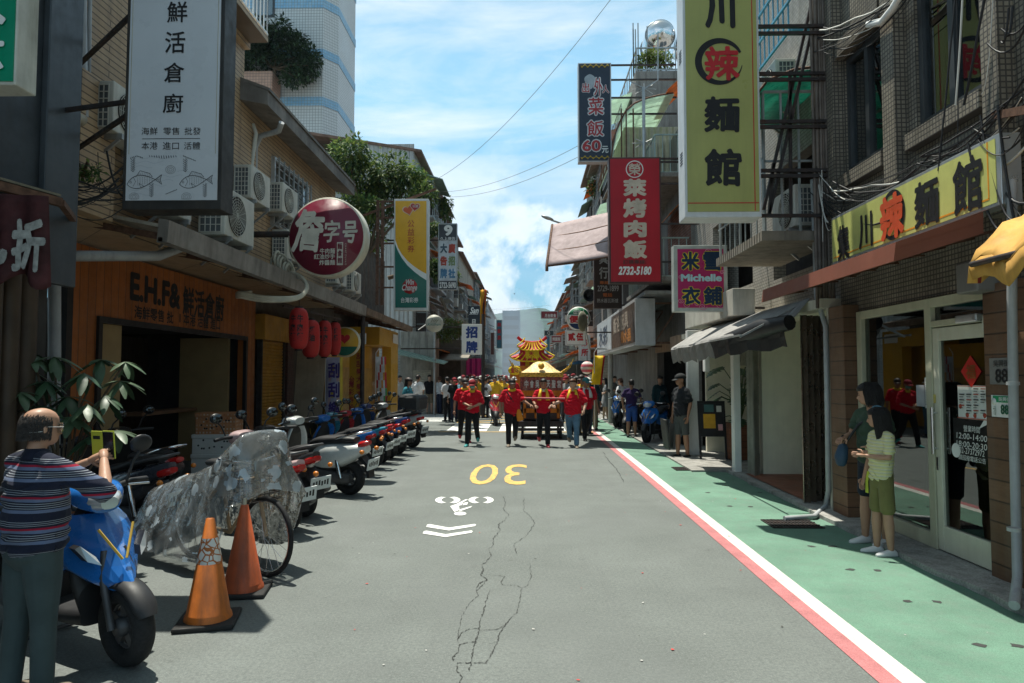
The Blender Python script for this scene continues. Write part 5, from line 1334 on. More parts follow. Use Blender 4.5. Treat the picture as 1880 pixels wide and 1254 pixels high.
# arcade below: pale posts, wall, folding doors, awning
b4 = thing('arcade', 'pale arcade entrance with folding metal doors and white posts', 'shopfront', (4.5, 11.3, 0))
XA = 3.6
for (px, py, wpx, lab) in ((1356, 872, 12, ''), (1275, 838, 20, '')):
 c = gr(px, py); w = wpx * c.y / F / 2
 MB().box((c.x - w, c.y, 0), (c.x + w, c.y + .18, 2.62)).build('post', M_WHITE, b4, bevel=.008)
m = MB().box((XA, 8.4, 2.5), (XA + .2, 15.9, 2.62)).box((XA + .1, 8.42, 0), (XA + .6, 8.47, 2.62)); m.build('lintel', M_CREAM, b4)
m = MB().box((5.4, 9.3, 0), (5.5, 10.4, 2.6)).box((XA + .28, 11.35, 0), (5.4, 11.5, 2.6)).box((6.9, 8.5, 0), (7.0, 15.6, 2.6)).box((XA + .2, 8.47, 2.56), (6.9, 15.6, 2.6)).box((XA + .3, 14.9, 0), (6.9, 15.0, 2.56)); m.build('wall', mat('pale cream wall', (.84, .8, .64), .6, var=.05, streak=.08), b4)
m = MB(); z0 = .04                                # weathered folded panels
for i in range(12):
 x = 3.54 + i * .045; ya_, yb_ = 8.86 + .09 * (i % 2) + i * .02, 8.86 + .09 * ((i + 1) % 2) + i * .02; m.prism([(x, ya_, z0), (x + .045, yb_, z0), (x + .045, yb_ + .02, z0), (x, ya_ + .02, z0)], (0, 0, 2.42))
m.build('folding_door', mat('brushed stainless door', (.36, .29, .23), .3, .8, var=.2, scale=3, streak=.12), b4)
m = MB()
for i in range(5):
 y = 11.15 + i * .075; m.prism([(XA + .06 + .1 * (i % 2), y, z0), (XA + .06 + .1 * ((i + 1) % 2), y + .08, z0), (XA + .08 + .1 * ((i + 1) % 2), y + .08, z0), (XA + .08 + .1 * (i % 2), y, z0)], (0, 0, 2.45))
m.build('folding_door', mat('weathered grey panel', (.28, .27, .23), .6, .2, var=.2, streak=.5), b4)
for i in range(3):
 f_ = MB().box((4.42, 14.88, 1.05 + i * .42), (5.05, 14.9, 1.4 + i * .42)).build('mailbox', mat('cream steel', (.5, .48, .42), .45), b4)
 MB().box((4.6, 14.865, 1.12 + i * .42), (4.63, 14.88, 1.3 + i * .42)).build('slot', M_STEELD, f_)
MB().box((3.62, 13.9, 1.75), (3.72, 14.1, 2.3)).base('intercom', M_WHITE, 'white plastic intercom box on the white post by the man in black', 'intercom', bevel=.015)
MB().box((3.5, 14.6, 1.55), (3.58, 14.95, 2.0)).base('notice_plate', mat('dull green plate', (.1, .16, .11), .5), 'dull green plate on the post left of the man in black', 'plate')
# grey awning
t = thing('fabric_awning', 'grey canvas awning with scalloped valance, its near end rolled up in black', 'awning', (3.2, 11, 2.3))
m = MB(); n = 24
y0, y1 = 8.75, 13.0
for i in range(n + 1):
 y = y0 + (y1 - y0) * i / n; s_ = .04 * math.sin(i * 1.4)
 xo = 2.75 + .04 * math.sin(i * .9) + (.55 * max(0, 1 - i / 9)); zo = 2.16 + .12 * max(0, 1 - i / 12)
 m.v += [V((XA + .02, y, 2.66)), V(((XA + xo) / 2, y, 2.45 + s_ * .5)), V((xo, y, zo + .04)), V((xo - .02, y, zo)), V((xo - .01 + .03 * (i % 2), y, zo - .1)), V((xo + .02 + .04 * (i % 2), y, zo - .24 + .03 * math.sin(i * 2)))]
for i in range(n):
 for j in range(5): k = i * 6 + j; m.f.append([k, k + 6, k + 7, k + 1]); m.m.append(1 if (j >= 3 and i < 9) else (2 if j >= 3 else 0)); m.sm.append(j < 2)
m.build('cloth', [mat('faded grey canvas', (.33, .32, .31), .8, var=.15, streak=.4), mat('black tarpaulin', (.018, .018, .02), .5, var=.3), mat('grey valance', (.2, .19, .18), .8, var=.2, streak=.3)], t, solid=.006)
m = MB()
pts = [(3.34, 8.7, 2.35), (3.15, 9.2, 2.3), (3.0, 9.9, 2.2), (2.85, 10.5, 2.14)]
m.tube(pts, [.1, .13, .12, .08], 10); m.build('rolled_tarpaulin', MATS['black tarpaulin'], t)
m = MB().bar((2.78, 8.9, 2.2), (2.78, 13, 2.18), .025)
for y in (9, 11, 12.9): m.bar((2.8, y, 2.18), (XA, y, 2.6), .025)
m.build('frame', M_GALV, t)
# white fascia box behind it
c0, c1 = wl(1258, 600, 3.25).y, wl(1346, 580, 3.25).y
MB().box((3.25, min(c0, c1), 2.62), (3.6, max(c0, c1), 3.05)).base('fascia_box', mat('rain streaked white sheet', (.58, .56, .5), .5, var=.1, streak=.55, dirt=(.2, .17, .13)), 'rain streaked white fascia box under the pink shop sign', 'fascia', bevel=.01)
# ------------------------------------------------------------------ notice board, plant
Yn = 13.4; xo = at(1312, 800, Yn).x
t = thing('notice_board', 'black easel notice board with a yellow sheet in the arcade', 'notice board', (xo, Yn, .05))
Mx = Matrix.Translation((xo, Yn, .05)) @ Matrix.Rotation(R(-8), 4, 'X') @ Matrix.Scale(.8, 4)
m = MB().box((-.36, 0, .0), (-.31, .03, 1.42), 0, Mx).box((.26, 0, .0), (.31, .03, 1.42), 0, Mx).box((-.31, 0, 1.36), (.26, .03, 1.42), 0, Mx).box((-.31, 0, .55), (.26, .03, .62), 0, Mx); m.build('frame', M_BLACK, t)
MB().box((-.31, .01, .62), (.26, .02, 1.36), 0, Mx).build('board', mat('black board', (.02, .02, .022), .6), t)
MB().box((-.23, -.003, .75), (.06, .007, 1.1), 0, Mx).build('notice', mat('amber paper', (.6, .33, .03), .6), t)
MB().box((.1, -.003, 1.15), (.22, .007, 1.3), 0, Mx).build('notice', M_PAP, t); MB().box((-.2, -.003, 1.15), (.03, .007, 1.33), 0, Mx).build('notice', mat('teal paper', (.06, .14, .14), .6), t)
MB().box((.12, -.003, .7), (.23, .007, .85), 0, Mx).build('notice', mat('pink paper', (.55, .3, .32), .6), t)
t = thing('potted_plant', 'big leaved monstera plant in a brown planter behind the notice board', 'plant', (4.15, 13.4, .05))
MB().box((3.95, 13.3, .05), (4.4, 13.75, .75)).build('planter', mat('brown timber planter', (.2, .075, .035), .6, planks=(.12, 'z', (.04, .015, .01))), t)
def leaf_monstera(mb, o, d, up, L_, mi=0):
 d = V(d).normalized(); side = d.cross(V(up)).normalized(); nrm = side.cross(d); pr = []
 for i in range(19):
  u = i / 18; wd = math.sin(math.pi * min(1, u * 1.05) ** .62) * .46; wd *= (1 if i % 3 else .55); pr.append((u, wd))
 L1 = [o + d * L_ * u - side * L_ * w + nrm * (-.25 * L_ * u * u - .12 * L_ * w) for u, w in pr]; R1 = [o + d * L_ * u + side * L_ * w + nrm * (-.25 * L_ * u * u - .12 * L_ * w) for u, w in pr]; C1 = [o + d * L_ * u + nrm * (-.25 * L_ * u * u) for u, w in pr]
 k = len(pr); mb.add(L1 + C1 + R1, [(i, i + 1, k + i + 1, k + i) for i in range(k - 1)] + [(k + i, k + i + 1, 2 * k + i + 1, 2 * k + i) for i in range(k - 1)], mi)
m = MB(); st = MB(); random.seed(12)
for i in range(22):
 a = random.uniform(0, 6.28); h = random.uniform(.8, 1.9); rr = random.uniform(.1, .5); o_ = V((4.15 + rr * math.cos(a), 13.5 + rr * math.sin(a), h))
 st.tube([(4.17, 13.5, .7), (4.17 + rr * .5 * math.cos(a), 13.5 + rr * .5 * math.sin(a), h * .7 + .3), o_], .009, 5); leaf_monstera(m, o_, (math.cos(a), math.sin(a) - .5, -.35), (0, 0, 1), random.uniform(.28, .46))
M_LEAFD = mat('dark glossy leaf', (.022, .07, .028), .35, var=.3, spec=.5)
m.build('leaves', M_LEAFD, t); st.build('stems', mat('plant stem', (.06, .1, .03), .6), t)
# ------------------------------------------------------------------ signs along the right
def board(name, label, px0, px1, py0, py1, Y, th, cab, face, letters_=(), brk=(), inset=3, lm=(), lab_part=None):
 t = thing(name, label, 'sign', at((px0 + px1) / 2, py1, Y))
 m = MB(); rect_y(m, px0, py0, px1, py1, Y, th); m.build('cabinet', cab, t, bevel=.008)
 m = MB(); rect_y(m, px0 + inset, py0 + inset, px1 - inset, py1 - inset, Y - .006, .006); m.build('face_panel', face, t)
 if letters_:
  m = MB()
  for s_, x0, y0, x1, y1, mi, bd in letters_: txt_y(m, s_, x0, y0, x1, y1, Y - .006 - .004 * mi, mi, bold=bd)
  m.build('lettering', lm, t)
 if brk:
  m = MB(); xr_ = at(px1, py1, Y).x
  for py in brk: z = at(px1, py, Y).z; m.box((xr_, Y + .04, z - .02), (3.95, Y + .08, z + .02))
  m.build('bracket', M_STEELD, t)
 return t
M_SEDG = mat('pale grey cabinet', (.5, .51, .52), .4, var=.1, streak=.3)
M_DKEDG = mat('dark brown cabinet', (.05, .03, .028), .5, var=.2)
M_REDF = mat('crimson sign face', (.4, .008, .02), .4, var=.1, scale=1.5, streak=.25, dirt=(.2, .02, .02))
t = board('signboard', 'tall crimson barbecue rice signboard with cream characters', 1119, 1213, 288, 520, 15.5, .26, M_DKEDG, M_REDF,
      [('萊', 1144, 328, 1187, 361, 0, .05), ('烤', 1144, 364, 1187, 400, 0, .05), ('肉', 1145, 404, 1187, 436, 0, .05), ('飯', 1144, 440, 1188, 475, 0, .05), ('榮', 1154, 300, 1176, 322, 0, .02), ('訂購專線:', 1144, 477, 1186, 485, 2, .02)],
      (290, 296, 336, 410, 480), 3, [mat('cream characters', (.56, .47, .38), .5), M_WHL, mat('dark grey red characters', (.1, .03, .03), .5)])
m = MB(); Y = 15.5; c = at(1165, 311, Y)
m.torus((c.x, Y - .009, c.z), .19, .013, 'y', 40, 6); txt_y(m, '2732-5180', 1135, 489, 1196, 505, Y - .006, bold=.045, shear=.2); m.build('lettering', M_WHL, t)
t = board('signboard', 'tall navy rice signboard with red characters, 60 and gold scroll borders', 1062, 1122, 115, 297, 17.6, .26, M_SEDG, mat('navy sign face', (.022, .032, .052), .4, var=.08),
      [('出', 1068, 151, 1083, 171, 1, .09), ('外', 1089, 141, 1108, 178, 1, .09), ('人', 1105, 155, 1119, 172, 1, .09), ('菜', 1078, 177, 1110, 213, 1, .075), ('飯', 1076, 219, 1110, 252, 1, .075), ('60', 1067, 255, 1105, 280, 1, .07),
       ('出', 1069, 152, 1082, 170, 2, .015), ('外', 1091, 143, 1106, 176, 2, .015), ('人', 1106, 156, 1118, 171, 2, .015), ('菜', 1080, 179, 1108, 211, 2, .015), ('飯', 1078, 221, 1108, 250, 2, .015), ('60', 1069, 257, 1103, 278, 2, .03), ('元', 1105, 268, 1117, 281, 0, .02)],
      (118, 145, 178, 208), 2, [M_WHL, mat('pale outline', (.55, .55, .56), .5), mat('dull red characters', (.36, .03, .035), .5)])
lo = [o for o in t.children if o.name.startswith('lettering')][0]
for v in lo.data.vertices: pass
m = MB(); Y = 17.6
for py in (121, 289):
 pts = []
 for i in range(61):
  u = i / 60 * 5; px = 1066 + (u + .22 * math.sin(u * 2 * math.pi * 2)) * 10.4; pts.append(at(px, py + 2.6 * math.sin(u * 2 * math.pi), Y - .01))
 m.tube(pts, .012, 5)
m.build('scroll_border', mat('gold paint', (.5, .33, .04), .5), t)
# smiling cook left plain: a pale soft patch behind the characters
m = MB(); c = at(1083, 150, Y); m.add([(c.x + .13 * math.cos(a) * (1 + .25 * math.sin(3 * a)), Y - .0085, c.z + .2 * math.sin(a)) for a in (i * 2 * math.pi / 24 for i in range(24))], [tuple(range(24))[::-1]]); m.build('pale_patch', mat('pale grey patch', (.34, .37, .4), .5), t)
M_MAG = mat('magenta sign face', (.42, .02, .12), .35, var=.08, coat=.15)
K_ = [('米', 1251, 462, 1284, 497), ('雪', 1291, 462, 1326, 497), ('衣', 1252, 526, 1286, 560), ('鋪', 1292, 526, 1326, 560)]
t = board('signboard', 'magenta clothes shop signboard with navy characters outlined in yellow', 1238, 1335, 450, 572, 11.3, .2, mat('pale sage cabinet', (.45, .47, .44), .4, streak=.2), M_MAG,
      [(c, x0 - 1, y0 - 1, x1 + 1, y1 + 1, 1, .095) for c, x0, y0, x1, y1 in K_] + [(c, x0, y0, x1, y1, 2, .04) for c, x0, y0, x1, y1 in K_] + [('Michelle', 1250, 503, 1325, 517, 1, .05)],
      (458, 565), 7, [M_WHL, mat('yellow outline', (.7, .55, .02), .5), mat('navy characters', (.01, .03, .07), .5)])
lo = [o for o in t.children if o.name.startswith('lettering')][0]
m = MB(); txt_y(m, 'Michelle', 1250, 503, 1325, 517, 11.283, bold=.045); m.build('lettering', mat('pale blue letters', (.42, .62, .68), .5), t)
m = MB(); random.seed(31); Y = 11.3
for cx, cy, s_, k_ in ((1318, 466, 9, 1), (1300, 462, 7, -1), (1322, 560, 8, 1), (1262, 560, 9, -1), (1290, 563, 8, 1), (1250, 552, 6, 1), (1250, 508, 5, 1), (1326, 500, 5, -1), (1280, 558, 6, -1)):
 m.tube([at(cx + s_ * (1 - i / 26) * math.cos(k_ * i * .42), cy + s_ * .8 * (1 - i / 26) * math.sin(k_ * i * .42), Y - .0085) for i in range(26)], .006, 5)
m.build('scroll_pattern', mat('pink swirl', (.62, .25, .36), .5), t)
board('signboard', 'dark brown hardware signboard with grey and orange writing', 1091, 1141, 440, 566, 20.0, .22, M_DKEDG, mat('brown sign face', (.045, .028, .024), .45),
      [('具', 1100, 466, 1116, 485, 0, .03), ('行', 1100, 490, 1116, 512, 0, .03), ('專線', 1101, 516, 1118, 522, 1, .02), ('2729-1899', 1097, 524, 1136, 535, 0, .02), ('電話', 1107, 538, 1124, 545, 1, .02), ('熱水器瓦斯爐', 1096, 548, 1135, 556, 0, .01)], (470, 560), 2, [mat('grey letters', (.36, .34, .33), .5), mat('orange letters', (.5, .13, .03), .5)])
# round green lunch sign with a small board below
Y = 22.0
c = at(1062, 585, Y); r_ = 21.5 * Y / F
t = thing('round_sign', 'round green lunch box sign with red characters', 'sign', (c.x, Y, c.z - r_))
MB().lathe([(0, -.1), (r_, -.1), (r_, .1), (0, .1)], c, 36, 0, 'y').build('cabinet', M_WHITE, t)
m = MB().lathe([(0, -.11), (r_ * .93, -.11), (r_ * .93, -.1)], c, 36, 0, 'y'); m.build('face_panel', mat('lunch green', (.01, .16, .07), .4), t)
m = MB(); rr = r_ * .93
m.add([(c.x + rr * math.cos(a), Y - .115, c.z + rr * math.sin(a)) for a in (R(190) + R(160) * i / 16 for i in range(17))], [tuple(range(17))], 2)
rect_y(m, 1043.5, 578, 1080.5, 594, Y - .118, .002, 1); txt_y(m, '便當', 1045, 579, 1079, 593, Y - .12, 0, bold=.05); txt_y(m, '出外人', 1053, 568, 1075, 577, Y - .116, 1, bold=.03)
m.build('lettering', [M_REDL, M_WHL, mat('lunch navy', (.02, .04, .12))], t)
board('signboard', 'small white signboard with two red characters under the round green sign', 1038, 1076, 606, 634, 22.0, .16, M_SEDG, M_WHITE, [('貳', 1043, 611, 1056, 626, 0, .06), ('伍', 1058, 611, 1071, 626, 0, .06)], (610,), 2, [M_REDL])
# long box signs over the pavement
XL = 2.75
t = thing('signboard', 'long brown and white box signboards over the dark workshop', 'sign', (XL, 20, 2.5))
yA, yM, yB = 17.2, 22.0, 26.5
MB().box((XL, yA, 2.43), (XL + .5, yB, 3.62)).build('cabinet', M_SEDG, t, bevel=.01)
MB().box((XL - .01, yA + .1, 2.52), (XL, yM - .05, 3.54)).build('face_panel', mat('dark brown sign sheet', (.09, .06, .045), .45, var=.1), t)
MB().box((XL - .01, yM + .05, 2.52), (XL, yB - .1, 3.54)).build('face_panel', mat('white sign sheet', (.52, .55, .58), .45), t)
m = MB()
letters(m, '衛浴廚具', (XL - .012, 0, 0), (0, -1, 0), (0, 0, 1), (-19.9, 3.2, 3.2, .5), 0, bold=.03); letters(m, '熱水器', (XL - .012, 0, 0), (0, -1, 0), (0, 0, 1), (-18.8, 2.76, 1.9, .36), 1, bold=.03); letters(m, '水彩', (XL - .012, 0, 0), (0, -1, 0), (0, 0, 1), (-24.3, 3.05, 2.6, .7), 2, bold=.03)
m.build('lettering', [mat('tan letters', (.36, .3, .25)), mat('orange sign letters', (.5, .2, .05)), mat('slate letters', (.06, .08, .12))], t)
m = MB()
for y in (17.3, 19.5, 21.9, 24, 26.3):
 m.bar((XL + .5, y, 3.5), (3.9, y, 3.5), .05); m.bar((XL + .5, y, 2.5), (3.9, y, 2.5), .05); m.bar((XL + .5, y, 2.5), (3.9, y, 3.5), .04)
m.build('bracket', M_RUST, t)
MB().box((2.9, 16.6, 3.66), (4.0, 21.5, 3.74)).base('sheet_canopy', mat('grey corrugated sheet', (.33, .34, .35), .55, .3, wave=(.1, 'y'), streak=.5), 'grey corrugated sheet canopy over the brown box sign', 'canopy')
# ------------------------------------------------------------------ workshop and upper floors
b5 = thing('old_building', 'weathered building with dark workshop, orange awnings and brick patch', 'building', (6, 18, 0))
m = MB(); wallx(m, 3.9, 4.1, 16.05, 20.75, 0, 8.0, [(16.6, 20.4, .02, 2.35)]); m.box((4.1, 16.05, 2.6), (9, 16.2, 8.0)).box((4.1, 16.05, 7.9), (9, 20.75, 8.0)); m.build('wall', M_CONCD, b5)
m = MB().box((3.55, 15.92, 2.32), (3.9, 16.9, 2.62)).box((3.86, 16.4, 2.34), (3.98, 20.5, 2.6)); m.build('lintel', mat('raw plaster lintel', (.34, .24, .17), .8, streak=.5), b5)
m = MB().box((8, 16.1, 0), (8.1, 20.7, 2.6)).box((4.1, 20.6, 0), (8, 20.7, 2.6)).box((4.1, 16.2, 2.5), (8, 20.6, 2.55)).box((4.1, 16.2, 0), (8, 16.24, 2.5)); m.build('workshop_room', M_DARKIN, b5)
m = MB().box((3.88, 16.1, 3.9), (3.9, 18.6, 5.9)); m.build('brick_patch', mat('old red bricks', (.22, .09, .06), .85, tile=(.22, .07, .008, (.16, .06, .04), (.2, .17, .15), .5), var=.3), b5)
m = MB()
for zz in (4.0, 6.5):
 for i in range(22): y = 16.3 + i * .2; m.tube([(3.1, y, zz), (3.1, y, zz + .95)], .012, 5)
 m.bar((3.1, 16.2, zz + .95), (3.1, 20.7, zz + .95), .035); m.bar((3.1, 16.2, zz), (3.1, 20.7, zz), .035)
 for i in range(5): m.tube([(3.1 + i * .18, 16.2, zz), (3.1 + i * .18, 16.2, zz + .95)], .012, 5)
 m.bar((3.1, 16.2, zz + .95), (3.9, 16.2, zz + .95), .035); m.bar((3.1, 16.2, zz + .03), (3.9, 16.2, zz + .03), .035)
m.build('balcony_railing', mat('pale green rail', (.3, .38, .36), .5, .1, var=.15, streak=.3), b5)
for zz in (3.92, 6.42): MB().box((3.05, 16.15, zz), (3.9, 20.7, zz + .1)).build('balcony_floor', M_CONCD, b5)
M_ORS = mat('orange corrugated plastic', (.68, .22, .035), .45, var=.25, scale=4, streak=.35, dirt=(.3, .12, .04), wave=(.09, 'y'), transl=.35)
def slope_awning(par, x0, x1, y0, y1, z0, z1, mt, name='awning', th=.02):
 return MB().prism([(x0, y0, z0), (x1, y0, z1), (x1, y0, z1 + th), (x0, y0, z0 + th)], (0, y1 - y0, 0)).build(name, mt, par)
p = at(1228, 395, 16.3); slope_awning(b5, p.x - .0, 3.95, 16.3, 18.3, p.z, p.z + .55, M_ORS)
p = at(1226, 165, 17); slope_awning(b5, p.x, 4.4, 17, 19, p.z, p.z + .75, M_ORS)
# curved pale green awning on the third floor
t = thing('curved_awning', 'curved pale green ribbed plastic awning over a cream balcony box', 'awning', (3, 19, 7))
Y = 17.3
prof = [(1124, 290), (1126, 272), (1131, 248), (1139, 225), (1150, 205), (1166, 191), (1187, 182), (1212, 176), (1237, 172)]
pp = [at(px, py, Y) for px, py in prof]
M_GRN2 = mat('pale green plastic', (.72, .86, .76), .4, var=.12, streak=.2, transl=.5, dirt=(.25, .35, .25))
MB().rings([[V((q.x, y, q.z)) for q in pp] + [V((q.x + .015, y, q.z - .015)) for q in pp[::-1]] for y in (Y, Y + 3.2)], smooth=False).build('sheet', M_GRN2, t)
m = MB()
for i in range(6): y = Y + i * .64; m.tube([V((q.x - .02, y, q.z + .02)) for q in pp], .022, 6)
for q in pp[::2]: m.tube([(q.x - .02, Y, q.z + .02), (q.x - .02, Y + 3.2, q.z + .02)], .018, 6)
for px in (1141, 1150, 1163, 1182): a = at(px, 285, Y); m.tube([(a.x, Y - .02, a.z - .4), (a.x, Y - .02, at(px, 200, Y).z)], .02, 6)
m.build('ribs', M_RUST, t)
a, c = at(1146, 288, 18.2), at(1245, 233, 18.2)
MB().box((a.x, 18.2, a.z - .6), (5, 20.6, c.z)).build('balcony_box', mat('cream corrugated sheet', (.5, .46, .33), .6, wave=(.16, 'u'), streak=.2), t)
m = MB(); a = at(1183, 330, 16.6); m.tube([(a.x, 16.6, a.z), (a.x, 16.6, at(1183, 160, 16.6).z)], .04, 8)
for py in (163, 262):
 c = at(1183, py, 16.6)
 for i in range(8): an = i * math.pi / 4; m.tube([c, c + V((.3 * math.cos(an), .05, .16 * math.sin(an)))], .012, 5)
m.bar(at(1183, 163, 16.6), at(1208, 147, 16.6), .025); m.bar(at(1208, 147, 16.6), at(1208, 60, 16.6), .025); m.bar(at(1183, 163, 16.6), at(1150, 145, 16.6), .02)
m.base('aerial_mast', M_GALV, 'aerial mast with spiky crossarms before the curved green awning', 'aerial')
# tall concrete building with roof tank
b6 = thing('concrete_building', 'tall stained concrete building with roof railing', 'building', (6.5, 26, 0))
XT = 3.4
m = MB().box((XT + .5, 20.8, 0), (9, 31, 3.0)).box((XT, 20.8, 3.0), (9, 31, 11.1)); m.build('wall', M_CONCD, b6)
for fl in range(3):
 for i in range(3):
  y, z = 21.6 + i * 3.1, 3.9 + fl * 2.6
  w = MB().box((XT - .03, y, z), (XT + .02, y + 2.2, z + 1.4)).build('window', M_DARKIN, b6)
  m = MB()
  for k_ in range(8): m.box((XT - .35, y + .31 * k_, z - .1), (XT - .33, y + .31 * k_ + .02, z + 1.3))
  for k_ in range(4): m.box((XT - .36, y, z - .1 + k_ * .45), (XT - .34, y + 2.2, z - .08 + k_ * .45))
  m.build('cage', M_GALV, w)
  MB().prism([(XT - .7, y - .1, z + 1.35), (XT, y - .1, z + 1.6), (XT, y - .1, z + 1.63), (XT - .7, y - .1, z + 1.38)], (0, 2.4, 0)).build('awning', (M_ORS, mat('grey tin', (.3, .29, .27), .6, streak=.5), M_GRN2)[(i + fl) % 3], w)
m = MB(); zz = 11.1
for i in range(18): m.tube([(XT + .05, 20.9 + i * .5, zz), (XT + .05, 20.9 + i * .5, zz + .75)], .018, 5); m.tube([(XT + .05 + i * .3, 20.85, zz), (XT + .05 + i * .3, 20.85, zz + .75)], .018, 5)
for k_ in (.06, .75): m.bar((XT + .05, 20.85, zz + k_), (XT + .05, 31, zz + k_), .04); m.bar((XT + .05, 20.85, zz + k_), (9, 20.85, zz + k_), .04)
for px in (1152, 1160, 1170, 1175, 1192): a = at(px, 120, 20.9); m.tube([(max(a.x, XT), 21.2, zz), (max(a.x, XT), 21.2, at(px, 45, 20.9).z + (px % 3) * .1)], .02, 5)
m.build('roof_railing', M_GALV, b6)
t = thing('water_tank', 'shiny steel water tank on the roof of the concrete building', 'tank', at(1212, 90, 23))
c = at(1213, 62, 23); r_ = .5
Mt = Matrix.Translation((c.x, 23.0, c.z))
MB().lathe([(0, -.95), (r_ * .5, -.9), (r_ * .9, -.72), (r_, -.5), (r_, .5), (r_ * .9, .72), (0, .9)], (c.x, 23.6, c.z), 28, 0, 'y').build('drum', mat('polished tank steel', (.72, .73, .74), .12, 1, var=.05), t)
m = MB()
for dy in (-.5, .5): m.torus((c.x, 23.6 + dy, c.z), r_ * 1.02, .02, 'y', 28, 6); m.bar((c.x - .4, 23.6 + dy, c.z - 1.2), (c.x, 23.6 + dy, c.z - .4), .05); m.bar((c.x + .4, 23.6 + dy, c.z - 1.2), (c.x, 23.6 + dy, c.z - .4), .05)
m.build('stand', M_GALV, t)
t = thing('water_tank', 'second steel water tank mostly hidden behind the olive signboard', 'tank', at(1250, 90, 23))
MB().lathe([(0, -.95), (.45, -.72), (.5, -.5), (.5, .5), (.45, .72), (0, .9)], (c.x + 1.1, 23.6, c.z), 28, 0, 'y').build('drum', MATS['polished tank steel'], t)
# big open purple awning
t = thing('fabric_awning', 'faded mauve canvas awning standing out over the street', 'awning', at(1060, 440, 20))
q0, q1, q2, q3 = at(1016, 412, 17), at(1125, 388, 17.0), at(1125, 452, 19.5), at(1003, 487, 19.5)
q0 = at(1014, 413, 19.3); q1 = at(1122, 389, 18.3); q2 = at(1122, 470, 16.6); q3 = at(1004, 487, 17.2)
m = MB(); n = 10
for j in range(n + 1):
 for i in range(n + 1):
  u, w = i / n, j / n; p = (q0.lerp(q1, u)).lerp(q3.lerp(q2, u), w); p.z -= .06 * math.sin(math.pi * u) * math.sin(math.pi * w * 2) ** 2; m.v.append(p)
for j in range(n):
 for i in range(n): k = j * (n + 1) + i; m.f.append([k, k + n + 1, k + n + 2, k + 1]); m.m.append(0); m.sm.append(True)
m.build('cloth', mat('mauve canvas', (.35, .27, .27), .8, var=.12, streak=.25), t, solid=.015)
m = MB()
for w in (.3, .66, .98): m.tube([q0.lerp(q3, w) - V((0, 0, .04)), q0.lerp(q3, w).lerp(q1.lerp(q2, w), .55) - V((0, 0, .06)), q1.lerp(q2, w) - V((0, 0, .02))], .03, 6)
m.tube([q0, q3, q3 - V((0, 0, .15))], .04, 6); m.build('frame', M_RUST, t)
t = thing('street_lamp', 'grey street lamp head on a short arm above the mauve awning', 'street lamp', at(1030, 412, 24))
m = MB().tube([at(1090, 430, 24), at(1030, 410, 24), at(1012, 404, 24)], .035, 8); m.build('arm', M_GALV, t)
c = at(1005, 400, 24); m = MB().ball(c, (.24, .12, .06), 14, 8, 0, Matrix.Rotation(R(20), 4, 'Y')); m.build('lamp_head', M_GALV, t)
MB().tube([(2.95, 24.0, 0), (2.95, 24.0, 8)], .09, 10).base('utility_post', M_CONC, 'tall grey concrete post by the yellow flag and lunch sign', 'post')
t = thing('loudspeaker', 'black horn loudspeaker on the post above the round green sign', 'loudspeaker', at(1082, 548, 23))
c = at(1082, 543, 23); MB().lathe([(0, .25), (.06, .25), (.08, .1), (.2, -.15), (.22, -.16), (.12, 0), (0, .05)], c, 18, 0, 'y').build('horn', M_BLACK, t)
t = thing('traffic_mirror', 'round traffic mirror with weathered back beside the lunch sign', 'mirror', at(1070, 600, 20.5))
c = at(1072, 590, 20.5); Mm = Matrix.Translation(c) @ Matrix.Rotation(R(60), 4, 'Z')
MB().lathe([(0, -.05), (.2, -.03), (.3, .02), (.31, .06), (.2, .1), (0, .12)], (0, 0, 0), 22, 0, 'y', ).xf(Mm).build('mirror', mat('mossy back', (.18, .18, .13), .7, var=.3), t)
m = MB().tube([c, at(1082, 640, 20.7), (2.95, 23.95, 2.6)], .03, 6); m.build('arm', M_GALV, t)
# ================================================================== trees and plants
def leafmat(n, c, tl=.35): return mat(n, c, .5, var=.45, scale=1.6, transl=tl, spec=.35)
M_BARK = mat('bark', (.12, .085, .055), .85, var=.3, bump=.5, bscale=40)
def crown(clumps, n, size, seed, droop=.2):
 """leaf-sized folded blades spread over the shells of many clumps"""
 random.seed(seed); m = MB(); tot = sum(r ** 2 for _, r in clumps)
 for c, r in clumps:
  for _ in range(int(n * r * r / tot)):
   d = V((random.gauss(0, 1), random.gauss(0, 1), random.gauss(0, .8))).normalized(); p = V(c) + d * r * random.uniform(.45, 1.06) * (1 + .25 * noise.noise(d * 2.5 + V(c)))
   a = (d + V((random.uniform(-.8, .8), random.uniform(-.8, .8), random.uniform(-.6, .5) - droop))).normalized(); s = a.cross(V((random.uniform(-.4, .4), random.uniform(-.4, .4), 1))).normalized(); L_ = size * random.uniform(.6, 1.35); w = L_ * .23; u = s.cross(a)
   k = len(m.v); m.v += [p, p + a * L_ * .5 + s * w + u * w * .3, p + a * L_ - u * L_ * .12, p + a * L_ * .5 - s * w + u * w * .3, p + a * L_ * .5]
   m.f += [[k, k + 1, k + 4], [k + 1, k + 2, k + 4], [k + 2, k + 3, k + 4], [k + 3, k, k + 4]]; q = random.randrange(3); m.m += [q] * 4; m.sm += [False] * 4
 return m
GREENS = [leafmat('leaf green', (.085, .14, .04)), leafmat('leaf deep green', (.04, .085, .03)), leafmat('leaf light green', (.17, .22, .055))]
DARKG = [leafmat('leaf dark', (.025, .055, .025), .2), leafmat('leaf darker', (.018, .04, .02), .2), leafmat('leaf mid', (.05, .085, .035), .2)]
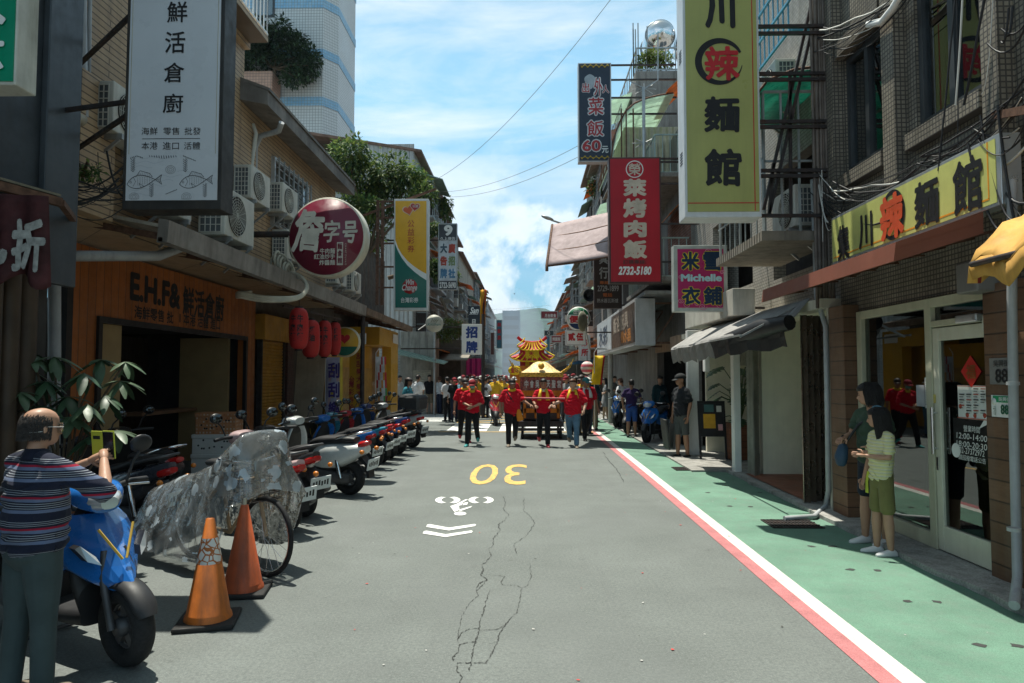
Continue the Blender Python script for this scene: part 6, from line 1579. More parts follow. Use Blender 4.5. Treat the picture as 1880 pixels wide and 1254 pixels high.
def tree(label, base_, pxs, Y, n, size, seed, mats, rad, jit=.8):
 t = thing('tree', label, 'tree', base_); random.seed(seed + 1); cl = []
 for px, py, r in pxs:
  c = at(px, py, Y + random.uniform(-jit, jit)); cl.append((c, r * rad))
  for _ in range(5): d = V((random.gauss(0, 1), random.gauss(0, 1), random.gauss(0, .7))).normalized(); cl.append((c + d * r * rad * .85, r * rad * random.uniform(.3, .6)))
 crown(cl, n, size, seed, .25).build('crown', mats, t)
 m = MB(); b = V(base_); mid_ = sum((c for c, r in cl), V()) / len(cl); k = b.lerp(mid_, .55)
 m.tube([b, b.lerp(k, .5) + V((.06, .03, 0)), k], [size * .5, size * .4, size * .32], 8)
 for c, r in cl[::6]: m.tube([k, k.lerp(c, .5) + V((0, 0, .1)), c], [size * .3, size * .2, size * .08], 6)
 m.build('trunk', M_BARK, t); return t
tree('leafy tree rising behind the eaves and the yellow green signboard', (-5.3, 21.5, 3), [(640, 290, .75), (670, 330, 1), (715, 320, .9), (752, 338, .7), (775, 360, .5), (650, 390, .8), (700, 375, .8), (620, 275, .35), (680, 430, .6)], 21.5, 9000, .17, 3, GREENS, .82)
tree('dark bushy tree growing from the planter on the white tower', at(500, 160, 37.2), [(470, 110, 1), (510, 85, 1), (540, 105, .9), (565, 120, .6), (480, 70, .7), (540, 140, .5), (455, 85, .8)], 37, 8000, .24, 5, DARKG, 1.25, .5)
tree('drooping pale green branch over the 9 signboard', (-5, 24.5, 5.2), [(812, 498, .5), (826, 505, .42), (790, 492, .4), (798, 420, .3)], 24.5, 2200, .16, 9, GREENS, .75, .3)
tree('spindly sprig on the roofs against the white cloud', at(808, 400, 33), [(812, 380, .45), (822, 372, .3), (820, 395, .35)], 33, 700, .2, 11, GREENS, .8, .3)
tree('small green bush on the roof parapet by the water tank', at(1190, 122, 21), [(1180, 113, .4), (1200, 110, .5), (1190, 100, .3), (1222, 114, .4)], 21.1, 1400, .1, 13, [leafmat('lime leaf', (.2, .26, .04)), GREENS[0], GREENS[2]], .55, .1)
tree('green yellow shrub on the balcony behind the crimson sign', at(1104, 360, 30), [(1100, 335, .5), (1112, 345, .4), (1092, 348, .4)], 30, 900, .15, 15, GREENS, .8, .3)
tree('olive green bush crowning the shed by the round white sign', (-3.9, 31, 5.2), [(826, 600, .5), (840, 604, .45), (815, 615, .4)], 30.5, 1200, .16, 17, [leafmat('olive leaf', (.13, .13, .03)), GREENS[2], GREENS[0]], .8, .3)
t = thing('potted_plant', 'broad leaved green plant with whorled leaves behind the man filming', 'plant', (-4.1, 6.0, 0))
m, st = MB(), MB(); random.seed(19)
wh = [(54, 681), (100, 655), (154, 685), (222, 699), (125, 728), (230, 664), (86, 700), (160, 742), (185, 660), (40, 720), (195, 725), (130, 765), (75, 745), (60, 650), (168, 800), (215, 790)]
for i, (px, py) in enumerate(wh):
 c = at(px, py, 5.9 + random.uniform(-.25, .25)); n = random.randint(7, 9)
 for k in range(n):
  a = 6.28 * k / n + random.uniform(-.3, .3); d = V((math.cos(a), math.sin(a) * .9, random.uniform(-.75, .15))).normalized(); L_ = random.uniform(.15, .24); s_ = d.cross(V((0, 0, 1))).normalized(); u = s_.cross(d); q = len(m.v); rows_ = []
  for j in range(6): f = j / 5; w = math.sin(math.pi * min(.97, .06 + f * .9)) ** .8 * L_ * .185; p = c + d * L_ * f - V((0, 0, L_ * .45 * f * f)); rows_ += [p - s_ * w - u * w * .25, p, p + s_ * w - u * w * .25]
  m.v += rows_
  for j in range(5): b_ = q + 3 * j; m.f += [[b_, b_ + 1, b_ + 4, b_ + 3], [b_ + 1, b_ + 2, b_ + 5, b_ + 4]]; m.m += [i % 2] * 2; m.sm += [True] * 2
 st.tube([V((-4.15, 6.05, .4)), V((-4.15 + (c.x + 4.15) * .4, 6, .4 + (c.z - .4) * .55)), c], .01, 5)
m.build('leaves', [mat('waxy leaf', (.035, .075, .035), .45, var=.3, scale=5, spec=.5), mat('waxy pale leaf', (.06, .1, .05), .45, var=.3, scale=5, spec=.5)], t); st.build('stems', M_BARK, t)
MB().lathe([(0, 0), (.2, 0), (.27, .42), (.25, .42), (.22, .36), (0, .36)], (-4.15, 6.05, 0), 20).build('pot', mat('clay pot', (.2, .09, .05), .8), t)
# ================================================================== white tower
t = thing('tower_block', 'tall white tiled tower block with pale blue bands', 'building', (-16, 42, 0))
Mtw = mat('white tower tiles', (.62, .63, .62), .5, tile=(.165, .165, .013, (.58, .59, .58), (.27, .27, .27), 0), var=.06, scale=.15)
Mbl = mat('blue tower tiles', (.2, .42, .62), .5, tile=(.165, .165, .013, (.3, .5, .66), (.25, .3, .33), 0), var=.06)
Mpk = mat('pink planter tiles', (.5, .3, .22), .55, tile=(.165, .165, .013, (.48, .29, .21), (.22, .15, .12), 0), var=.1)
fp = [(-24, 38), (-11.62, 38), (-10.98, 38.9), (-10.98, 42.7), (-24, 42.7)]
MB().prism([(x, y, 0) for x, y in fp], (0, 0, 31)).build('wall', Mtw, t)
for z in (8.5, 11.4, 14.3, 17.3, 20.1, 23.0, 25.9):
 fo = [(-24.05, 37.97), (-11.6, 37.97), (-10.95, 38.88), (-10.95, 42.75), (-24.05, 42.75)]; MB().prism([(x, y, z - .25) for x, y in fo], (0, 0, .5)).build('band', Mbl, t)
for px0, px1, py0, py1 in ((465, 505, -2, 33), (480, 501, 185, 206)):
 a, c = at(px0, py1, 38), at(px1, py0, 38); w = MB().box((a.x, 37.93, a.z), (c.x, 38.05, c.z)).build('window', M_WFR, t); MB().box((a.x + .1, 37.9, a.z + .1), (c.x - .1, 37.93, c.z - .1)).build('pane', M_GLASSD, w)
for px0, px1, py0, py1, mm in ((452, 510, 38, 52, Mtw), (452, 505, 135, 170, Mpk)): a, c = at(px0, py1, 37), at(px1, py0, 37); MB().box((a.x, 36.6, a.z), (c.x, 37.96, c.z)).build('planter', mm, t, bevel=.08)
# ================================================================== rows of old apartments down the street
WALLS = [mat('apartment ' + n, c, .75, var=.18, scale=.6, streak=.6, dirt=(.13, .12, .1), tile=(.24, .12, .008, tuple(x * .9 for x in c), tuple(x * .5 for x in c), .5)) for n, c in (('grey', (.3, .3, .28)), ('buff', (.36, .31, .24)), ('brown', (.24, .18, .14)), ('white', (.45, .45, .43)))]
AWN = [mat('tin green', (.2, .34, .29), .6, streak=.4), mat('tin grey', (.3, .29, .28), .6, streak=.5), M_ORS, mat('tin rust', (.26, .15, .1), .7, streak=.5)]
def apartment(label, X, y0, y1, h, seed, wi, over=.35):
 random.seed(seed); s = -1 if X > 0 else 1; t = thing('apartment_building', label, 'building', (X - s * 3, (y0 + y1) / 2, 0), 'old apartment rows down the street')
 MB().box((X, y0, 0), (X - s * 6, y1, h)).build('wall', WALLS[wi], t)
 MB().prism([(X + s * over, y0 - .15, h - .1), (X - s * 6.2, y0 - .15, h + 1.0), (X - s * 6.2, y0 - .15, h + 1.12), (X + s * over, y0 - .15, h + .02)], (0, y1 - y0 + .3, 0)).build('roof', mat('rusty roof edge', (.2, .12, .09), .8, var=.3, streak=.4), t)
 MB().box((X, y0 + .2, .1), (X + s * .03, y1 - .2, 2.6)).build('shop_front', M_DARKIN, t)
 MB().prism([(X, y0 + .3, 3.1), (X + s * 1.3, y0 + .3, 2.75), (X + s * 1.3, y0 + .3, 2.8), (X, y0 + .3, 3.2)], (0, y1 - y0 - .6, 0)).build('canopy', AWN[seed % 4], t)
 fl = int((h - 3.2) / 2.7); n = max(1, int((y1 - y0) / 3.2))
 for f in range(fl):
  for i in range(n):
   y = y0 + (i + .18) * (y1 - y0) / n; wd = (y1 - y0) / n * .64; z = 3.6 + f * 2.75; d = random.choice((.12, .5, .75))
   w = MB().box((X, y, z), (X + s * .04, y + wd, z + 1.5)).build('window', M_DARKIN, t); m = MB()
   for k in range(6): m.box((X + s * d, y + wd * k / 5 - .02, z - .15), (X + s * (d - .03), y + wd * k / 5 + .02, z + 1.5))
   for k in range(4): m.box((X + s * (d + .01), y, z - .15 + k * .53), (X + s * (d - .02), y + wd, z - .11 + k * .53)); m.box((X, y, z - .15 + k * .53), (X + s * d, y + .03, z - .11 + k * .53))
   m.box((X, y, z - .2), (X + s * d, y + wd, z - .15)); m.build('cage', (M_GALV, MATS['pale painted steel'], M_ALU)[random.randrange(3)], w)
   if random.random() < .7: MB().prism([(X, y - .15, z + 1.85), (X + s * (d + .45), y - .15, z + 1.5), (X + s * (d + .45), y - .15, z + 1.53), (X, y - .15, z + 1.9)], (0, wd + .3, 0)).build('awning', AWN[random.randrange(4)], w)
   if random.random() < .6: MB().box((X, y + wd + .1, z), (X + s * .35, y + wd + .85, z + .55)).build('air_conditioner', M_ACBODY, t)
 return t
for i, (y0, y1, h, wi, lb) in enumerate(((30, 39, 11.7, 3, 'left apartment row nearest the crossing with pale gable'), (39.2, 50, 11.2, 0, 'second apartment block of the left row, grey'), (50.2, 64, 10.8, 1, 'third apartment block of the left row, buff'), (64.2, 82, 11.4, 2, 'fourth apartment block of the left row, brown'), (82.2, 108, 10.6, 0, 'farthest apartment block of the left row'))): apartment(lb, -5.0, y0, y1, h, i + 50, wi)
for i, (y0, y1, h, wi, lb) in enumerate(((31.2, 39, 12.6, 1, 'right apartment block next to the concrete building'), (39.2, 51, 9.6, 0, 'second apartment block of the right row, grey'), (51.2, 64, 8.8, 3, 'third apartment block of the right row, pale'), (64.2, 84, 9.4, 2, 'fourth apartment block of the right row, brown'), (84.2, 112, 8.6, 0, 'farthest apartment block of the right row'))): apartment(lb, 3.5 + .25 * (i > 0), y0, y1, h, i + 70, wi)
MB().box((-8, 29.92, 3), (-5.0, 30, 12.0)).base('gable_cladding', mat('pale corrugated gable', (.5, .5, .48), .6, var=.08, wave=(.2, 'x'), streak=.3), 'pale corrugated gable sheet behind the leafy tree', 'cladding')
for x0, x1, y0, y1, h, lb in ((-8.2, -2.2, 235, 260, 24, 'distant grey office block closing the street on the left'), (-22, -13, 160, 180, 18, 'distant low block behind the left apartment row'), (7, 16, 170, 195, 15, 'distant low block behind the right apartment row'), (-2.1, .6, 255, 275, 13, 'lowest distant block at the street end')):
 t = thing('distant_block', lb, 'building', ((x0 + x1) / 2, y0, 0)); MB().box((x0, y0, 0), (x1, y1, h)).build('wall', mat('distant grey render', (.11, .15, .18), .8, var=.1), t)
 for f in range(int(h / 3.2)): MB().box((x0 + .4, y0 - .1, 1.5 + f * 3.2), (x1 - .4, y0, 2.9 + f * 3.2)).build('window_band', M_WFR, t)
# ---- little signs hung over the far street
SB = lambda lab, x0, x1, y0, y1, Y, c, tx=(), lm=M_WHL: board('signboard', lab, x0, x1, y0, y1, Y, .2, M_SEDG, mat('face ' + lab[:14], c, .45), tx, (), 1.2, [lm])
SB('small dull red horizontal signboard against the hill', 993, 1024, 571, 585, 52, (.3, .05, .06), [('月台飲食', 1000, 576, 1021, 583, 0, .04)])
SB('small dark grey signboard left of the lunch signs', 999, 1017, 606, 617, 50, (.06, .09, .1), [('O', 1005, 608, 1010, 615, 0, .03)])
SB('small red signboard below the dark grey one', 1012, 1031, 616, 629, 46, (.36, .04, .05), [('燒臘飯', 1014, 619, 1029, 626, 0, .04)])
SB('tall teal and red signboard far on the left', 911, 922, 587, 640, 56, (.05, .16, .22), [('美', 913, 592, 920, 600, 0, .04), ('髮', 913, 604, 920, 612, 0, .04), ('屋', 913, 616, 920, 624, 0, .04)], M_REDL)
SB('tall blue signboard far on the right', 1003, 1010, 616, 655, 60, (.08, .2, .3))
SB('tall brown signboard beyond the yellow banner', 900, 908, 610, 652, 48, (.15, .06, .05))
SB('white wall sign over the blue awning', 1063, 1084, 615, 662, 27.5, (.55, .56, .57), [('診', 1067, 622, 1080, 636, 0, .04), ('所', 1067, 640, 1080, 654, 0, .04)], M_REDL)
p = at(1045, 685, 34); MB().prism([(p.x, 33, 2.2), (p.x + .5, 33, 2.45), (3.6, 33, 2.5), (3.6, 33, 2.35)], (0, 3, 0)).base('blue_awning', mat('blue canvas', (.03, .15, .3), .7), 'bright blue canvas awning over the far right shops', 'awning')
t = thing('paper_lantern', 'pink and white round lantern by the yellow flag', 'lantern', at(1078, 688, 21)); c = at(1078, 675, 21); MB().ball(c, (.2, .2, .2), 16, 10).build('shade', mat('pink white paper', (.6, .3, .32), .6, stripes=(.16, [(0, (.65, .6, .58)), (.5, (.55, .1, .13))], 'z')), t); MB().tube([c + V((0, 0, .2)), c + V((0, 0, .5))], .01, 5).build('string', M_CABLE, t)
t = flag(1091, 1111, 653, 706, 20.6, [mat('temple yellow cloth', (.78, .52, .01), .7), mat('temple red cloth', (.5, .02, .02), .7)], 'yellow flag with a red edge hanging from the box sign', '', None, -.1)
# ================================================================== procession cart and shrine float
M_GOLD = mat('gold embroidery', (.72, .40, .05), .45, .15, var=.55, scale=22, bump=.6, bscale=40, fine=60); M_EMB = mat('red embroidery', (.26, .05, .04), .6, var=.9, scale=18, streak=.6, dirt=(.42, .36, .26), bump=.5, bscale=50, fine=50); M_FRG = mat('orange fringe', (.68, .2, .02), .7, var=.2, wave=(.04, 'u')); M_ROOF = mat('temple red roof', (.5, .012, .015), .5, var=.12); M_PALEG = mat('pale gold weave', (.78, .58, .26), .5, .1, var=.6, scale=16, bump=.6, bscale=35)
Yc = 18.2; x0, x1 = at(955, 700, Yc).x, at(1033, 700, Yc).x; xm = (x0 + x1) / 2; W2 = (x1 - x0) / 2
t = thing('palanquin_cart', 'embroidered gold and red palanquin on a wheeled cart', 'palanquin', (xm, Yc, 0))
zs = lambda py: at(990, py, Yc).z
L2 = .75; m = MB().box((x0, Yc, zs(722)), (x1, Yc + 1.5, zs(692)), 0); m.build('skirt', M_EMB, t)
m = MB().box((x0 - .02, Yc - .02, zs(692)), (x1 + .02, Yc + 1.52, zs(684))); m.build('gold_border', M_GOLD, t)
m = MB().box((x0 - .015, Yc - .015, zs(727)), (x1 + .015, Yc + 1.515, zs(717))); m.build('fringe', M_FRG, t)
pr = [(1.0, 684), (.86, 681), (.62, 675), (.46, 669), (.34, 665), (.16, 663)]; rings = []
for k, py in pr: rings.append([V((xm + W2 * k * max(-1, min(1, 1.25 * math.cos(a))) , Yc + L2 + L2 * k * max(-1, min(1, 1.25 * math.sin(a))), zs(py))) for a in (2 * math.pi * j / 24 for j in range(24))])
MB().rings(rings).build('roof', M_PALEG, t, subd=1)
m = MB()
for i in range(7): px = 963 + i * 10; txt_y(m, '中會吳神天聖宮'[i], px, 698, px + 7, 712, Yc - .01, bold=.03)
m.build('lettering', mat('silver thread', (.6, .58, .52), .4), t)
m = MB().ball((xm, Yc + .1, zs(672)), .09, 10, 6); m.build('rosette', M_GOLD, t)
for sx in (-1, 1):
 for k in range(3): m = MB().tube([(xm + sx * W2 * .95, Yc + .02, zs(684)), (xm + sx * (W2 + .1 + .05 * k), Yc, zs(680) + .05 * k), (xm + sx * (W2 + .12 + .09 * k), Yc, zs(672) + .1 * k)], [.04, .03, .008], 6); m.build('dragon_finial', M_GOLD, t)
m = MB().box((x0 + .06, Yc + .05, zs(770)), (x1 - .06, Yc + 1.4, zs(724))); m.build('cabin', mat('dark lacquer', (.05, .022, .015), .4), t)
m = MB()
for i in range(4): x = x0 + .12 + i * (x1 - x0 - .24) / 3; m.box((x - .035, Yc, zs(768)), (x + .035, Yc + .05, zs(726)))
m.box((x0 + .1, Yc + .0, zs(758)), (x1 - .1, Yc + .04, zs(750))); m.build('carved_post', M_FRG, t)
m = MB().box((x0 - .05, Yc - .15, zs(783)), (x1 + .02, Yc + 1.6, zs(773))).box((x0 - .05, Yc - .2, zs(790)), (x1 + .02, Yc - .14, zs(785))); m.build('cart_bed', M_STEELD, t)
for x in (x0 + .06, x1 - .06):
 for y in (Yc - .05, Yc + 1.4): w = MB().torus((x, y, .12), .085, .035, 'x', 20, 8).build('wheel', M_RUBBER, t); MB().bar((x, y, .12), (x, y, zs(783)), .05).build('caster', M_STEELD, w)
Yf = 31; t = thing('shrine_float', 'towering red and yellow temple roofed shrine float behind the palanquin', 'float', (at(977, 700, Yf).x, Yf, 0)); xc = at(977, 700, Yf).x; zf = lambda py: at(977, py, Yf).z; kx = Yf / F
def roof(w, d, z0, z1, up_, nm, y_=Yf):
 rings = []; N_ = 12
 m = MB()
 for j, (k, z) in enumerate(((1, z0), (.8, z0 + (z1 - z0) * .3), (.62, z0 + (z1 - z0) * .62), (.5, z1))):
  ring = []
  for i in range(N_ + 1): u = -1 + 2 * i / N_; ring.append(V((xc + w * k * u, y_ - d * k, z + up_ * abs(u) ** 4 * (1 - j / 4))))
  for i in range(N_, -1, -1): u = -1 + 2 * i / N_; ring.append(V((xc + w * k * u, y_ + d * k, z + up_ * abs(u) ** 4 * (1 - j / 4))))
  rings.append(ring)
 m.rings(rings); m.build(nm, M_ROOF, t); g_ = MB()
 for i in range(9): u = -1 + 2 * i / 8; g_.tube([(xc + w * k * u, y_ - d * k - .03, z + up_ * abs(u) ** 4 + .03) for k, z in ((1.02, z0), (.8, z0 + (z1 - z0) * .3), (.62, z0 + (z1 - z0) * .62), (.5, z1))], .028, 6)
 g_.tube([(xc + w * 1.02 * (-1 + i / 6), y_ - d * 1.03, z0 + up_ * abs(-1 + i / 6) ** 4) for i in range(13)], .035, 6); g_.build('roof_ridge', MATS['temple yellow cloth'], t)
MB().box((xc - 1.0, Yf - .6, .5), (xc + 1.0, Yf + 2.2, zf(672))).build('float_base', M_FRG, t); MB().box((xc - .55, Yf - .3, zf(680)), (xc + .55, Yf + .6, zf(640))).build('shrine_body', M_ROOF, t)
MB().box((xc - .3, Yf - .36, zf(680)), (xc + .3, Yf - .3, zf(644))).build('name_panel', MATS['temple yellow cloth'], t); m = MB()
for i, c_ in enumerate('天上聖母'): txt_y(m, c_, 971, 646 + i * 8, 980, 653 + i * 8, Yf - .38, bold=.03)
m.build('lettering', M_REDL, t)
roof(.98, .6, zf(664), zf(648), .22, 'lower_roof', Yf + .1); roof(.66, .5, zf(644), zf(630), .2, 'upper_roof', Yf + .1)
MB().tube([(xc + .66 * u, Yf + .1, zf(629) + .26 * abs(u) ** 3) for u in (-1, -.8, -.5, 0, .5, .8, 1)], .07, 8).build('ridge_beam', M_ROOF, t); c = at(945, 680, 24.5)
t = thing('oval_sign', 'yellow oval sign with red writing left of the palanquin', 'sign', (c.x, 24.5, c.z - .2)); MB().lathe([(0, -.02), (.24, -.02), (.24, .02), (0, .02)], (0, 0, 0), 24, 0, 'y').xf(Matrix.Translation(c) @ Matrix.Diagonal((1, 1, .7, 1))).build('plate', MATS['temple yellow cloth'], t); m = MB(); txt_y(m, '聖母', 938, 675, 952, 685, 24.47, bold=.02); m.build('lettering', M_REDL, t); MB().tube([(c.x, 24.53, 0), (c.x, 24.53, c.z)], .02, 6).build('pole', M_RUST, t)
# ================================================================== wires
for a, c, s_, lb in (((800, 330, 26), (1125, -6, 15), .5, 'thin wire climbing steeply across the sky'), ((795, 352, 32), (1070, 263, 19), .4, 'upper of two near parallel wires over the street'), ((800, 360, 32), (1062, 288, 19), .4, 'lower of two near parallel wires over the street'), ((850, 566, 60), (1010, 560, 55), .2, 'faint wire low over the far end of the street')): cable(sag(at(*a), at(*c), s_, 16), .007, lb, mat('grey wire', (.2, .2, .21), .5))
def tangle(label, spans, seed, dr=.25, mats=(M_CABLE, M_CABLEW)):
 random.seed(seed); m = MB()
 for (a, c, n_) in spans:
  for i in range(n_):
   j = lambda p: V((p.x + random.uniform(-.05, .02), p.y + random.uniform(-.2, .2), p.z + random.uniform(-.12, .12))); pts = sag(j(a), j(c), random.uniform(.02, dr), 10); m.tube([p + V((0, 0, .03 * noise.noise(p * 3 + V((i, 0, 0))))) for p in pts], random.choice((.004, .006, .008, .011)), 5, 1 if random.random() < .3 else 0)
 return m.base('cable_tangle', list(mats), label, 'cables')
X1 = 3.66; w3 = lambda px, py, X=X1: wl(px, py, X)
tangle('tangle of black and pale cables along the top of the long noodle signboard', [(w3(1535, 345), w3(1700, 300), 8), (w3(1690, 305), w3(1860, 180), 9), (w3(1500, 370), w3(1640, 395), 6), (w3(1780, 250), w3(1870, 250), 6), (w3(1810, 225), w3(1870, 400), 5)], 3)
tangle('black cables strung from the conduits across the upper mosaic wall', [(w3(1505, 75), w3(1640, 20), 5), (w3(1510, 90), w3(1690, -40), 4), (w3(1745, 320), w3(1735, -40), 2), (w3(1790, 180), w3(1800, -40), 3), (w3(1830, 60), w3(1880, 20), 4)], 5)
tangle('knot of cables and connectors hanging at the left end of the noodle signboard', [(w3(1500, 330), w3(1560, 360), 7), (w3(1505, 300), w3(1520, 420), 6)], 7, .4)
tangle('black cables bundled under the white signboard on the left', [(at(0, 300, 5.9), at(230, 355, 6.9), 8), (at(100, 350, 6.6), at(240, 330, 7.0), 6), (at(200, 290, 6.9), at(215, 360, 6.9), 3), (at(30, 360, 5.5), at(120, 430, 6.2), 3)], 9, .3, (M_CABLE, M_CABLE))
MB().tube([w3(1595, 45), w3(1620, 40), w3(1640, 15), w3(1668, -30)], .04, 10).base('drain_pipe', M_WHITE, 'fat white pipe elbow at the top of the mosaic wall', 'pipe')
tree('weedy green shoots sprouting by the cream pipe', at(150, 320, 6.8), [(140, 318, .3), (168, 312, .3)], 6.7, 160, .07, 23, GREENS, .3, .1)
# ================================================================== smoke down the street and the hazy air
def volume(name, col, dens, an=.1):
 m = bpy.data.materials.new(name); m.use_nodes = True; nt = m.node_tree; nt.nodes.clear(); o = nd(nt, 'ShaderNodeOutputMaterial'); v = nd(nt, 'ShaderNodeVolumePrincipled'); v.inputs['Color'].default_value = col + (1,); v.inputs['Density'].default_value = dens; v.inputs['Anisotropy'].default_value = an; nt.links.new(v.outputs[0], o.inputs['Volume']); return m
o = MB().ball((-1.6, 92, 3.2), (4.6, 34, 9.5), 20, 12).base('smoke', volume('incense smoke', (.72, .84, 1.0), .0085), 'bluish smoke drifting over the far end of the street', 'smoke', kind='stuff')
o = MB().box((-760, -40, -4), (760, 1900, 170)).base('haze', volume('pale air', (.7, .84, 1.0), .00014), 'thin bluish haze filling the street and valley air', 'haze', kind='stuff')
# ================================================================== scooters, local frame: +X forward, wheels on z = 0
def sect(pts, n=16, e=2.6):
 """rings of rounded boxes along x: (x, zc, halfwidth, halfheight)"""
 out = []
 for x, zc, w, h in pts:
  ring = []
  for j in range(n):
   t = 2 * math.pi * j / n; c, s = math.cos(t), math.sin(t)
   ring.append(V((x, w * math.copysign(abs(c) ** (2 / e), c), zc + h * math.copysign(abs(s) ** (2 / e), s))))
  out.append(ring)
 return out
M_SEAT = mat('black seat vinyl', (.022, .022, .024), .5, var=.15)
M_LENS = mat('clear lens', (.55, .58, .6), .1, .2, var=.1, coat=1)
M_TAIL = mat('red lens', (.42, .012, .012), .2, var=.1, coat=.6)
M_AMB = mat('amber lens', (.65, .2, .02), .25, var=.1, coat=.6)
M_ENG = mat('engine casing', (.09, .09, .095), .5, .5, var=.2)
M_MIR = mat('mirror glass', (.07, .08, .085), .08, 1, var=.04)
M_PLATE = mat('number plate', (.62, .66, .66), .5, var=.06)
def wheel(par, x, r, w, name, spoke=5, rim=None, n=30):
 m = MB(); rings = []
 for i in range(n):
  t = 2 * math.pi * i / n; cx, cz = math.cos(t), math.sin(t); ring = []
  for j in range(10):
   a = 2 * math.pi * j / 10; rr = r - w * .48 + w * .48 * math.cos(a); ring.append(V((x + cx * rr, w * .55 * math.sin(a), r + cz * rr)))
  rings.append(ring)
 m.rings(rings, closed=True); ty = m.build('tyre', M_RUBBER, par)
 m = MB(); ri = r - w * .9
 m.torus((x, 0, r), ri, .016, 'y', 28, 6)
 for i in range(spoke):
  t = 2 * math.pi * i / spoke + .3; m.bar((x, 0, r), (x + ri * math.cos(t), 0, r + ri * math.sin(t)), .05, .035, up=(0, 1, 0))
 m.lathe([(0, -.06), (.05, -.06), (.06, 0), (.05, .06), (0, .06)], (x, 0, r), 14, 0, 'y')
 m.lathe([(.05, .03), (ri * .62, .032), (ri * .62, .026), (.05, .026)], (x, 0, r), 20, 0, 'y')
 m.build('rim', rim or M_ENG, ty)
 return ty
def scooter(name, label, col, kind='sport', col2=None, box=False, group='scooters parked along the kerbs'):
 P = mat('paint ' + name + str(tuple(round(c, 3) for c in col)), col, .28, var=.05, coat=.7, spec=.5)
 P2 = mat('trim ' + str(tuple(round(c, 3) for c in (col2 or (.03, .03, .032)))), col2 or (.022, .022, .024), .55, var=.15)
 t = thing(name, label, 'scooter', (0, 0, 0), group)
 cl = kind == 'classic'
 wheel(t, .62, .235, .115, 'front'); wheel(t, -.6, .235, .13, 'rear')
 # fork and fender
 m = MB()
 for y in (-.085, .085): m.tube([(.62, y, .235), (.54, y, .52), (.5, y * .6, .66)], .022, 8)
 m.build('fork', M_ENG, t)
 m = MB(); rings = []
 for i in range(10):
  a = R((-8 if cl else 22) + i * (16 if cl else 13)); rr = .265; c = V((.62 + rr * math.cos(a) * 1.02, 0, .235 + rr * math.sin(a)))
  d = V((math.cos(a), 0, math.sin(a))); w = .085 if 0 < i < 9 else .06
  rings.append([c + V((0, -w, 0)) - d * .05, c + V((0, -w * .8, 0)), c + d * .022, c + V((0, w * .8, 0)), c + V((0, w, 0)) - d * .05, c - d * .01])
 m.rings(rings); m.build('front_fender', P if cl else P2, t, subd=1)
 # leg shield: keel shaped apron
 def apron(rows, th):
  m = MB(); rings = []
  for x, z, w, keel in rows:
   f = [V((x - .1 * abs(u) ** 1.6 * (w / .2) + keel * (1 - abs(u)) ** 1.2, u * w, z)) for u in (-1, -.8, -.55, -.28, 0, .28, .55, .8, 1)]
   rings.append(f + [p + V((-th, 0, 0)) for p in f[::-1]])
  return m.rings(rings)
 if cl: rows = [(.47, .3, .17, .04), (.46, .42, .22, .05), (.43, .6, .235, .05), (.38, .78, .2, .04), (.33, .9, .12, .03)]
 else: rows = [(.62, .43, .035, .16), (.58, .5, .13, .13), (.5, .58, .2, .12), (.44, .68, .235, .1), (.38, .78, .21, .075), (.33, .86, .15, .05)]
 o = apron(rows, .06).build('front_apron', P, t, subd=1 if cl else 0, bevel=0 if cl else .012)
 if not cl: o.data.polygons.foreach_set('use_smooth', [False] * len(o.data.polygons))
 m = MB().rings(sect([(.4, .36, .16, .12), (.36, .55, .2, .14), (.3, .76, .17, .12), (.27, .86, .1, .06)], 14)); m.build('inner_shield', M_BLACK, t, subd=1)
 if not cl:
  for y in (-1, 1):
   m = MB().add([V(p) for p in ((.56, y * .1, .605), (.515, y * .155, .635), (.46, y * .195, .71), (.475, y * .175, .725), (.525, y * .115, .655))], [(0, 1, 2, 3, 4)] if y > 0 else [(4, 3, 2, 1, 0)])
   m.v = [v + V((.03, y * .012, .0)) for v in m.v]; m.v += [v - V((.07, 0, 0)) for v in m.v]; k = 5
   for i in range(k): m.f.append([i, i + k, (i + 1) % k + k, (i + 1) % k] if y > 0 else [i, (i + 1) % k, (i + 1) % k + k, i + k]); m.m.append(1); m.sm.append(False)
   m.build('position_lamp', [M_LENS, M_BLACK], t)
  m = MB().bar((.62, -.012, .62), (.535, -.1, .80), .012).bar((.62, .012, .62), (.535, .1, .80), .012); m.build('apron_trim', mat('yellow trim', (.5, .33, .06), .4), t)
 # floorboard and rear body
 m = MB().rings(sect([(.38, .27, .14, .06), (.2, .25, .17, .05), (-.12, .25, .16, .06), (-.25, .32, .14, .1)], 12, 4)); m.build('floorboard', P2, t, subd=1)
 if cl: body = [(-.05, .46, .1, .13), (-.16, .5, .17, .19), (-.36, .53, .215, .19), (-.58, .55, .21, .165), (-.76, .6, .16, .11), (-.9, .63, .08, .05)]
 else: body = [(-.04, .46, .1, .12), (-.16, .52, .16, .17), (-.38, .57, .19, .15), (-.58, .63, .175, .115), (-.78, .71, .12, .075), (-.92, .76, .05, .04)]
 m = MB().rings(sect(body, 18, 2.8)); m.build('rear_body', P, t, subd=1)
 m = MB().rings(sect([(.0, .36, .12, .1), (-.2, .36, .17, .12), (-.45, .42, .16, .1), (-.62, .52, .12, .07)], 12)); m.build('lower_body', P2, t, subd=1)
 if cl: seat = [(-.02, .69, .09, .035), (-.12, .73, .14, .06), (-.35, .745, .155, .06), (-.6, .76, .14, .06), (-.74, .755, .08, .035)]
 else: seat = [(-.0, .66, .08, .035), (-.1, .7, .13, .05), (-.3, .72, .145, .05), (-.42, .77, .13, .06), (-.65, .82, .12, .05), (-.8, .83, .07, .03)]
 m = MB().rings(sect(seat, 14)); m.build('seat', M_SEAT, t, subd=1)
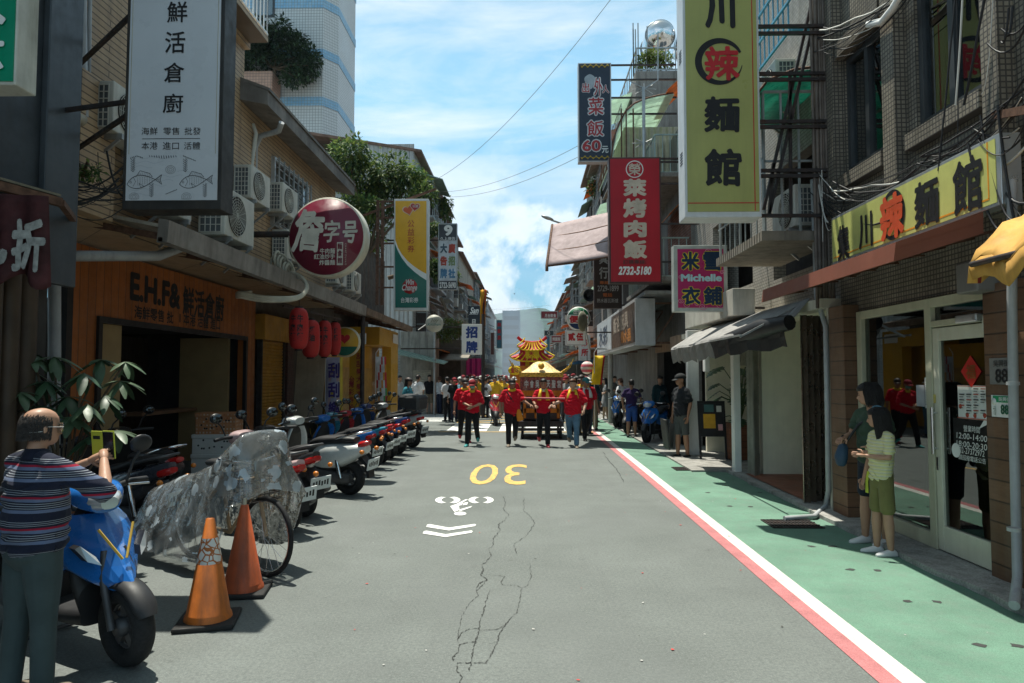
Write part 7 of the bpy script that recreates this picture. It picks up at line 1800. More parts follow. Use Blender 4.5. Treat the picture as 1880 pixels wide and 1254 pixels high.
 m = MB().tube([(-.5, .13, .78), (-.75, .14, .84), (-.9, .1, .87), (-.93, 0, .875), (-.9, -.1, .87), (-.75, -.14, .84), (-.5, -.13, .78)], .016, 8); m.build('grab_rail', M_CHROME if cl else M_ENG, t)
 m = MB().rings(sect([(-.82, .69, .11, .05), (-.9, .71, .09, .045), (-.94, .72, .05, .03)], 12)); m.build('tail_lamp', M_TAIL, t, subd=1)
 m = MB().prism([(-.78, -.07, .6), (-.95, -.06, .42), (-.97, -.05, .26), (-.93, -.05, .26), (-.9, -.06, .42), (-.72, -.07, .56)], (0, .13, 0)); m.build('rear_mudguard', M_BLACK, t)
 Mp = Matrix.Translation((-.985, 0, .44)) @ Matrix.Rotation(R(-14), 4, 'Y')
 pl = MB().box((-.006, -.13, -.075), (.004, .13, .075), 0, Mp).build('number_plate', M_PLATE, t)
 m = MB()
 for i in range(6):
  y = -.1 + i * .036; m.box((-.0075, y, -.03 + .01 * (i % 2)), (-.006, y + .022, .04 - .008 * (i % 3)), 0, Mp)
 m.build('plate_marks', M_INK, pl)
 for y in (-1, 1): MB().ball((-.93, y * .17, .62), (.035, .03, .03), 10, 6).build('indicator', M_AMB, t)
 # engine, exhaust, stand
 m = MB().rings(sect([(-.2, .3, .08, .07), (-.4, .26, .07, .08), (-.62, .24, .06, .09), (-.7, .25, .04, .06)], 12)).xf(Matrix.Translation((0, .12, 0))); m.build('engine_case', M_ENG, t, subd=1)
 m = MB().tube([(-.25, -.12, .24), (-.35, -.15, .25), (-.4, -.17, .27), (-.78, -.17, .33), (-.86, -.17, .34)], [.025, .03, .062, .065, .04], 12); m.build('exhaust', mat('brushed exhaust', (.2, .2, .2), .4, .8, var=.2), t)
 m = MB().tube([(-.3, -.16, .02), (-.24, -.1, .25)], .014, 6).tube([(-.3, .16, .02), (-.24, .1, .25)], .014, 6).tube([(-.3, -.16, .02), (-.3, .16, .02)], .014, 6); m.build('stand', M_ENG, t)
 m = MB().tube([(-.58, .17, .26), (-.5, .17, .6)], [.035, .03], 10); m.build('shock_absorber', M_CHROME, t)
 # handlebar cowl, lamp, grips, mirrors
 m = MB().rings(sect([(.2, .98, .1, .05), (.28, .98, .17, .075), (.37, .96, .15, .085), (.43, .93, .09, .065)], 14)); m.build('handlebar_cowl', P if cl or kind == 'sport' else P2, t, subd=1)
 if cl: m = MB().lathe([(0, .0), (.085, 0), (.09, .03), (.07, .06), (0, .07)], (.41, 0, .945), 18, 0, 'x')
 else: m = MB().rings(sect([(.36, .945, .12, .06), (.42, .94, .1, .06), (.47, .925, .05, .035)], 12))
 m.build('headlamp', M_LENS, t)
 for y in (-1, 1):
  m = MB().tube([(.28, y * .12, .98), (.22, y * .26, .99), (.19, y * .38, .98)], .02, 8); g_ = m.build('grip', M_BLACK, t)
  MB().tube([(.3, y * .2, .985), (.29, y * .34, .97)], .009, 6).build('brake_lever', M_CHROME, g_)
  s_ = MB().tube([(.25, y * .22, 1.0), (.24, y * .27, 1.12), (.22, y * .32, 1.17)], .009, 6).build('mirror_stalk', M_BLACK, t)
  Mm = Matrix.Translation((.21, y * .34, 1.22)) @ Matrix.Rotation(R(12), 4, 'Y')
  mm = MB().ball((0, 0, 0), (.025, .075, .06), 14, 8).xf(Mm); k_ = mm.build('mirror', M_BLACK, t)
  MB().lathe([(0, -.024), (.05, -.024), (.05, -.02), (0, -.02)], (0, 0, 0), 16, 0, 'x', Matrix.Diagonal((1, 1.25, .95, 1))).xf(Mm).build('mirror_glass', M_MIR, k_)
 if box:
  b = MB().rings([[V((x, y, z)) for x, y in ((-.72 - w * .9, -w), (-.72 + w * .8, -w), (-.72 + w, -w * .7), (-.72 + w, w * .7), (-.72 + w * .8, w), (-.72 - w * .9, w), (-.72 - w * 1.1, w * .7), (-.72 - w * 1.1, -w * .7))] for z, w in ((.9, .17), (.93, .2), (1.12, .215), (1.13, .225), (1.19, .22), (1.24, .18))], smooth=False).build('top_box', mat('grey black box', (.05, .052, .055), .5, var=.1), t, bevel=.012)
 return t
PROTO = {}
def park(key, px, py, head, label, lean=.0, s=1.0, loc=None, **kw):
 """rear or front wheel contact given by pixel; head = heading in degrees (0 = +X)"""
 k, col, kd, c2, bx = key
 kk = (k,) + tuple(col) + (kd, c2, bx)
 if kk not in PROTO: o = scooter(k, label, col, kd, c2, bx); PROTO[kk] = o
 else: o = copy_tree(PROTO[kk])
 o['label'] = label
 c = V(loc) if loc else gr(px, py)
 o.location = c; o.rotation_euler = (lean, 0, R(head)); o.scale = (s, s, s)
 return o
M_MIR = mat('mirror glass', (.07, .08, .085), .08, 1, var=.04)
BLUE, WHITE_, BLACK_, RED_, TEAL, SILV, NAVY = (.016, .15, .5), (.56, .58, .57), (.025, .025, .028), (.45, .03, .04), (.02, .2, .3), (.42, .43, .44), (.02, .05, .16)
# rear or front pieces given by where the machine stands: centre = point under the middle
def mid(px, py, head, off):            # pixel of a wheel contact, off = its local x
 c = gr(px, py); return (c.x - off * math.cos(R(head)), c.y - off * math.sin(R(head)), .0)
park(('scooter', BLUE, 'sport', None, False), 0, 0, -31, 'bright blue scooter with dark front fender behind the man filming', loc=mid(234, 1222, -31, .62), lean=R(3), s=1.0)
park(('scooter', WHITE_, 'classic', None, False), 0, 0, 159, 'white retro scooter with black seat seen from behind', loc=mid(640, 908, 159, -.6), lean=R(-4), s=1.04)
park(('scooter', (.5, .36, .36), 'sport', (.5, .5, .48), False), 0, 0, 140, 'silver and pink scooter with bulky tail lamp next to the plastic cover', loc=mid(528, 975, 140, -.6), lean=R(-4), s=1.0)
park(('scooter', BLACK_, 'sport', None, False), 0, 0, 138, 'black scooter with white number plate reaching into the road by the silver pink one', loc=mid(560, 948, 138, -.6), lean=R(-4), s=1.0)
park(('scooter', BLACK_, 'classic', None, False), 0, 0, 150, 'black scooter parked inside in front of the foam boxes', loc=(-4.75, 8.3, 0), lean=R(-4))
park(('scooter', (.04, .045, .06), 'sport', (.06, .06, .065), False), 0, 0, 160, 'dark grey scooter nearest the timber shop entrance', loc=(-4.45, 7.3, 0), lean=R(-4))
for i, (key, px, py, hd, lab) in enumerate((
  (('scooter', BLUE, 'sport', None, False), 668, 872, 150, 'blue scooter directly behind the white retro scooter'),
  (('scooter', TEAL, 'sport', None, False), 686, 860, 152, 'teal scooter second behind the white retro scooter'),
  (('scooter', RED_, 'sport', BLACK_, False), 702, 850, 150, 'red and black scooter third behind the white retro scooter'),
  (('scooter', BLUE, 'classic', None, False), 716, 842, 153, 'blue rounded scooter fourth behind the white retro scooter'),
  (('scooter', NAVY, 'sport', None, False), 730, 834, 150, 'navy scooter in the tight row before the yellow shop'),
  (('scooter', SILV, 'sport', BLACK_, True), 758, 822, 152, 'silver scooter with a grey top box at the end of the row'),
  (('scooter', BLACK_, 'sport', None, True), 750, 808, 155, 'black scooter with a top box behind the silver one'))):
 random.seed(px); h_ = hd + random.uniform(-7, 9); park(key, 0, 0, h_, lab, loc=mid(px, py, h_, -.6), lean=R(random.uniform(-6, -2)), s=random.uniform(.94, 1.02))
park(('scooter', BLUE, 'sport', None, False), 0, 0, -120, 'blue scooter parked nose out on the right pavement beside the man in black', loc=mid(1188, 815, -120, .62), lean=R(3), s=1.0)
park(('scooter', BLUE, 'sport', None, False), 0, 0, -115, 'blue scooter with clear lamps parked farther along the right pavement', loc=mid(1132, 786, -115, .62), lean=R(3), s=.98)
park(('scooter', BLACK_, 'sport', None, False), 0, 0, -118, 'black scooter between the two blue ones on the right pavement', loc=mid(1152, 797, -118, .62), lean=R(3), s=1.0)
park(('scooter', RED_, 'sport', BLACK_, False), 0, 0, -86, 'red scooter of the procession coming on between the marchers', loc=(-1.05, 23.4, 0))
park(('scooter', SILV, 'classic', None, False), 0, 0, -125, 'silver scooter deep in the shade before the dark workshop', loc=(4.1, 16.9, .03), lean=R(3))
# ------------------------------------------------------------------ covered bicycle
t = thing('bicycle', 'old bicycle standing under the clear printed cover', 'bicycle', gr(440, 1020))
A, B = gr(488, 1058), gr(300, 1010); d = (B - A); d.z = 0; d.normalize(); A = V((A.x, A.y, 0)); Bw = A + d * 1.05; nrm = V((-d.y, d.x, 0))
Mb = Matrix.Translation(A) @ Matrix(((d.x, nrm.x, 0, 0), (d.y, nrm.y, 0, 0), (0, 0, 1, 0), (0, 0, 0, 1)))
for x in (0, 1.05):
 m = MB().torus((x, 0, .33), .315, .02, 'y', 40, 8).xf(Mb); w = m.build('tyre', M_RUBBER, t)
 m = MB().torus((x, 0, .33), .29, .01, 'y', 40, 6)
 for i in range(20): a = i * math.pi / 10; m.tube([(x, .03 * (-1) ** i, .33), (x + .29 * math.cos(a), 0, .33 + .29 * math.sin(a))], .0022, 4)
 m.xf(Mb).build('rim', M_CHROME, w)
m = MB()
for p, q in (((0, 0, .33), (.16, 0, .86)), ((.16, 0, .8), (.62, 0, .72)), ((.14, 0, .72), (.5, 0, .3)), ((.5, 0, .3), (.66, 0, .84)), ((.5, 0, .3), (1.05, 0, .33)), ((1.05, 0, .33), (.64, 0, .74))): m.tube([p, q], .016, 8)
m.xf(Mb).build('frame', mat('tan frame paint', (.38, .27, .16), .45), t)
m = MB().tube([(.3, -.26, .98), (.18, -.2, .96), (.17, 0, .93), (.18, .2, .96), (.3, .26, .98)], .013, 8).tube([(.16, 0, .84), (.17, 0, .94)], .014, 8).xf(Mb); m.build('handlebar', M_CHROME, t)
MB().rings(sect([(.52, .88, .03, .02), (.6, .9, .05, .03), (.74, .9, .1, .035), (.78, .9, .08, .02)], 10)).xf(Mb).build('saddle', M_SEAT, t)
m = MB()
for z in (.62, .68, .74, .8, .86): m.tube([(.04, -.15, z), (.3, -.15, z), (.3, .15, z), (.04, .15, z), (.04, -.15, z)], .005, 5)
for i in range(5): x = .04 + i * .065; m.tube([(x, -.15, .86), (x, -.15, .62), (x, .15, .62), (x, .15, .86)], .004, 5)
m.xf(Mb).build('front_basket', M_STEELD, t)
# cover sheet
t = thing('plastic_cover', 'clear plastic bicycle cover printed with pale animals and clouds', 'cover', (A.x, A.y, 0))
def cover_mat():
 m = bpy.data.materials.new('printed clear plastic'); m.use_nodes = True; nt = m.node_tree; nt.nodes.clear(); L = nt.links
 o = nd(nt, 'ShaderNodeOutputMaterial'); tr = nd(nt, 'ShaderNodeBsdfTransparent'); gl = nd(nt, 'ShaderNodeBsdfGlossy'); df = nd(nt, 'ShaderNodeBsdfDiffuse'); tl = nd(nt, 'ShaderNodeBsdfTranslucent')
 tr.inputs[0].default_value = (.86, .88, .88, 1); gl.inputs['Roughness'].default_value = .1; df.inputs[0].default_value = (.68, .71, .72, 1); tl.inputs[0].default_value = (.68, .7, .72, 1)
 tc = nd(nt, 'ShaderNodeTexCoord')
 milky = nd(nt, 'ShaderNodeMixShader'); milky.inputs[0].default_value = .5; L.new(df.outputs[0], milky.inputs[1]); L.new(tl.outputs[0], milky.inputs[2])
 nz = nd(nt, 'ShaderNodeTexNoise'); nz.inputs['Scale'].default_value = 5; nz.inputs['Detail'].default_value = 5; L.new(tc.outputs['Object'], nz.inputs['Vector'])
 mr = nd(nt, 'ShaderNodeMapRange'); L.new(nz.outputs['Fac'], mr.inputs[0])
 for i, x in enumerate((.33, .68, .14, .42)): mr.inputs[i + 1].default_value = x
 a = nd(nt, 'ShaderNodeMixShader'); L.new(mr.outputs[0], a.inputs[0]); L.new(tr.outputs[0], a.inputs[1]); L.new(milky.outputs[0], a.inputs[2])
 # scattered prints: blobs of Voronoi cells broken by noise
 mp = nd(nt, 'ShaderNodeMapping'); L.new(tc.outputs['Object'], mp.inputs[0])
 n2 = nd(nt, 'ShaderNodeTexNoise'); n2.inputs['Scale'].default_value = 16; n2.inputs['Detail'].default_value = 3; L.new(mp.outputs[0], n2.inputs['Vector'])
 add = nd(nt, 'ShaderNodeMix', data_type='RGBA', blend_type='ADD'); add.inputs[0].default_value = .11; L.new(mp.outputs[0], add.inputs[6]); L.new(n2.outputs['Color'], add.inputs[7])
 vo = nd(nt, 'ShaderNodeTexVoronoi'); vo.inputs['Scale'].default_value = 6.8; L.new(add.outputs[2], vo.inputs['Vector'])
 sp = nd(nt, 'ShaderNodeSeparateColor'); L.new(vo.outputs['Color'], sp.inputs[0])
 sz = nd(nt, 'ShaderNodeMath', operation='MULTIPLY'); L.new(sp.outputs[0], sz.inputs[0]); sz.inputs[1].default_value = .5
 lt = nd(nt, 'ShaderNodeMath', operation='LESS_THAN'); L.new(vo.outputs['Distance'], lt.inputs[0]); L.new(sz.outputs[0], lt.inputs[1])
 pr = nd(nt, 'ShaderNodeBsdfDiffuse'); pr.inputs[0].default_value = (.56, .64, .7, 1)
 b = nd(nt, 'ShaderNodeMixShader'); k = nd(nt, 'ShaderNodeMath', operation='MULTIPLY'); L.new(lt.outputs[0], k.inputs[0]); k.inputs[1].default_value = .62
 L.new(k.outputs[0], b.inputs[0]); L.new(a.outputs[0], b.inputs[1]); L.new(pr.outputs[0], b.inputs[2])
 c = nd(nt, 'ShaderNodeMixShader'); fr = nd(nt, 'ShaderNodeFresnel'); fr.inputs[0].default_value = 1.75
 bp = nd(nt, 'ShaderNodeBump'); bp.inputs['Strength'].default_value = .3; bp.inputs['Distance'].default_value = .05; v2 = nd(nt, 'ShaderNodeTexVoronoi'); v2.inputs['Scale'].default_value = 9; L.new(nz.outputs['Color'], v2.inputs['Vector']) if 0 else L.new(add.outputs[2], v2.inputs['Vector']); L.new(v2.outputs['Distance'], bp.inputs['Height']); L.new(bp.outputs[0], gl.inputs['Normal']); L.new(bp.outputs[0], fr.inputs['Normal'])
 L.new(fr.outputs[0], c.inputs[0]); L.new(b.outputs[0], c.inputs[1]); L.new(gl.outputs[0], c.inputs[2]); L.new(c.outputs[0], o.inputs[0]); return m
m = MB(); nx, nr = 84, 52
top = [(-.05, .72), (-.03, 1.05), (.06, 1.22), (.14, 1.17), (.24, 1.08), (.38, .99), (.6, .9), (.85, .82), (1.1, .76), (1.35, .68), (1.6, .6)]
def lerp_t(x):
 for (a, za), (b, zb2) in zip(top, top[1:]):
  if a <= x <= b: return za + (zb2 - za) * (x - a) / (b - a)
 return top[-1][1]
for i in range(nx + 1):
 x = -.05 + 1.6 * i / nx; zt_ = lerp_t(x); wtop = .15 + .1 * math.exp(-((x - .22) / .25) ** 2) - (.06 if x < .02 else 0); wb = .36; zb2 = .12 + .1 * math.exp(-((x + .05) / .3) ** 2) + .42 * math.exp(-((x + .05) / .14) ** 2)
 for j in range(nr + 1):
  u = -1 + 2 * j / nr; v_ = abs(u)
  if v_ < .25: y, z = u / .25 * wtop, zt_ - .03 * (v_ / .25) ** 2
  else: f = (v_ - .25) / .75; y, z = math.copysign(wtop + (wb - wtop) * f ** .8, u), (zt_ - .03) * (1 - f) + min(zb2, zt_) * f
  q = noise.noise(V((x * 5, u * 3, 1.3))) * .035 + .014 * (abs(noise.noise(V((x * 9, u * 4, 4)))) - .2) + .012 * (abs(noise.noise(V((x * 6 + u * 7, u * 9 - x * 5, 8)))) - .2) + .018 * math.sin(x * 17 + u * 6 + 4 * noise.noise(V((x * 3, u * 2, 0)))) * v_
  m.v.append(V((x + .03 * noise.noise(V((x * 4, u * 4, 7))), y + math.copysign(q, u), z + .4 * q * (1 - v_))))
for i in range(nx):
 for j in range(nr): k = i * (nr + 1) + j; m.f.append([k, k + nr + 1, k + nr + 2, k + 1]); m.m.append(0); m.sm.append(True)
for end in (0,):
 pass
m.xf(Mb).build('sheet', cover_mat(), t)
# ------------------------------------------------------------------ traffic cones
def cone(px, py, h, label, stripe, col, rz):
 c = gr(px, py); t = thing('traffic_cone', label, 'traffic cone', (c.x, c.y, 0))
 M = Matrix.Translation((c.x, c.y, 0)) @ Matrix.Rotation(rz, 4, 'Z')
 w = .19; m = MB().box((-w, -w, 0), (w, w, .035), 0, M); m.build('base', mat('black rubber base', (.022, .022, .022), .75, var=.2, bump=.1), t, bevel=.012)
 cm = mat('cone plastic ' + label[:9], col, .5, var=.16, scale=5, streak=.75, dirt=(.09, .05, .035), bump=.1)
 pr = [(.155, .035), (.15, .06), (.14, .075), (.028, h), (.02, h + .004), (0, h + .004)]
 MB().lathe(pr, (0, 0, 0), 28).xf(M).build('cone', cm, t)
 if stripe:
  z0, z1 = h * .58, h * .82; r0 = .14 - (.112) * (z0 - .075) / (h - .075) + .003; r1 = .14 - .112 * (z1 - .075) / (h - .075) + .003
  sm = mat('peeling reflective band', (.66, .64, .6), .5, var=.1); nt = sm.node_tree; b = nt.nodes['Principled BSDF']; L = nt.links
  vo = nd(nt, 'ShaderNodeTexVoronoi', feature='DISTANCE_TO_EDGE'); vo.inputs['Scale'].default_value = 22; tc = nd(nt, 'ShaderNodeTexCoord'); L.new(tc.outputs['Object'], vo.inputs['Vector'])
  n2 = nd(nt, 'ShaderNodeTexNoise'); n2.inputs['Scale'].default_value = 14; L.new(tc.outputs['Object'], n2.inputs['Vector'])
  s1 = nd(nt, 'ShaderNodeMath', operation='MULTIPLY'); L.new(n2.outputs['Fac'], s1.inputs[0]); s1.inputs[1].default_value = .17
  g_ = nd(nt, 'ShaderNodeMath', operation='GREATER_THAN'); L.new(vo.outputs['Distance'], g_.inputs[0]); L.new(s1.outputs[0], g_.inputs[1]); src = b.inputs['Base Color'].links[0].from_socket
  mx = nd(nt, 'ShaderNodeMix', data_type='RGBA'); L.new(g_.outputs[0], mx.inputs[0]); mx.inputs[6].default_value = (.4, .12, .03, 1); L.new(src, mx.inputs[7]); L.new(mx.outputs[2], b.inputs['Base Color'])
  MB().rings([[V((r_ * math.cos(a), r_ * math.sin(a), z)) for a in (2 * math.pi * i / 28 for i in range(28))] for r_, z in ((r0, z0), (r1, z1))], cap=False).xf(M).build('reflective_band', sm, t)
 else: MB().lathe([(.016, h), (.014, h + .05), (0, h + .055)], (0, 0, 0), 10).xf(M).build('tip', mat('cream tip', (.5, .42, .3), .6), t)
cone(382, 1143, .70, 'scuffed orange traffic cone with a peeling white band', True, (.6, .165, .03), R(14))
cone(446, 1088, .67, 'plain rust red traffic cone standing behind the banded one', False, (.48, .1, .035), R(10))
# ================================================================== people: local frame faces -Y, feet on z = 0, units of standing height
SKIN = mat('tan skin', (.42, .235, .155), .5, var=.06, scale=12)
SKIN2 = mat('sunburnt skin', (.33, .17, .105), .5, var=.08, scale=12)
SKIN3 = mat('fair skin', (.5, .31, .22), .5, var=.06, scale=12)
HAIRM = mat('black hair', (.013, .011, .011), .45, var=.4, scale=40, bump=.5, bscale=120)
HAIRB = mat('brown hair', (.09, .035, .018), .5, var=.4, scale=40, bump=.5, bscale=120)
HAIRG = mat('thin grey hair', (.045, .037, .033), .6, var=.5, scale=60, bump=.5, bscale=160)
FEAT = mat('eyes and brows', (.02, .014, .012), .4, var=.05)
LIPS = mat('lips', (.3, .11, .085), .45, var=.05)
def cloth(n, c, **k): return mat(n + ' cloth', c, .9, sheen=.06, spec=.2, bump=.25, bscale=k.pop('bs', 14), var=k.pop('var', .12), scale=k.pop('scale', 6), **k)
def limb(mb, pts, rad, n=12):
 """rounded closed tube with elliptical sections; rad = [(rx, ry)] across / along facing"""
 pts = [V(p) for p in pts]; rings = []; k = len(pts); px = V((1, 0, 0))
 for i, p in enumerate(pts):
  d = (pts[min(i + 1, k - 1)] - pts[max(i - 1, 0)]).normalized()
  x = (px - d * px.dot(d))
  x = x.normalized() if x.length > .1 else d.orthogonal().normalized()
  y = d.cross(x); r = rad[i]; r = (r, r) if isinstance(r, (int, float)) else r
  rings.append([p + x * r[0] * math.cos(t) + y * r[1] * math.sin(t) for t in (2 * math.pi * j / n for j in range(n))])
 d0, d1 = (pts[0] - pts[1]).normalized(), (pts[-1] - pts[-2]).normalized()
 def m_(r): r = r if isinstance(r, (int, float)) else min(r); return r
 a = [pts[0] + (q - pts[0]) * .6 + d0 * m_(rad[0]) * .55 for q in rings[0]]; b = [pts[-1] + (q - pts[-1]) * .6 + d1 * m_(rad[-1]) * .55 for q in rings[-1]]
 return mb.rings([a] + rings + [b])
def fuse(mb, vox, it=3):
 """one continuous skin over overlapping closed shapes"""
 me = mb.mesh('t', [FEAT]); o = bpy.data.objects.new('t', me); COL.objects.link(o)
 r = o.modifiers.new('r', 'REMESH'); r.mode = 'VOXEL'; r.voxel_size = vox
 s = o.modifiers.new('s', 'SMOOTH'); s.factor = .5; s.iterations = it
 dg = bpy.context.evaluated_depsgraph_get(); dg.update()
 m2 = bpy.data.meshes.new_from_object(o.evaluated_get(dg))
 out = MB(); out.v = [v.co.copy() for v in m2.vertices]; out.f = [list(p.vertices) for p in m2.polygons]; out.m = [0] * len(out.f); out.sm = [True] * len(out.f)
 COL.objects.unlink(o); bpy.data.objects.remove(o); bpy.data.meshes.remove(me); bpy.data.meshes.remove(m2)
 return out
def head_shape(mb, M):
 """head about .13 tall, origin at the chin-neck joint, face towards -Y"""
 rows = [(.0, .018, -.040, .012), (.012, .031, -.052, .026), (.03, .038, -.056, .044), (.048, .0405, -.054, .058), (.066, .0425, -.053, .067), (.084, .044, -.053, .07), (.1, .0425, -.049, .067), (.116, .035, -.037, .054), (.126, .023, -.02, .036), (.131, .008, -.004, .014)]
 rings = []
 for z, w, f, b in rows:
  cy, ry = (f + b) / 2, (b - f) / 2
  rings.append([M @ V((w * math.cos(t) * (1 - .12 * max(0, -math.sin(t)) ** 3), cy + ry * math.sin(t), z)) for t in (2 * math.pi * j / 16 for j in range(16))])
 mb.rings(rings)
 limb(mb, [M @ V((0, -.05, .068)), M @ V((0, -.062, .05)), M @ V((0, -.066, .041)), M @ V((0, -.054, .036))], [(.004, .006), (.006, .006), (.0085, .006), (.006, .005)], 8)
 for s in (-1, 1): mb.ball((0, 0, 0), (.005, .011, .018), 10, 6, 0, M @ Matrix.Translation((s * .045, .012, .055)) @ Matrix.Rotation(R(s * -18), 4, 'Z')); 
 return mb
def fixball(mb, M, c, r, m): mb.ball((0, 0, 0), r, 8, 5, m, M @ Matrix.Translation(c))
def face(mb, M, H):
 for s in (-1, 1):
  fixball(mb, M, (s * .0165, -.0508, .062), (.0062, .003, .0028), 1); fixball(mb, M, (s * .0165, -.0525, .073), (.0095, .0028, .0017), 1)
 fixball(mb, M, (0, -.0535, .024), (.0125, .0035, .003), 2)
def hand(mb, w, d, palm, H, curl=.5, side=1, m=0):
 """palm and five fingers; w wrist, d pointing direction, palm = palm normal"""
 d = V(d).normalized(); p = V(palm); p = (p - d * p.dot(d)).normalized(); x = d.cross(p) * side
 L_ = .1 * H; c = V(w)
 limb(mb, [c, c + d * L_ * .22, c + d * L_ * .5], [(.013 * H, .011 * H), (.021 * H, .0115 * H), (.022 * H, .010 * H)], 10) if abs(d.x) < .7 else limb(mb, [c, c + d * L_ * .22, c + d * L_ * .5], [.013 * H, .0165 * H, .0165 * H], 10)
 for i, (o, ln) in enumerate(((-.0155, .40), (-.0052, .46), (.0052, .43), (.0150, .33))):
  a = c + d * L_ * .48 + x * o * H; pts = [a]; dd = d.copy(); seg = L_ * ln / 3
  for k in range(3):
   dd = (dd + p * curl * (.45 + .35 * k)).normalized(); a = a + dd * seg * (1.15 - .15 * k); pts.append(a)
  limb(mb, pts, [.0053 * H, .0051 * H, .0047 * H, .0038 * H], 7)
 a = c + d * L_ * .14 - x * .016 * H
 limb(mb, [a, a + (d * .6 - x * .75 + p * .25).normalized() * .024 * H, a + (d * .85 - x * .5 + p * .6 * (.4 + curl)).normalized() * .044 * H], [.0068 * H, .0058 * H, .0044 * H], 7)
def person(name, label, H=1.66, build=1.0, legs=((0, 0), (0, 0)), arms=None, head=(0, 0), skin=None, top=None, sleeve=.45, bottom=None, blen=1.0, shoes=None, hair='short', hairm=None, cap=None,
           collar=None, lean=0, extra=None, vox=.013, skirt=None, belly=0, group=None, mask=None, cat='person', hands=(.5, .5), sit=0, strands=0, sole=None, towel=None, towelm=None):
 """legs = ((forward swing, knee bend)...) degrees for right(-x) and left(+x); arms = ((elbow, wrist)...) local points in H units"""
 t = thing(name, label, cat, (0, 0, 0), group)
 b = build; skin = skin or SKIN
 hip = .52 - sit; J = {}
 ankles = []
 for s, (sw, kb) in zip((-1, 1), legs):
  h = V((s * .048, 0, hip)); th = V((s * .028, -math.sin(R(sw)), -math.cos(R(sw)))).normalized(); k = h + th * .245
  a_ = R(sw - kb); sh = V((s * .008, -math.sin(a_), -math.cos(a_))).normalized(); an = k + sh * .235
  J[s] = (h, k, an, a_); ankles.append(an.z)
 dz = .04 - min(ankles)
 ML = Matrix.Translation((0, 0, hip)) @ Matrix.Rotation(R(lean), 4, 'X') @ Matrix.Translation((0, 0, -hip))
 up = lambda p: ML @ V(p)
 def S(p): return (V(p) + V((0, 0, dz))) * H
 nb = up((0, .006, .845 - sit)); Mh = Matrix.Translation(S(up((0, -.012, .872 - sit)))) @ Matrix.Rotation(R(lean * .6), 4, 'X') @ Matrix.Rotation(R(head[0]), 4, 'Z') @ Matrix.Rotation(R(head[1]), 4, 'X') @ Matrix.Diagonal((H, H, H, 1))
 arms = arms or (((-.15, .0, .66), (-.165, -.05, .5)), ((.15, .0, .66), (.165, -.05, .5)))
 palms = [V(a[2]) if len(a) > 2 else V((-s, 0, 0)) for s, a in zip((-1, 1), arms)]
 arms = [tuple(V(q) - V((0, 0, sit)) for q in a[:2]) for a in arms]
 sh = {s: up((s * .105 * (1 + (b - 1) * .5), .005, .805 - sit)) for s in (-1, 1)}
 # body
 m = MB()
 head_shape(m, Mh)
 limb(m, [S(up((0, .006, .80 - sit))), S(nb), S(up((0, -.004, .885 - sit)))], [.036 * H, .031 * H, .031 * H])
 limb(m, [S(up((0, 0, .50 - sit))), S(up((0, 0, .6 - sit))), S(up((0, 0, .72 - sit))), S(up((0, .004, .8 - sit)))], [(.075 * H * b, .05 * H * b), (.072 * H * b, .048 * H * b), (.08 * H * b, .05 * H * b), (.07 * H, .036 * H)])
 for s, (el, wr) in zip((-1, 1), arms):
  el, wr = up(el), up(wr); ab = 1 + (b - 1) * .5
  limb(m, [S(sh[s]), S(sh[s].lerp(el, .5)), S(el), S(el.lerp(wr, .35)), S(wr)], [.029 * H * ab, .026 * H * ab, .021 * H * ab, .021 * H * ab, .0135 * H * ab])
 for s in (-1, 1):
  h, k, an, a_ = J[s]
  limb(m, [S(h), S(h.lerp(k, .5)), S(k), S(k.lerp(an, .3)), S(an)], [.05 * H * b, .044 * H * b, .032 * H, .034 * H, .02 * H])
 body = fuse(m, vox, 2)
 for i, (s, (el, wr)) in enumerate(zip((-1, 1), arms)):
  el, wr = up(el), up(wr); d = (wr - el).normalized()
  hand(body, S(wr), d, palms[i], H, hands[i], s)
 face(body, Mh, H)
 ob = body.build('body', [skin, FEAT, LIPS], t)
 # shoes
 for s in (-1, 1):
  h, k, an, a_ = J[s]; an = S(an); tilt = max(0, -math.degrees(a_)) * .6
  Ms = Matrix.Translation(an) @ Matrix.Rotation(R(s * 7), 4, 'Z') @ Matrix.Rotation(R(-tilt), 4, 'X') @ Matrix.Translation((0, 0, -.04 * H)); f = H
  m = MB().rings([[Ms @ V((x * f, y * f, z * f)) for x, z in ((-w, .0), (-w * 1.06, .01), (-w * .9, h_), (0, h_ * 1.15), (w * .9, h_), (w * 1.06, .01), (w, .0))] for y, w, h_ in ((.04, .016, .03), (.03, .022, .045), (0, .022, .048), (-.04, .025, .034), (-.075, .027, .026), (-.1, .02, .02), (-.108, .01, .012))])
  m2 = MB()
  sh_ = m.build('shoe', shoes or FEAT, t, subd=1)
 # trousers
 if bottom:
  m = MB(); e = .012
  limb(m, [S(up((0, 0, .60 - sit))), S(up((0, .002, .55 - sit))), S((0, .004, hip - .03))], [((.078 + e) * H * b, (.05 + e) * H * b), ((.083 + e) * H * b, (.056 + e) * H * b), ((.08 + e) * H * b, (.055 + e) * H * b)], 16)
  for s in (-1, 1):
   h, k, an, a_ = J[s]; pts = [S(h + V((0, 0, .02))), S(h.lerp(k, .4)), S(k), S(k.lerp(an, .5)), S(k.lerp(an, .97))]; r = [.053 * H * b, .05 * H * b, .042 * H, .039 * H, .037 * H]
   if blen < 1:
    n_ = 2 if blen < .45 else 3; pts = pts[:n_] + [S(h.lerp(k, blen * 2) if blen <= .5 else k.lerp(an, (blen - .5) * 2))]; r = r[:n_] + [.05 * H]
   limb(m, pts, r)
  fuse(m, vox, 3).build('trousers' if blen >= 1 else 'shorts', bottom, t)
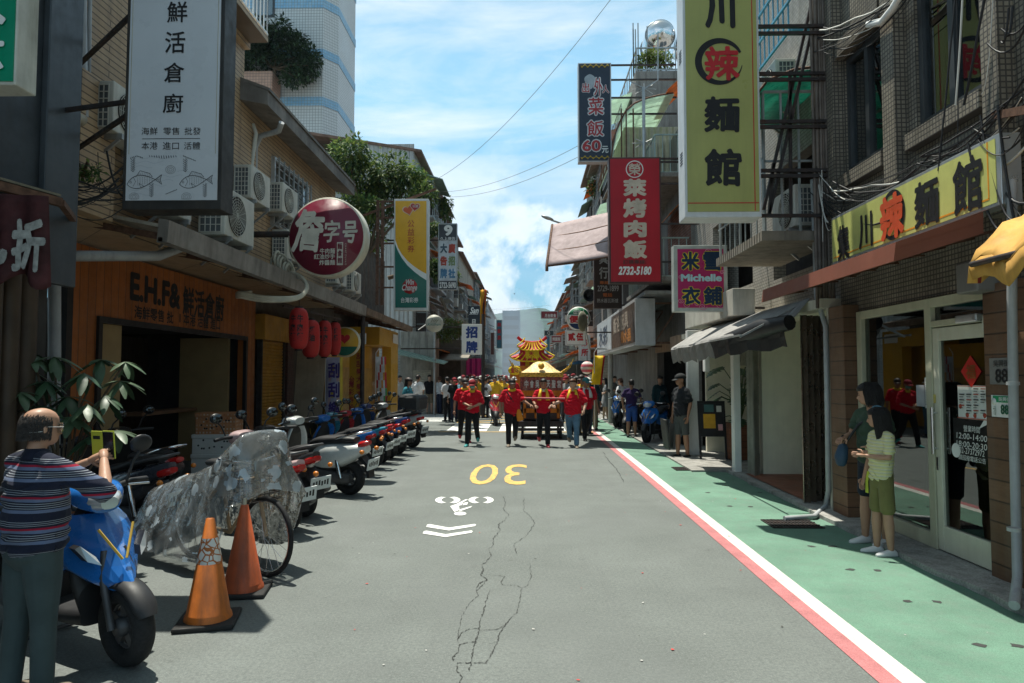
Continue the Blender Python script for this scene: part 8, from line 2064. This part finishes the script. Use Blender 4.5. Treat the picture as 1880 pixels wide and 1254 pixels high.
 if skirt:
  m = MB(); z0, z1 = .6 - sit, skirt[1]
  rings = []
  for i in range(7):
   u = i / 6; z = z0 + (z1 - z0) * u; w = .085 + .055 * u; rings.append([S((w * math.cos(a) * (1 + .07 * u * math.sin(a * 7)), w * .8 * math.sin(a) * (1 + .07 * u * math.sin(a * 7)) - .01 * u, z)) for a in (2 * math.pi * j / 28 for j in range(28))])
  m.rings(rings).build('skirt', skirt[0], t)
 # shirt
 if top:
  m = MB(); e = .013; zb = .52 if bottom is None or not skirt else .57
  limb(m, [S(up((0, .0, zb - sit))), S(up((0, -.008 * belly, .6 - sit))), S(up((0, -.004 * belly, .69 - sit))), S(up((0, .004, .765 - sit))), S(up((0, .006, .815 - sit)))],
             [((.088 + e) * H * b, (.058 + e) * H * (b + .25 * belly)), ((.086 + e) * H * b, (.057 + e) * H * (b + .35 * belly)), ((.09 + e) * H * b, (.056 + e) * H * (b + .15 * belly)), ((.093 + e) * H * b, (.05 + e) * H * b), (.06 * H, .04 * H)], 18)
  for s, aa in zip((-1, 1), arms):
   el, wr = up(aa[0]), up(aa[1]); ab = 1 + (b - 1) * .5; q = sleeve * 2
   pts = [S(sh[s] + V((-s * .008, 0, 0))), S(sh[s].lerp(el, .35)), S(sh[s].lerp(el, min(q, 1)))]; r = [.035 * H * ab, .036 * H * ab, .038 * H * ab]; limb(m, [S(nb + V((s * .03, 0, -.012))), S(sh[s])], [.026 * H, .033 * H * ab]); limb(m, [S(sh[s] + V((-s * .03, 0, -.02))), S(sh[s] + V((-s * .02, 0, -.1)))], [.04 * H * ab, .04 * H * b])
   if sleeve > .5: pts += [S(el.lerp(wr, .4)), S(el.lerp(wr, sleeve * 2 - 1))]; r = [.037 * H * ab, .036 * H, .032 * H, .029 * H, .025 * H]
   limb(m, pts, r)
  f_ = fuse(m, vox, 3)
  for v in f_.v:                              # slack folds
   q = v / H; v += V((0, 1 if q.y > 0 else -1, 0)) * .006 * H * math.sin(q.z * 95 + q.x * 40 + 9 * noise.noise(q * 9)) * (1 if q.z < .75 else .3)
  f_.build('shirt', top, t)
  if collar:
   cm = MB(); rings = []
   for z, r_ in ((.825, .047), (.845, .041), (.862, .037), (.858, .033)): rings.append([S(up((r_ * math.cos(a), r_ * 1.0 * math.sin(a) + .004 - (.006 if z > .84 else 0), z - sit - .012 * max(0, -math.sin(a))))) for a in (2 * math.pi * j / 18 for j in range(18))])
   cm.rings(rings, cap=False).build('collar', collar, t, solid=.004)
 if towel:                                       # cloth round the neck with two hanging ends
  cm = MB(); tm = towelm or mat('yellow scarf cloth', (.72, .47, .035), .85, var=.12, bump=.3, bscale=30)
  ring = [S(up((.05 * math.cos(a), .042 * math.sin(a) + .005, .842 + .012 * math.sin(a) - sit))) for a in (R(-70 + i * 320 / 16 - 0) for i in range(17))]
  limb(cm, ring, [(.014 * H, .01 * H)] * 17, 8)
  if towel > 1:
   for s in (-1, 1):
    pts = [S(up((s * x, y, z - sit))) for x, y, z in ((.045, -.04, .842), (.052, -.066, .79), (.058, -.074, .74), (.062, -.074, .69))]
    vs = [];
    for i, p in enumerate(pts): w = (.012, .02, .026, .028)[i] * H; vs += [p + V((-w, 0, 0)), p + V((w, .004, 0))]
    cm.add(vs, [(0, 1, 3, 2), (2, 3, 5, 4), (4, 5, 7, 6)], 0, True)
  cm.build('scarf', tm, t, solid=.006)
 # hair and headwear
 hm = hairm or HAIRM
 if hair:
  rows = [(.03, .0), (.05, .0), (.07, 0), (.09, 0), (.108, 0), (.123, 0), (.133, 0), (.137, 0)]; hs = MB()
  prof = {.03: (.043, -.02, .056), .05: (.046, -.03, .066), .07: (.048, -.045, .073), .09: (.049, -.057, .075), .108: (.047, -.055, .071), .123: (.038, -.042, .058), .133: (.022, -.022, .034), .137: (.006, -.006, .01)}
  rings = []
  for z, _ in rows:
   w, f, bk = prof[z]; g_ = .0015
   if hair == 'bald': w -= .003; f = max(f, -.02 if z > .1 else f); bk -= .002
   ring = []
   for j in range(24):
    a = 2 * math.pi * j / 24; sy = math.sin(a); x = w * math.cos(a); y = (f + bk) / 2 + (bk - f) / 2 * sy
    if z < .085 and sy < .1: x *= .8; y = max(y, .004 + .0 * z)
    if hair == 'bald' and z > .118: x *= .6; y = y * .5 + .03; 
    ring.append(Mh @ V((x, y, (z if hair != 'bald' else z - .006 * (z > .1)) + .003 * noise.noise(V((x * 90, y * 90, z * 90))))))
   rings.append(ring)
  if hair != 'bald': hs.rings(rings)
  if hair in ('long', 'bob'):
   ln = -.12 if hair == 'long' else -.01; rings = []
   for i in range(7):
    u = i / 6; z = .1 + (ln - .1) * u; w = .05 - .004 * u if hair == 'long' else .052 + .006 * u; ring = []
    for j in range(20): a = R(-28 + 236 * j / 19); ring.append(Mh @ V((w * math.cos(a) * (1 + .04 * math.sin(j * 2.3)), .022 + .05 * math.sin(a) * (1 + .05 * math.sin(j * 1.7)), z + .004 * math.sin(j * 1.9))))
    for j in range(19, -1, -1): a = R(-28 + 236 * j / 19); ring.append(Mh @ V((w * .72 * math.cos(a), .02 + .028 * math.sin(a), z)))
    rings.append(ring)
   hs.rings(rings)
  if strands:
   random.seed(5)
   for i in range(strands):
    if hair == 'bald':
     a = R(random.uniform(-25, 205)); z = random.uniform(.022, .112 if math.sin(a) > -.1 else .1); k = 1.0 - max(0, z - .085) * 5
     if random.random() < max(0, (z - .075) / .034) or (math.sin(a) < -.1 and random.random() < .55): continue
     p = V((.0435 * math.cos(a) * k, .012 + .058 * math.sin(a) * k, z)); d = V((math.cos(a) * .35, math.sin(a) * .35 + .3, -.8)); L_ = .014; q = [p + d * L_ * u + V((0, 0, .002)) for u in (0, .5, 1)]; r = .0011
    else:
     a = R(random.uniform(-40, 220)); zl = -.125 if hair == 'long' else -.012; zl += random.uniform(-.012, .01); o_ = random.uniform(.98, 1.1); q = [V((0, .0, .139))]
     for z, w in ((.125, .036), (.1, .049), (.07, .0515), (.03, .0515), ((.03 + zl) / 2, .052), (zl, .047)): q.append(V((w * o_ * math.cos(a) + random.uniform(-.002, .002), .012 + w * 1.3 * o_ * math.sin(a) * (1 if math.sin(a) > 0 else .8) + random.uniform(-.002, .002), z)))
     r = .0016
    hs.tube([Mh @ p for p in q], [r * H * 1.3] * (len(q) - 1) + [r * .3], 4, cap=False)
  hs.build('hair', hm, t)
 if cap:
  cm = MB(); rings = []
  for z, k in ((.078, 1.08), (.09, 1.1), (.108, 1.06), (.124, .9), (.135, .62), (.141, .2)):
   w, f, bk = (.049, -.058, .076) if z < .11 else (.044, -.05, .068); rings.append([Mh @ V((w * k * math.cos(a), (f + bk) / 2 + (bk - f) / 2 * k * math.sin(a), z)) for a in (2 * math.pi * j / 20 for j in range(20))])
  cm.rings(rings)
  rings = []
  for y, w in ((-.05, .046), (-.08, .042), (-.1, .03), (-.108, .014)): rings.append([Mh @ V((w * u, y, .081 - .012 * u * u - (abs(y) - .05) * .22 + dz_)) for dz_, us in ((0, (-1, -.5, 0, .5, 1)), (-.004, (1, .5, 0, -.5, -1))) for u in us])
  cm.rings(rings); cm.build('cap', cap, t)
 if mask:
  mm = MB(); rings = []
  for z, k in ((.012, .8), (.024, 1.0), (.04, 1.0), (.05, .85)): rings.append([Mh @ V((.041 * k * math.sin(a), -.006 - .062 * math.cos(a) * k ** .5, z)) for a in (R(-85 + 170 * j / 12) for j in range(13))])
  n_ = 13; vs = [v for r_ in rings for v in r_]; mm.add(vs, [(i * n_ + j, i * n_ + j + 1, (i + 1) * n_ + j + 1, (i + 1) * n_ + j) for i in range(3) for j in range(12)], 0, True); mm.build('face_mask', mask, t, solid=.003)
 if extra: extra(t, S, up, Mh, H)
 t['_'] = 0; del t['_']
 return t
def stand(o, px, py, rz=0, loc=None):
 c = V(loc) if loc else gr(px, py); o.location = c; o.rotation_euler = (0, 0, R(rz)); return o
REDT = cloth('red polo', (.52, .008, .022), var=.1)
BLKP = cloth('black trousers', (.016, .016, .018))
DENIM = cloth('faded denim', (.1, .19, .28), fine=120, var=.25)
M_SHW, M_SHB, M_SHR, M_SHT, M_SHG = mat('white shoe', (.66, .66, .66), .55, var=.06), mat('black shoe', (.016, .016, .017), .5), mat('red shoe', (.45, .03, .05), .5), mat('teal shoe', (.03, .3, .3), .5), mat('grey brown shoe', (.2, .16, .12), .6)
YEL = mat('yellow scarf cloth', (.72, .47, .035), .85, var=.12, bump=.3, bscale=30)
# ---- marchers in red
def bag(t, S, up, Mh, H):
 MB().tube([S(up((-.075, -.03, .81))), S(up((-.02, -.092, .72))), S(up((.06, -.085, .6))), S(up((.1, -.06, .5)))], .011 * H, 6).build('bag_strap', M_BLACK, t)
 m = MB(); limb(m, [S((.085, -.075, .55)), S((.105, -.078, .46)), S((.12, -.07, .4))], [(.03 * H, .014 * H), (.045 * H, .02 * H), (.05 * H, .016 * H)], 10); m.build('shoulder_bag', mat('orange cloth bag', (.72, .25, .02), .7, var=.15), t)
pole_l, pole_r = gr(950, 820), gr(1018, 820)
o = person('person', 'stout marcher in red polo and dark cap with an orange shoulder bag', 1.64, 1.22, ((24, 10), (-14, 34)), (((-.17, .02, .66), (-.17, -.03, .5)), ((.165, -.05, .68), (.26, -.12, .62), V((0, 0, -1)))), (8, 4), SKIN2, REDT, .42, BLKP, 1, M_SHG, 'short', None, M_STEELD, YEL, belly=1, towel=1, extra=bag)
stand(o, 940, 818, 4)
o = person('person', 'marcher in red polo and dark sunglasses holding the pink carrying pole', 1.63, 1.04, ((-14, 32), (22, 8)), (((-.145, -.03, .67), (-.12, -.15, .625), V((0, 0, -1))), ((.145, -.03, .67), (.15, -.15, .625), V((0, 0, -1)))), (-4, 2), SKIN2, REDT, .42, BLKP, 1, M_SHR, 'short', None, None, mat('white collar trim', (.6, .55, .45), .8), towel=2, belly=.4)
stand(o, 998, 819, 0)
def keys(t, S, up, Mh, H): MB().box(tuple(S((-.085, -.075, .5))), tuple(S((-.055, -.06, .56)))).build('belt_pouch', M_BLACK, t)
o = person('person', 'heavy marcher in red polo and blue jeans with a yellow towel round his neck', 1.64, 1.28, ((-16, 30), (24, 8)), (((-.18, -.04, .68), (-.28, -.12, .63), V((0, 0, -1))), ((.19, -.02, .66), (.16, -.12, .55))), (-28, 4), SKIN3, REDT, .44, DENIM, 1, M_SHG, 'short', HAIRB, None, None, belly=1, towel=2, extra=keys)
stand(o, 1052, 820, -6)
o = person('person', 'marcher in red polo, red cap and green face mask clasping both hands', 1.6, 1.06, ((20, 6), (-12, 30)), (((-.15, -.01, .66), (-.03, -.12, .62)), ((.15, -.01, .66), (.02, -.125, .6))), (6, 8), SKIN, REDT, .5, BLKP, 1, M_SHT, 'short', None, mat('maroon cap cloth', (.22, .012, .02), .8), YEL, mask=mat('green face mask', (.2, .5, .42), .8))
stand(o, 867, 818, -4)
o = person('person', 'marcher in red polo half hidden behind the one in the green mask', 1.62, 1.1, ((-12, 26), (18, 8)), None, (10, 3), SKIN2, REDT, .45, BLKP, 1, M_SHR, 'short', None, M_STEELD, YEL, towel=1)
stand(o, 853, 811, 10)
o = person('person', 'marcher in red polo and black trousers with a white towel behind the heavy man', 1.63, 1.05, ((18, 8), (-14, 34)), (((-.14, .0, .66), (-.1, -.08, .56)), ((.16, .0, .66), (.2, -.02, .5))), (10, 4), SKIN2, REDT, .45, BLKP, 1, M_SHB, 'short', None, mat('teal hat cloth', (.03, .18, .19), .8), None, towel=2, towelm=M_PAP)
stand(o, 1076, 808, 12)
pz = 1.02
p0, p1 = at(974, 730, gr(998, 819).y - .22), at(1020, 739, gr(998, 819).y - .22)
m = MB().tube([(p0.x - .15, p0.y, p0.z - .01), (p1.x + .22, p0.y, p0.z - .02)], .022, 10)
m.base('carrying_pole', mat('pink painted pole', (.5, .12, .13), .5), 'pink painted carrying pole held across the marchers in red', 'pole')
# ---- man in black, right
def folders(t, S, up, Mh, H):
 for k, a in enumerate((-6, 8)): MB().box((-.02, -.2, 0), (.02, .2, .62), 0, Matrix.Translation(S((-.17, -.03 - .06 * k, .1))) @ Matrix.Rotation(R(a), 4, 'X') @ Matrix.Rotation(R(70), 4, 'Z')).build('portfolio', mat('dark grey portfolio', (.06, .06, .058), .6), t, bevel=.008)
o = person('person', 'man in black shirt, grey shorts and dark cap standing on the right walkway', 1.7, 1.06, ((3, 2), (-4, 2)), (((-.15, .01, .66), (-.15, -.02, .49)), ((.15, .02, .66), (.15, -.02, .5))), (-5, 3), SKIN2, cloth('black shirt', (.018, .02, .024)), .42, cloth('grey shorts', (.075, .08, .078)), .46, M_SHB, 'short', None, mat('dark cap cloth', (.022, .024, .026), .8), extra=folders, belly=.3, vox=.011)
stand(o, 1252, 841, -66)
# ---- woman and girl by the shop door
def wbag(t, S, up, Mh, H):
 m = MB(); limb(m, [S((-.1, -.13, .60)), S((-.11, -.14, .53)), S((-.11, -.14, .49))], [(.03 * H, .03 * H), (.045 * H, .035 * H), (.035 * H, .025 * H)], 10); m.build('handbag', mat('slate blue bag', (.025, .06, .11), .6, bump=.3, bscale=25), t)
 MB().tube([S(up((.06, .03, .83))), S(up((-.03, -.075, .74))), S((-.1, -.13, .6))], .009 * H, 6).build('bag_strap', M_BLACK, t)
 MB().torus((0, 0, 0), .0165 * H, .005 * H, 'x', 16, 6).xf(Matrix.Translation(S((-.075, -.155, .655))) @ Matrix.Rotation(R(20), 4, 'Z')).build('watch', M_BLACK, t)
o = person('person', 'woman with bobbed black hair, dark green top and watch by the noodle shop', 1.6, 1.0, ((2, 0), (-3, 2)), (((-.145, -.02, .67), (-.07, -.16, .655), V((0, 0, -1))), ((.14, .01, .66), (.1, -.1, .6))), (-38, 10), SKIN, cloth('dark green top', (.045, .075, .05)), .3, cloth('navy shorts', (.02, .025, .04)), .42, M_SHW, 'bob', None, None, strands=420, extra=wbag, vox=.01)
stand(o, 1606, 1000, -72)
def ties(t, S, up, Mh, H):
 for dx in (0, .016): MB().tube([S((-.1 - dx, -.03, .55)), S((-.108 - dx, -.04, .48)), S((-.106 - dx * 1.3, -.04, .4))], .006 * H, 6).build('waist_tie', mat('lime ribbon', (.6, .68, .08), .7), t)
 MB().torus((0, 0, 0), .05, .006, 'x', 18, 6).xf(Mh @ Matrix.Translation((0, .01, .085)) @ Matrix.Diagonal((1, .95, 1.1, 1))).build('hair_band', mat('blue hair band', (.1, .25, .35), .6), t)
STRY = cloth('pale yellow striped', (.6, .58, .3), stripes=(.03, [(0, (.62, .6, .3)), (.55, (.5, .5, .36)), (.8, (.66, .65, .45))], 'z'), var=.06)
o = person('person', 'girl with long black hair, pale yellow striped top and olive shorts', 1.37, .98, ((2, 1), (-2, 1)), (((-.15, .01, .66), (-.135, -.05, .5)), ((.13, -.02, .67), (.06, -.14, .68))), (-30, 8), SKIN, STRY, .36, cloth('olive shorts', (.17, .16, .06)), .44, M_SHW, 'long', None, None, strands=460, extra=ties, vox=.009)
stand(o, 1622, 1018, -88)
# ---- man filming, left foreground
NAVYS = cloth('navy striped polo', (.02, .024, .045), stripes=(.158, [(0, (.014, .017, .034)), (.17, (.12, .15, .24)), (.27, (.014, .017, .034)), (.31, (.3, .32, .36)), (.33, (.014, .017, .034)), (.38, (.3, .32, .36)), (.4, (.014, .017, .034)), (.45, (.3, .32, .36)), (.47, (.014, .017, .034)), (.52, (.12, .15, .24)), (.62, (.28, .012, .035)), (.69, (.014, .017, .034)), (.76, (.3, .32, .36)), (.775, (.014, .017, .034)), (.82, (.3, .32, .36)), (.835, (.014, .017, .034)), (.88, (.3, .32, .36)), (.895, (.014, .017, .034))], 'z'), var=.1)
def phone(t, S, up, Mh, H):
 M = Matrix.Translation(S((-.005, -.265, .85))) @ Matrix.Rotation(R(8), 4, 'Z') @ Matrix.Rotation(R(-6), 4, 'X')
 ph = MB().box((-.035, -.004, -.075), (.038, .006, .075), 0, M).build('phone', mat('dark phone', (.015, .015, .017), .15, coat=.5), t, bevel=.003)
 MB().box((.04, .0, -.082), (.122, .006, .08), 0, M).build('phone_cover', mat('lime leather cover', (.46, .5, .05), .55, var=.06), ph, bevel=.003)
 MB().box((.056, .006, .032), (.106, .0075, .052), 0, M).build('cover_window', mat('cover window', (.03, .035, .03), .2), ph)
 MB().box((-.042, .0, -.082), (.042, -.006, .082), 0, M).build('phone_cover', MATS['lime leather cover'], ph, bevel=.003)
 g = MB()                                        # face shield frame and mask loop
 for s in (-1, 1): g.tube([Mh @ V((s * .046, .012, .066)), Mh @ V((s * .045, -.045, .066)), Mh @ V((s * .02, -.06, .066))], .0016, 6)
 g.tube([Mh @ V((.046 * math.cos(a), .02 + .052 * math.sin(a), .05 - .008 * math.sin(a))) for a in (R(0 + 180 * i / 14) for i in range(15))], .0018, 6)
 g.build('mask_strap', M_WHL, t)
 f = MB(); f.add([Mh @ V((.04 * math.sin(a), -.022 - .045 * math.cos(a), z)) for z in (.045, .08) for a in (R(-80 + 20 * i) for i in range(9))], [(i, i + 1, i + 10, i + 9) for i in range(8)], 0, True); f.build('glasses', glass('lens glass', (.8, .84, .86), .03, .2), t)
o = person('person', 'balding man in navy striped polo filming with a lime phone case', 1.5, 1.2, ((2, 2), (-3, 2)), (((-.2, -.12, .70), (-.05, -.215, .80), V((.6, -.5, .3))), ((.18, -.12, .71), (.035, -.215, .79), V((-.6, -.5, .3)))), (-6, 4), SKIN, NAVYS, .5, cloth('grey green trousers', (.05, .07, .072), bs=9), 1, M_SHG, 'bald', HAIRG, None, cloth('navy collar', (.012, .015, .03)), vox=.0085, extra=phone, belly=.5, strands=3600, hands=(.9, .9))
stand(o, 0, 0, 157, loc=(-2.6, 3.6, 0))
# ---- onlookers, left side
GRY, WHT, NVY, KHK = cloth('grey', (.2, .2, .2)), cloth('white', (.62, .62, .6)), cloth('navy', (.02, .027, .055)), cloth('khaki', (.24, .2, .14))
TEALP = mat('teal patterned cloth', (.03, .2, .26), .85, var=.9, scale=28)
hang = (((-.15, 0, .66), (-.16, -.04, .5)), ((.15, 0, .66), (.16, -.04, .5)))
fold = (((-.15, .0, .66), (-.04, -.12, .64)), ((.15, 0, .66), (.04, -.12, .62)))
P = lambda lab, *a, **k: person('person', lab, *a, group='onlookers and marchers along the street', vox=k.pop('vox', .018), **k)
stand(P('person in teal patterned shirt and dark cap beside the top box scooter', 1.6, 1.3, ((4, 2), (0, 0)), hang, (0, 8), SKIN2, TEALP, .4, DENIM, 1, M_SHB, 'long', None, M_STEELD, belly=1), 748, 800, 78)
stand(P('man in white shirt, navy trousers and dark cap with his back turned', 1.68, 1.1, ((0, 0), (0, 0)), fold, (0, 0), SKIN, WHT, .42, NVY, 1, M_SHB, 'short', None, M_STEELD), 767, 769, 160)
stand(P('man in black shirt and khaki shorts carrying a paper bag', 1.69, 1.02, ((0, 0), (4, 2)), hang, (10, 4), SKIN3, cloth('black tee', (.014, .016, .02)), .42, KHK, .45, M_SHG, 'short'), 788, 760, 20)
stand(P('person in white tee with shoulder strap and navy trousers near the crossing', 1.62, 1.0, ((0, 0), (2, 0)), hang, (40, 3), SKIN3, WHT, .4, NVY, 1, M_SHB, 'short', HAIRB), 806, 760, 140)
stand(P('person in teal top standing behind the white tee near the crossing', 1.6, .95, ((0, 0), (0, 0)), hang, (0, 0), SKIN, cloth('teal', (.03, .2, .24)), .42, NVY, 1, M_SHB, 'short'), 799, 757, 30)
def pack(t, S, up, Mh, H):
 m = MB(); limb(m, [S((0, .085, .78)), S((0, .1, .7)), S((0, .09, .6))], [(.05 * H, .03 * H), (.065 * H, .04 * H), (.06 * H, .035 * H)], 12); m.build('backpack', mat('pink backpack', (.6, .1, .14), .7, var=.2), t)
stand(P('girl in pink tee with a pink backpack beside the magenta hoarding', 1.55, .95, ((0, 0), (0, 0)), fold, (20, 6), SKIN3, cloth('pink', (.6, .26, .3)), .42, BLKP, 1, M_SHW, 'short', extra=pack), 830, 760, -120)
stand(P('person in dark grey shirt next to the girl with the pink backpack', 1.62, 1.0, ((0, 0), (0, 0)), fold, (20, 6), SKIN, cloth('dark grey', (.05, .05, .055)), .45, BLKP, 1, M_SHB, 'short'), 838, 759, -100)
stand(P('man in pale grey shirt under the green awning', 1.66, 1.0, ((0, 0), (0, 0)), hang, (0, 0), SKIN, cloth('pale grey', (.45, .48, .5)), .42, NVY, 1, M_SHB, 'short'), 733, 764, 60)
# ---- right side
stand(P('woman with long black hair in a pale grey dress on the walkway', 1.58, .92, ((8, 4), (-4, 4)), (((-.13, .0, .66), (-.08, -.1, .64)), ((.13, 0, .66), (.08, -.1, .62))), (0, 6), SKIN3, cloth('grey dress', (.27, .28, .29)), .3, None, 1, M_SHW, 'long', skirt=(MATS['grey dress cloth'], .33), vox=.014), 1112, 772, -95)
stand(P('person in purple navy tee and blue shorts standing by the scooters', 1.56, 1.02, ((4, 3), (-6, 4)), (((-.16, .02, .67), (-.14, -.12, .58)), ((.16, .02, .67), (.15, -.05, .53))), (20, 10), SKIN2, cloth('purple tee', (.035, .02, .075)), .35, cloth('blue shorts', (.03, .08, .28)), .5, M_SHB, 'short', vox=.014), 1160, 803, 165)
stand(P('person in white top leaning over a scooter on the right', 1.6, .95, ((0, 0), (6, 4)), fold, (10, 18), SKIN, WHT, .4, BLKP, 1, M_SHB, 'short', HAIRB, lean=12), 1146, 786, -150)
stand(P('man in dark blue jacket in the workshop mouth', 1.66, 1.08, ((0, 0), (0, 0)), hang, (-10, 10), SKIN, cloth('dark teal jacket', (.015, .05, .06)), .9, BLKP, 1, M_SHB, 'short'), 1212, 795, 30)
stand(P('person in grey shirt waiting under the yellow flag', 1.64, 1, ((0, 0), (0, 0)), fold, (0, 0), SKIN, GRY, .42, NVY, 1, M_SHB, 'short'), 1128, 765, 60)
stand(P('man in navy jacket and white cap behind the marchers on the right', 1.7, 1.1, ((0, 0), (8, 6)), hang, (0, 4), SKIN2, cloth('navy jacket', (.012, .04, .065)), .9, KHK, 1, M_SHB, 'short', None, M_PAP), 1086, 790, 10)
# ---- the crowd down the street: ten kinds of figure, each copy a person of its own
KINDS_ = []
cols = [(WHT, 'white shirt'), (REDT, 'red polo'), (cloth('golden tee', (.7, .42, .03)), 'yellow tee'), (GRY, 'grey shirt'), (NVY, 'navy shirt'), (cloth('orange tee', (.62, .17, .03)), 'orange tee'), (cloth('sky blue', (.2, .38, .5)), 'sky blue shirt'), (BLKP, 'black shirt')]
for i, (c_, nm) in enumerate(cols):
 KINDS_.append((person('person', 'distant person in ' + nm, 1.58 + .03 * (i % 4), 1 + .06 * (i % 3), ((8 * (i % 2), 4), (-6 * (i % 2), 3)), fold if i % 3 == 0 else hang, (8 * (i % 3) - 8, 4), (SKIN, SKIN2)[i % 2], c_, .42, (BLKP, NVY, KHK)[i % 3], 1, M_SHB, 'short', None, (None, M_PAP, M_STEELD, MATS['maroon cap cloth'])[i % 4], vox=.03, group='crowd following the procession'), nm))
random.seed(40); used = set(); places = []
for row in range(17):
 y = 19.5 + row * 1.9 + random.uniform(-.4, .4)
 for k in range(12):
  x = random.choice((random.uniform(-2.9, -1.15), random.uniform(1.35, 2.5))) if row < 5 else random.uniform(-3.2, 2.6)
  if row < 3 and k > 4: continue
  if row < 3 and x < 0: continue
  places.append((x, y))
where = lambda x, y: ('left of' if x < -.9 else ('right of' if x > 1.2 else 'behind')) + ' the palanquin'
cnt = {}
for n_, (x, y) in enumerate(places):
 k = n_ % len(KINDS_); src, nm = KINDS_[k]; o = src if k not in used else copy_tree(src); used.add(k)
 band = 'near' if y < 30 else ('midway' if y < 38 else 'far')
 o['label'] = 'distant crowd person in %s, %s, %s' % (nm, {'near': 'at the crossing', 'midway': 'just past the crossing', 'far': 'far down the street'}[band], where(x, y))
 o.location = (x, y, 0); o.rotation_euler = (0, 0, R(random.uniform(-50, 50) if n_ % 4 else random.uniform(120, 240))); o.scale = [random.uniform(.95, 1.05)] * 3
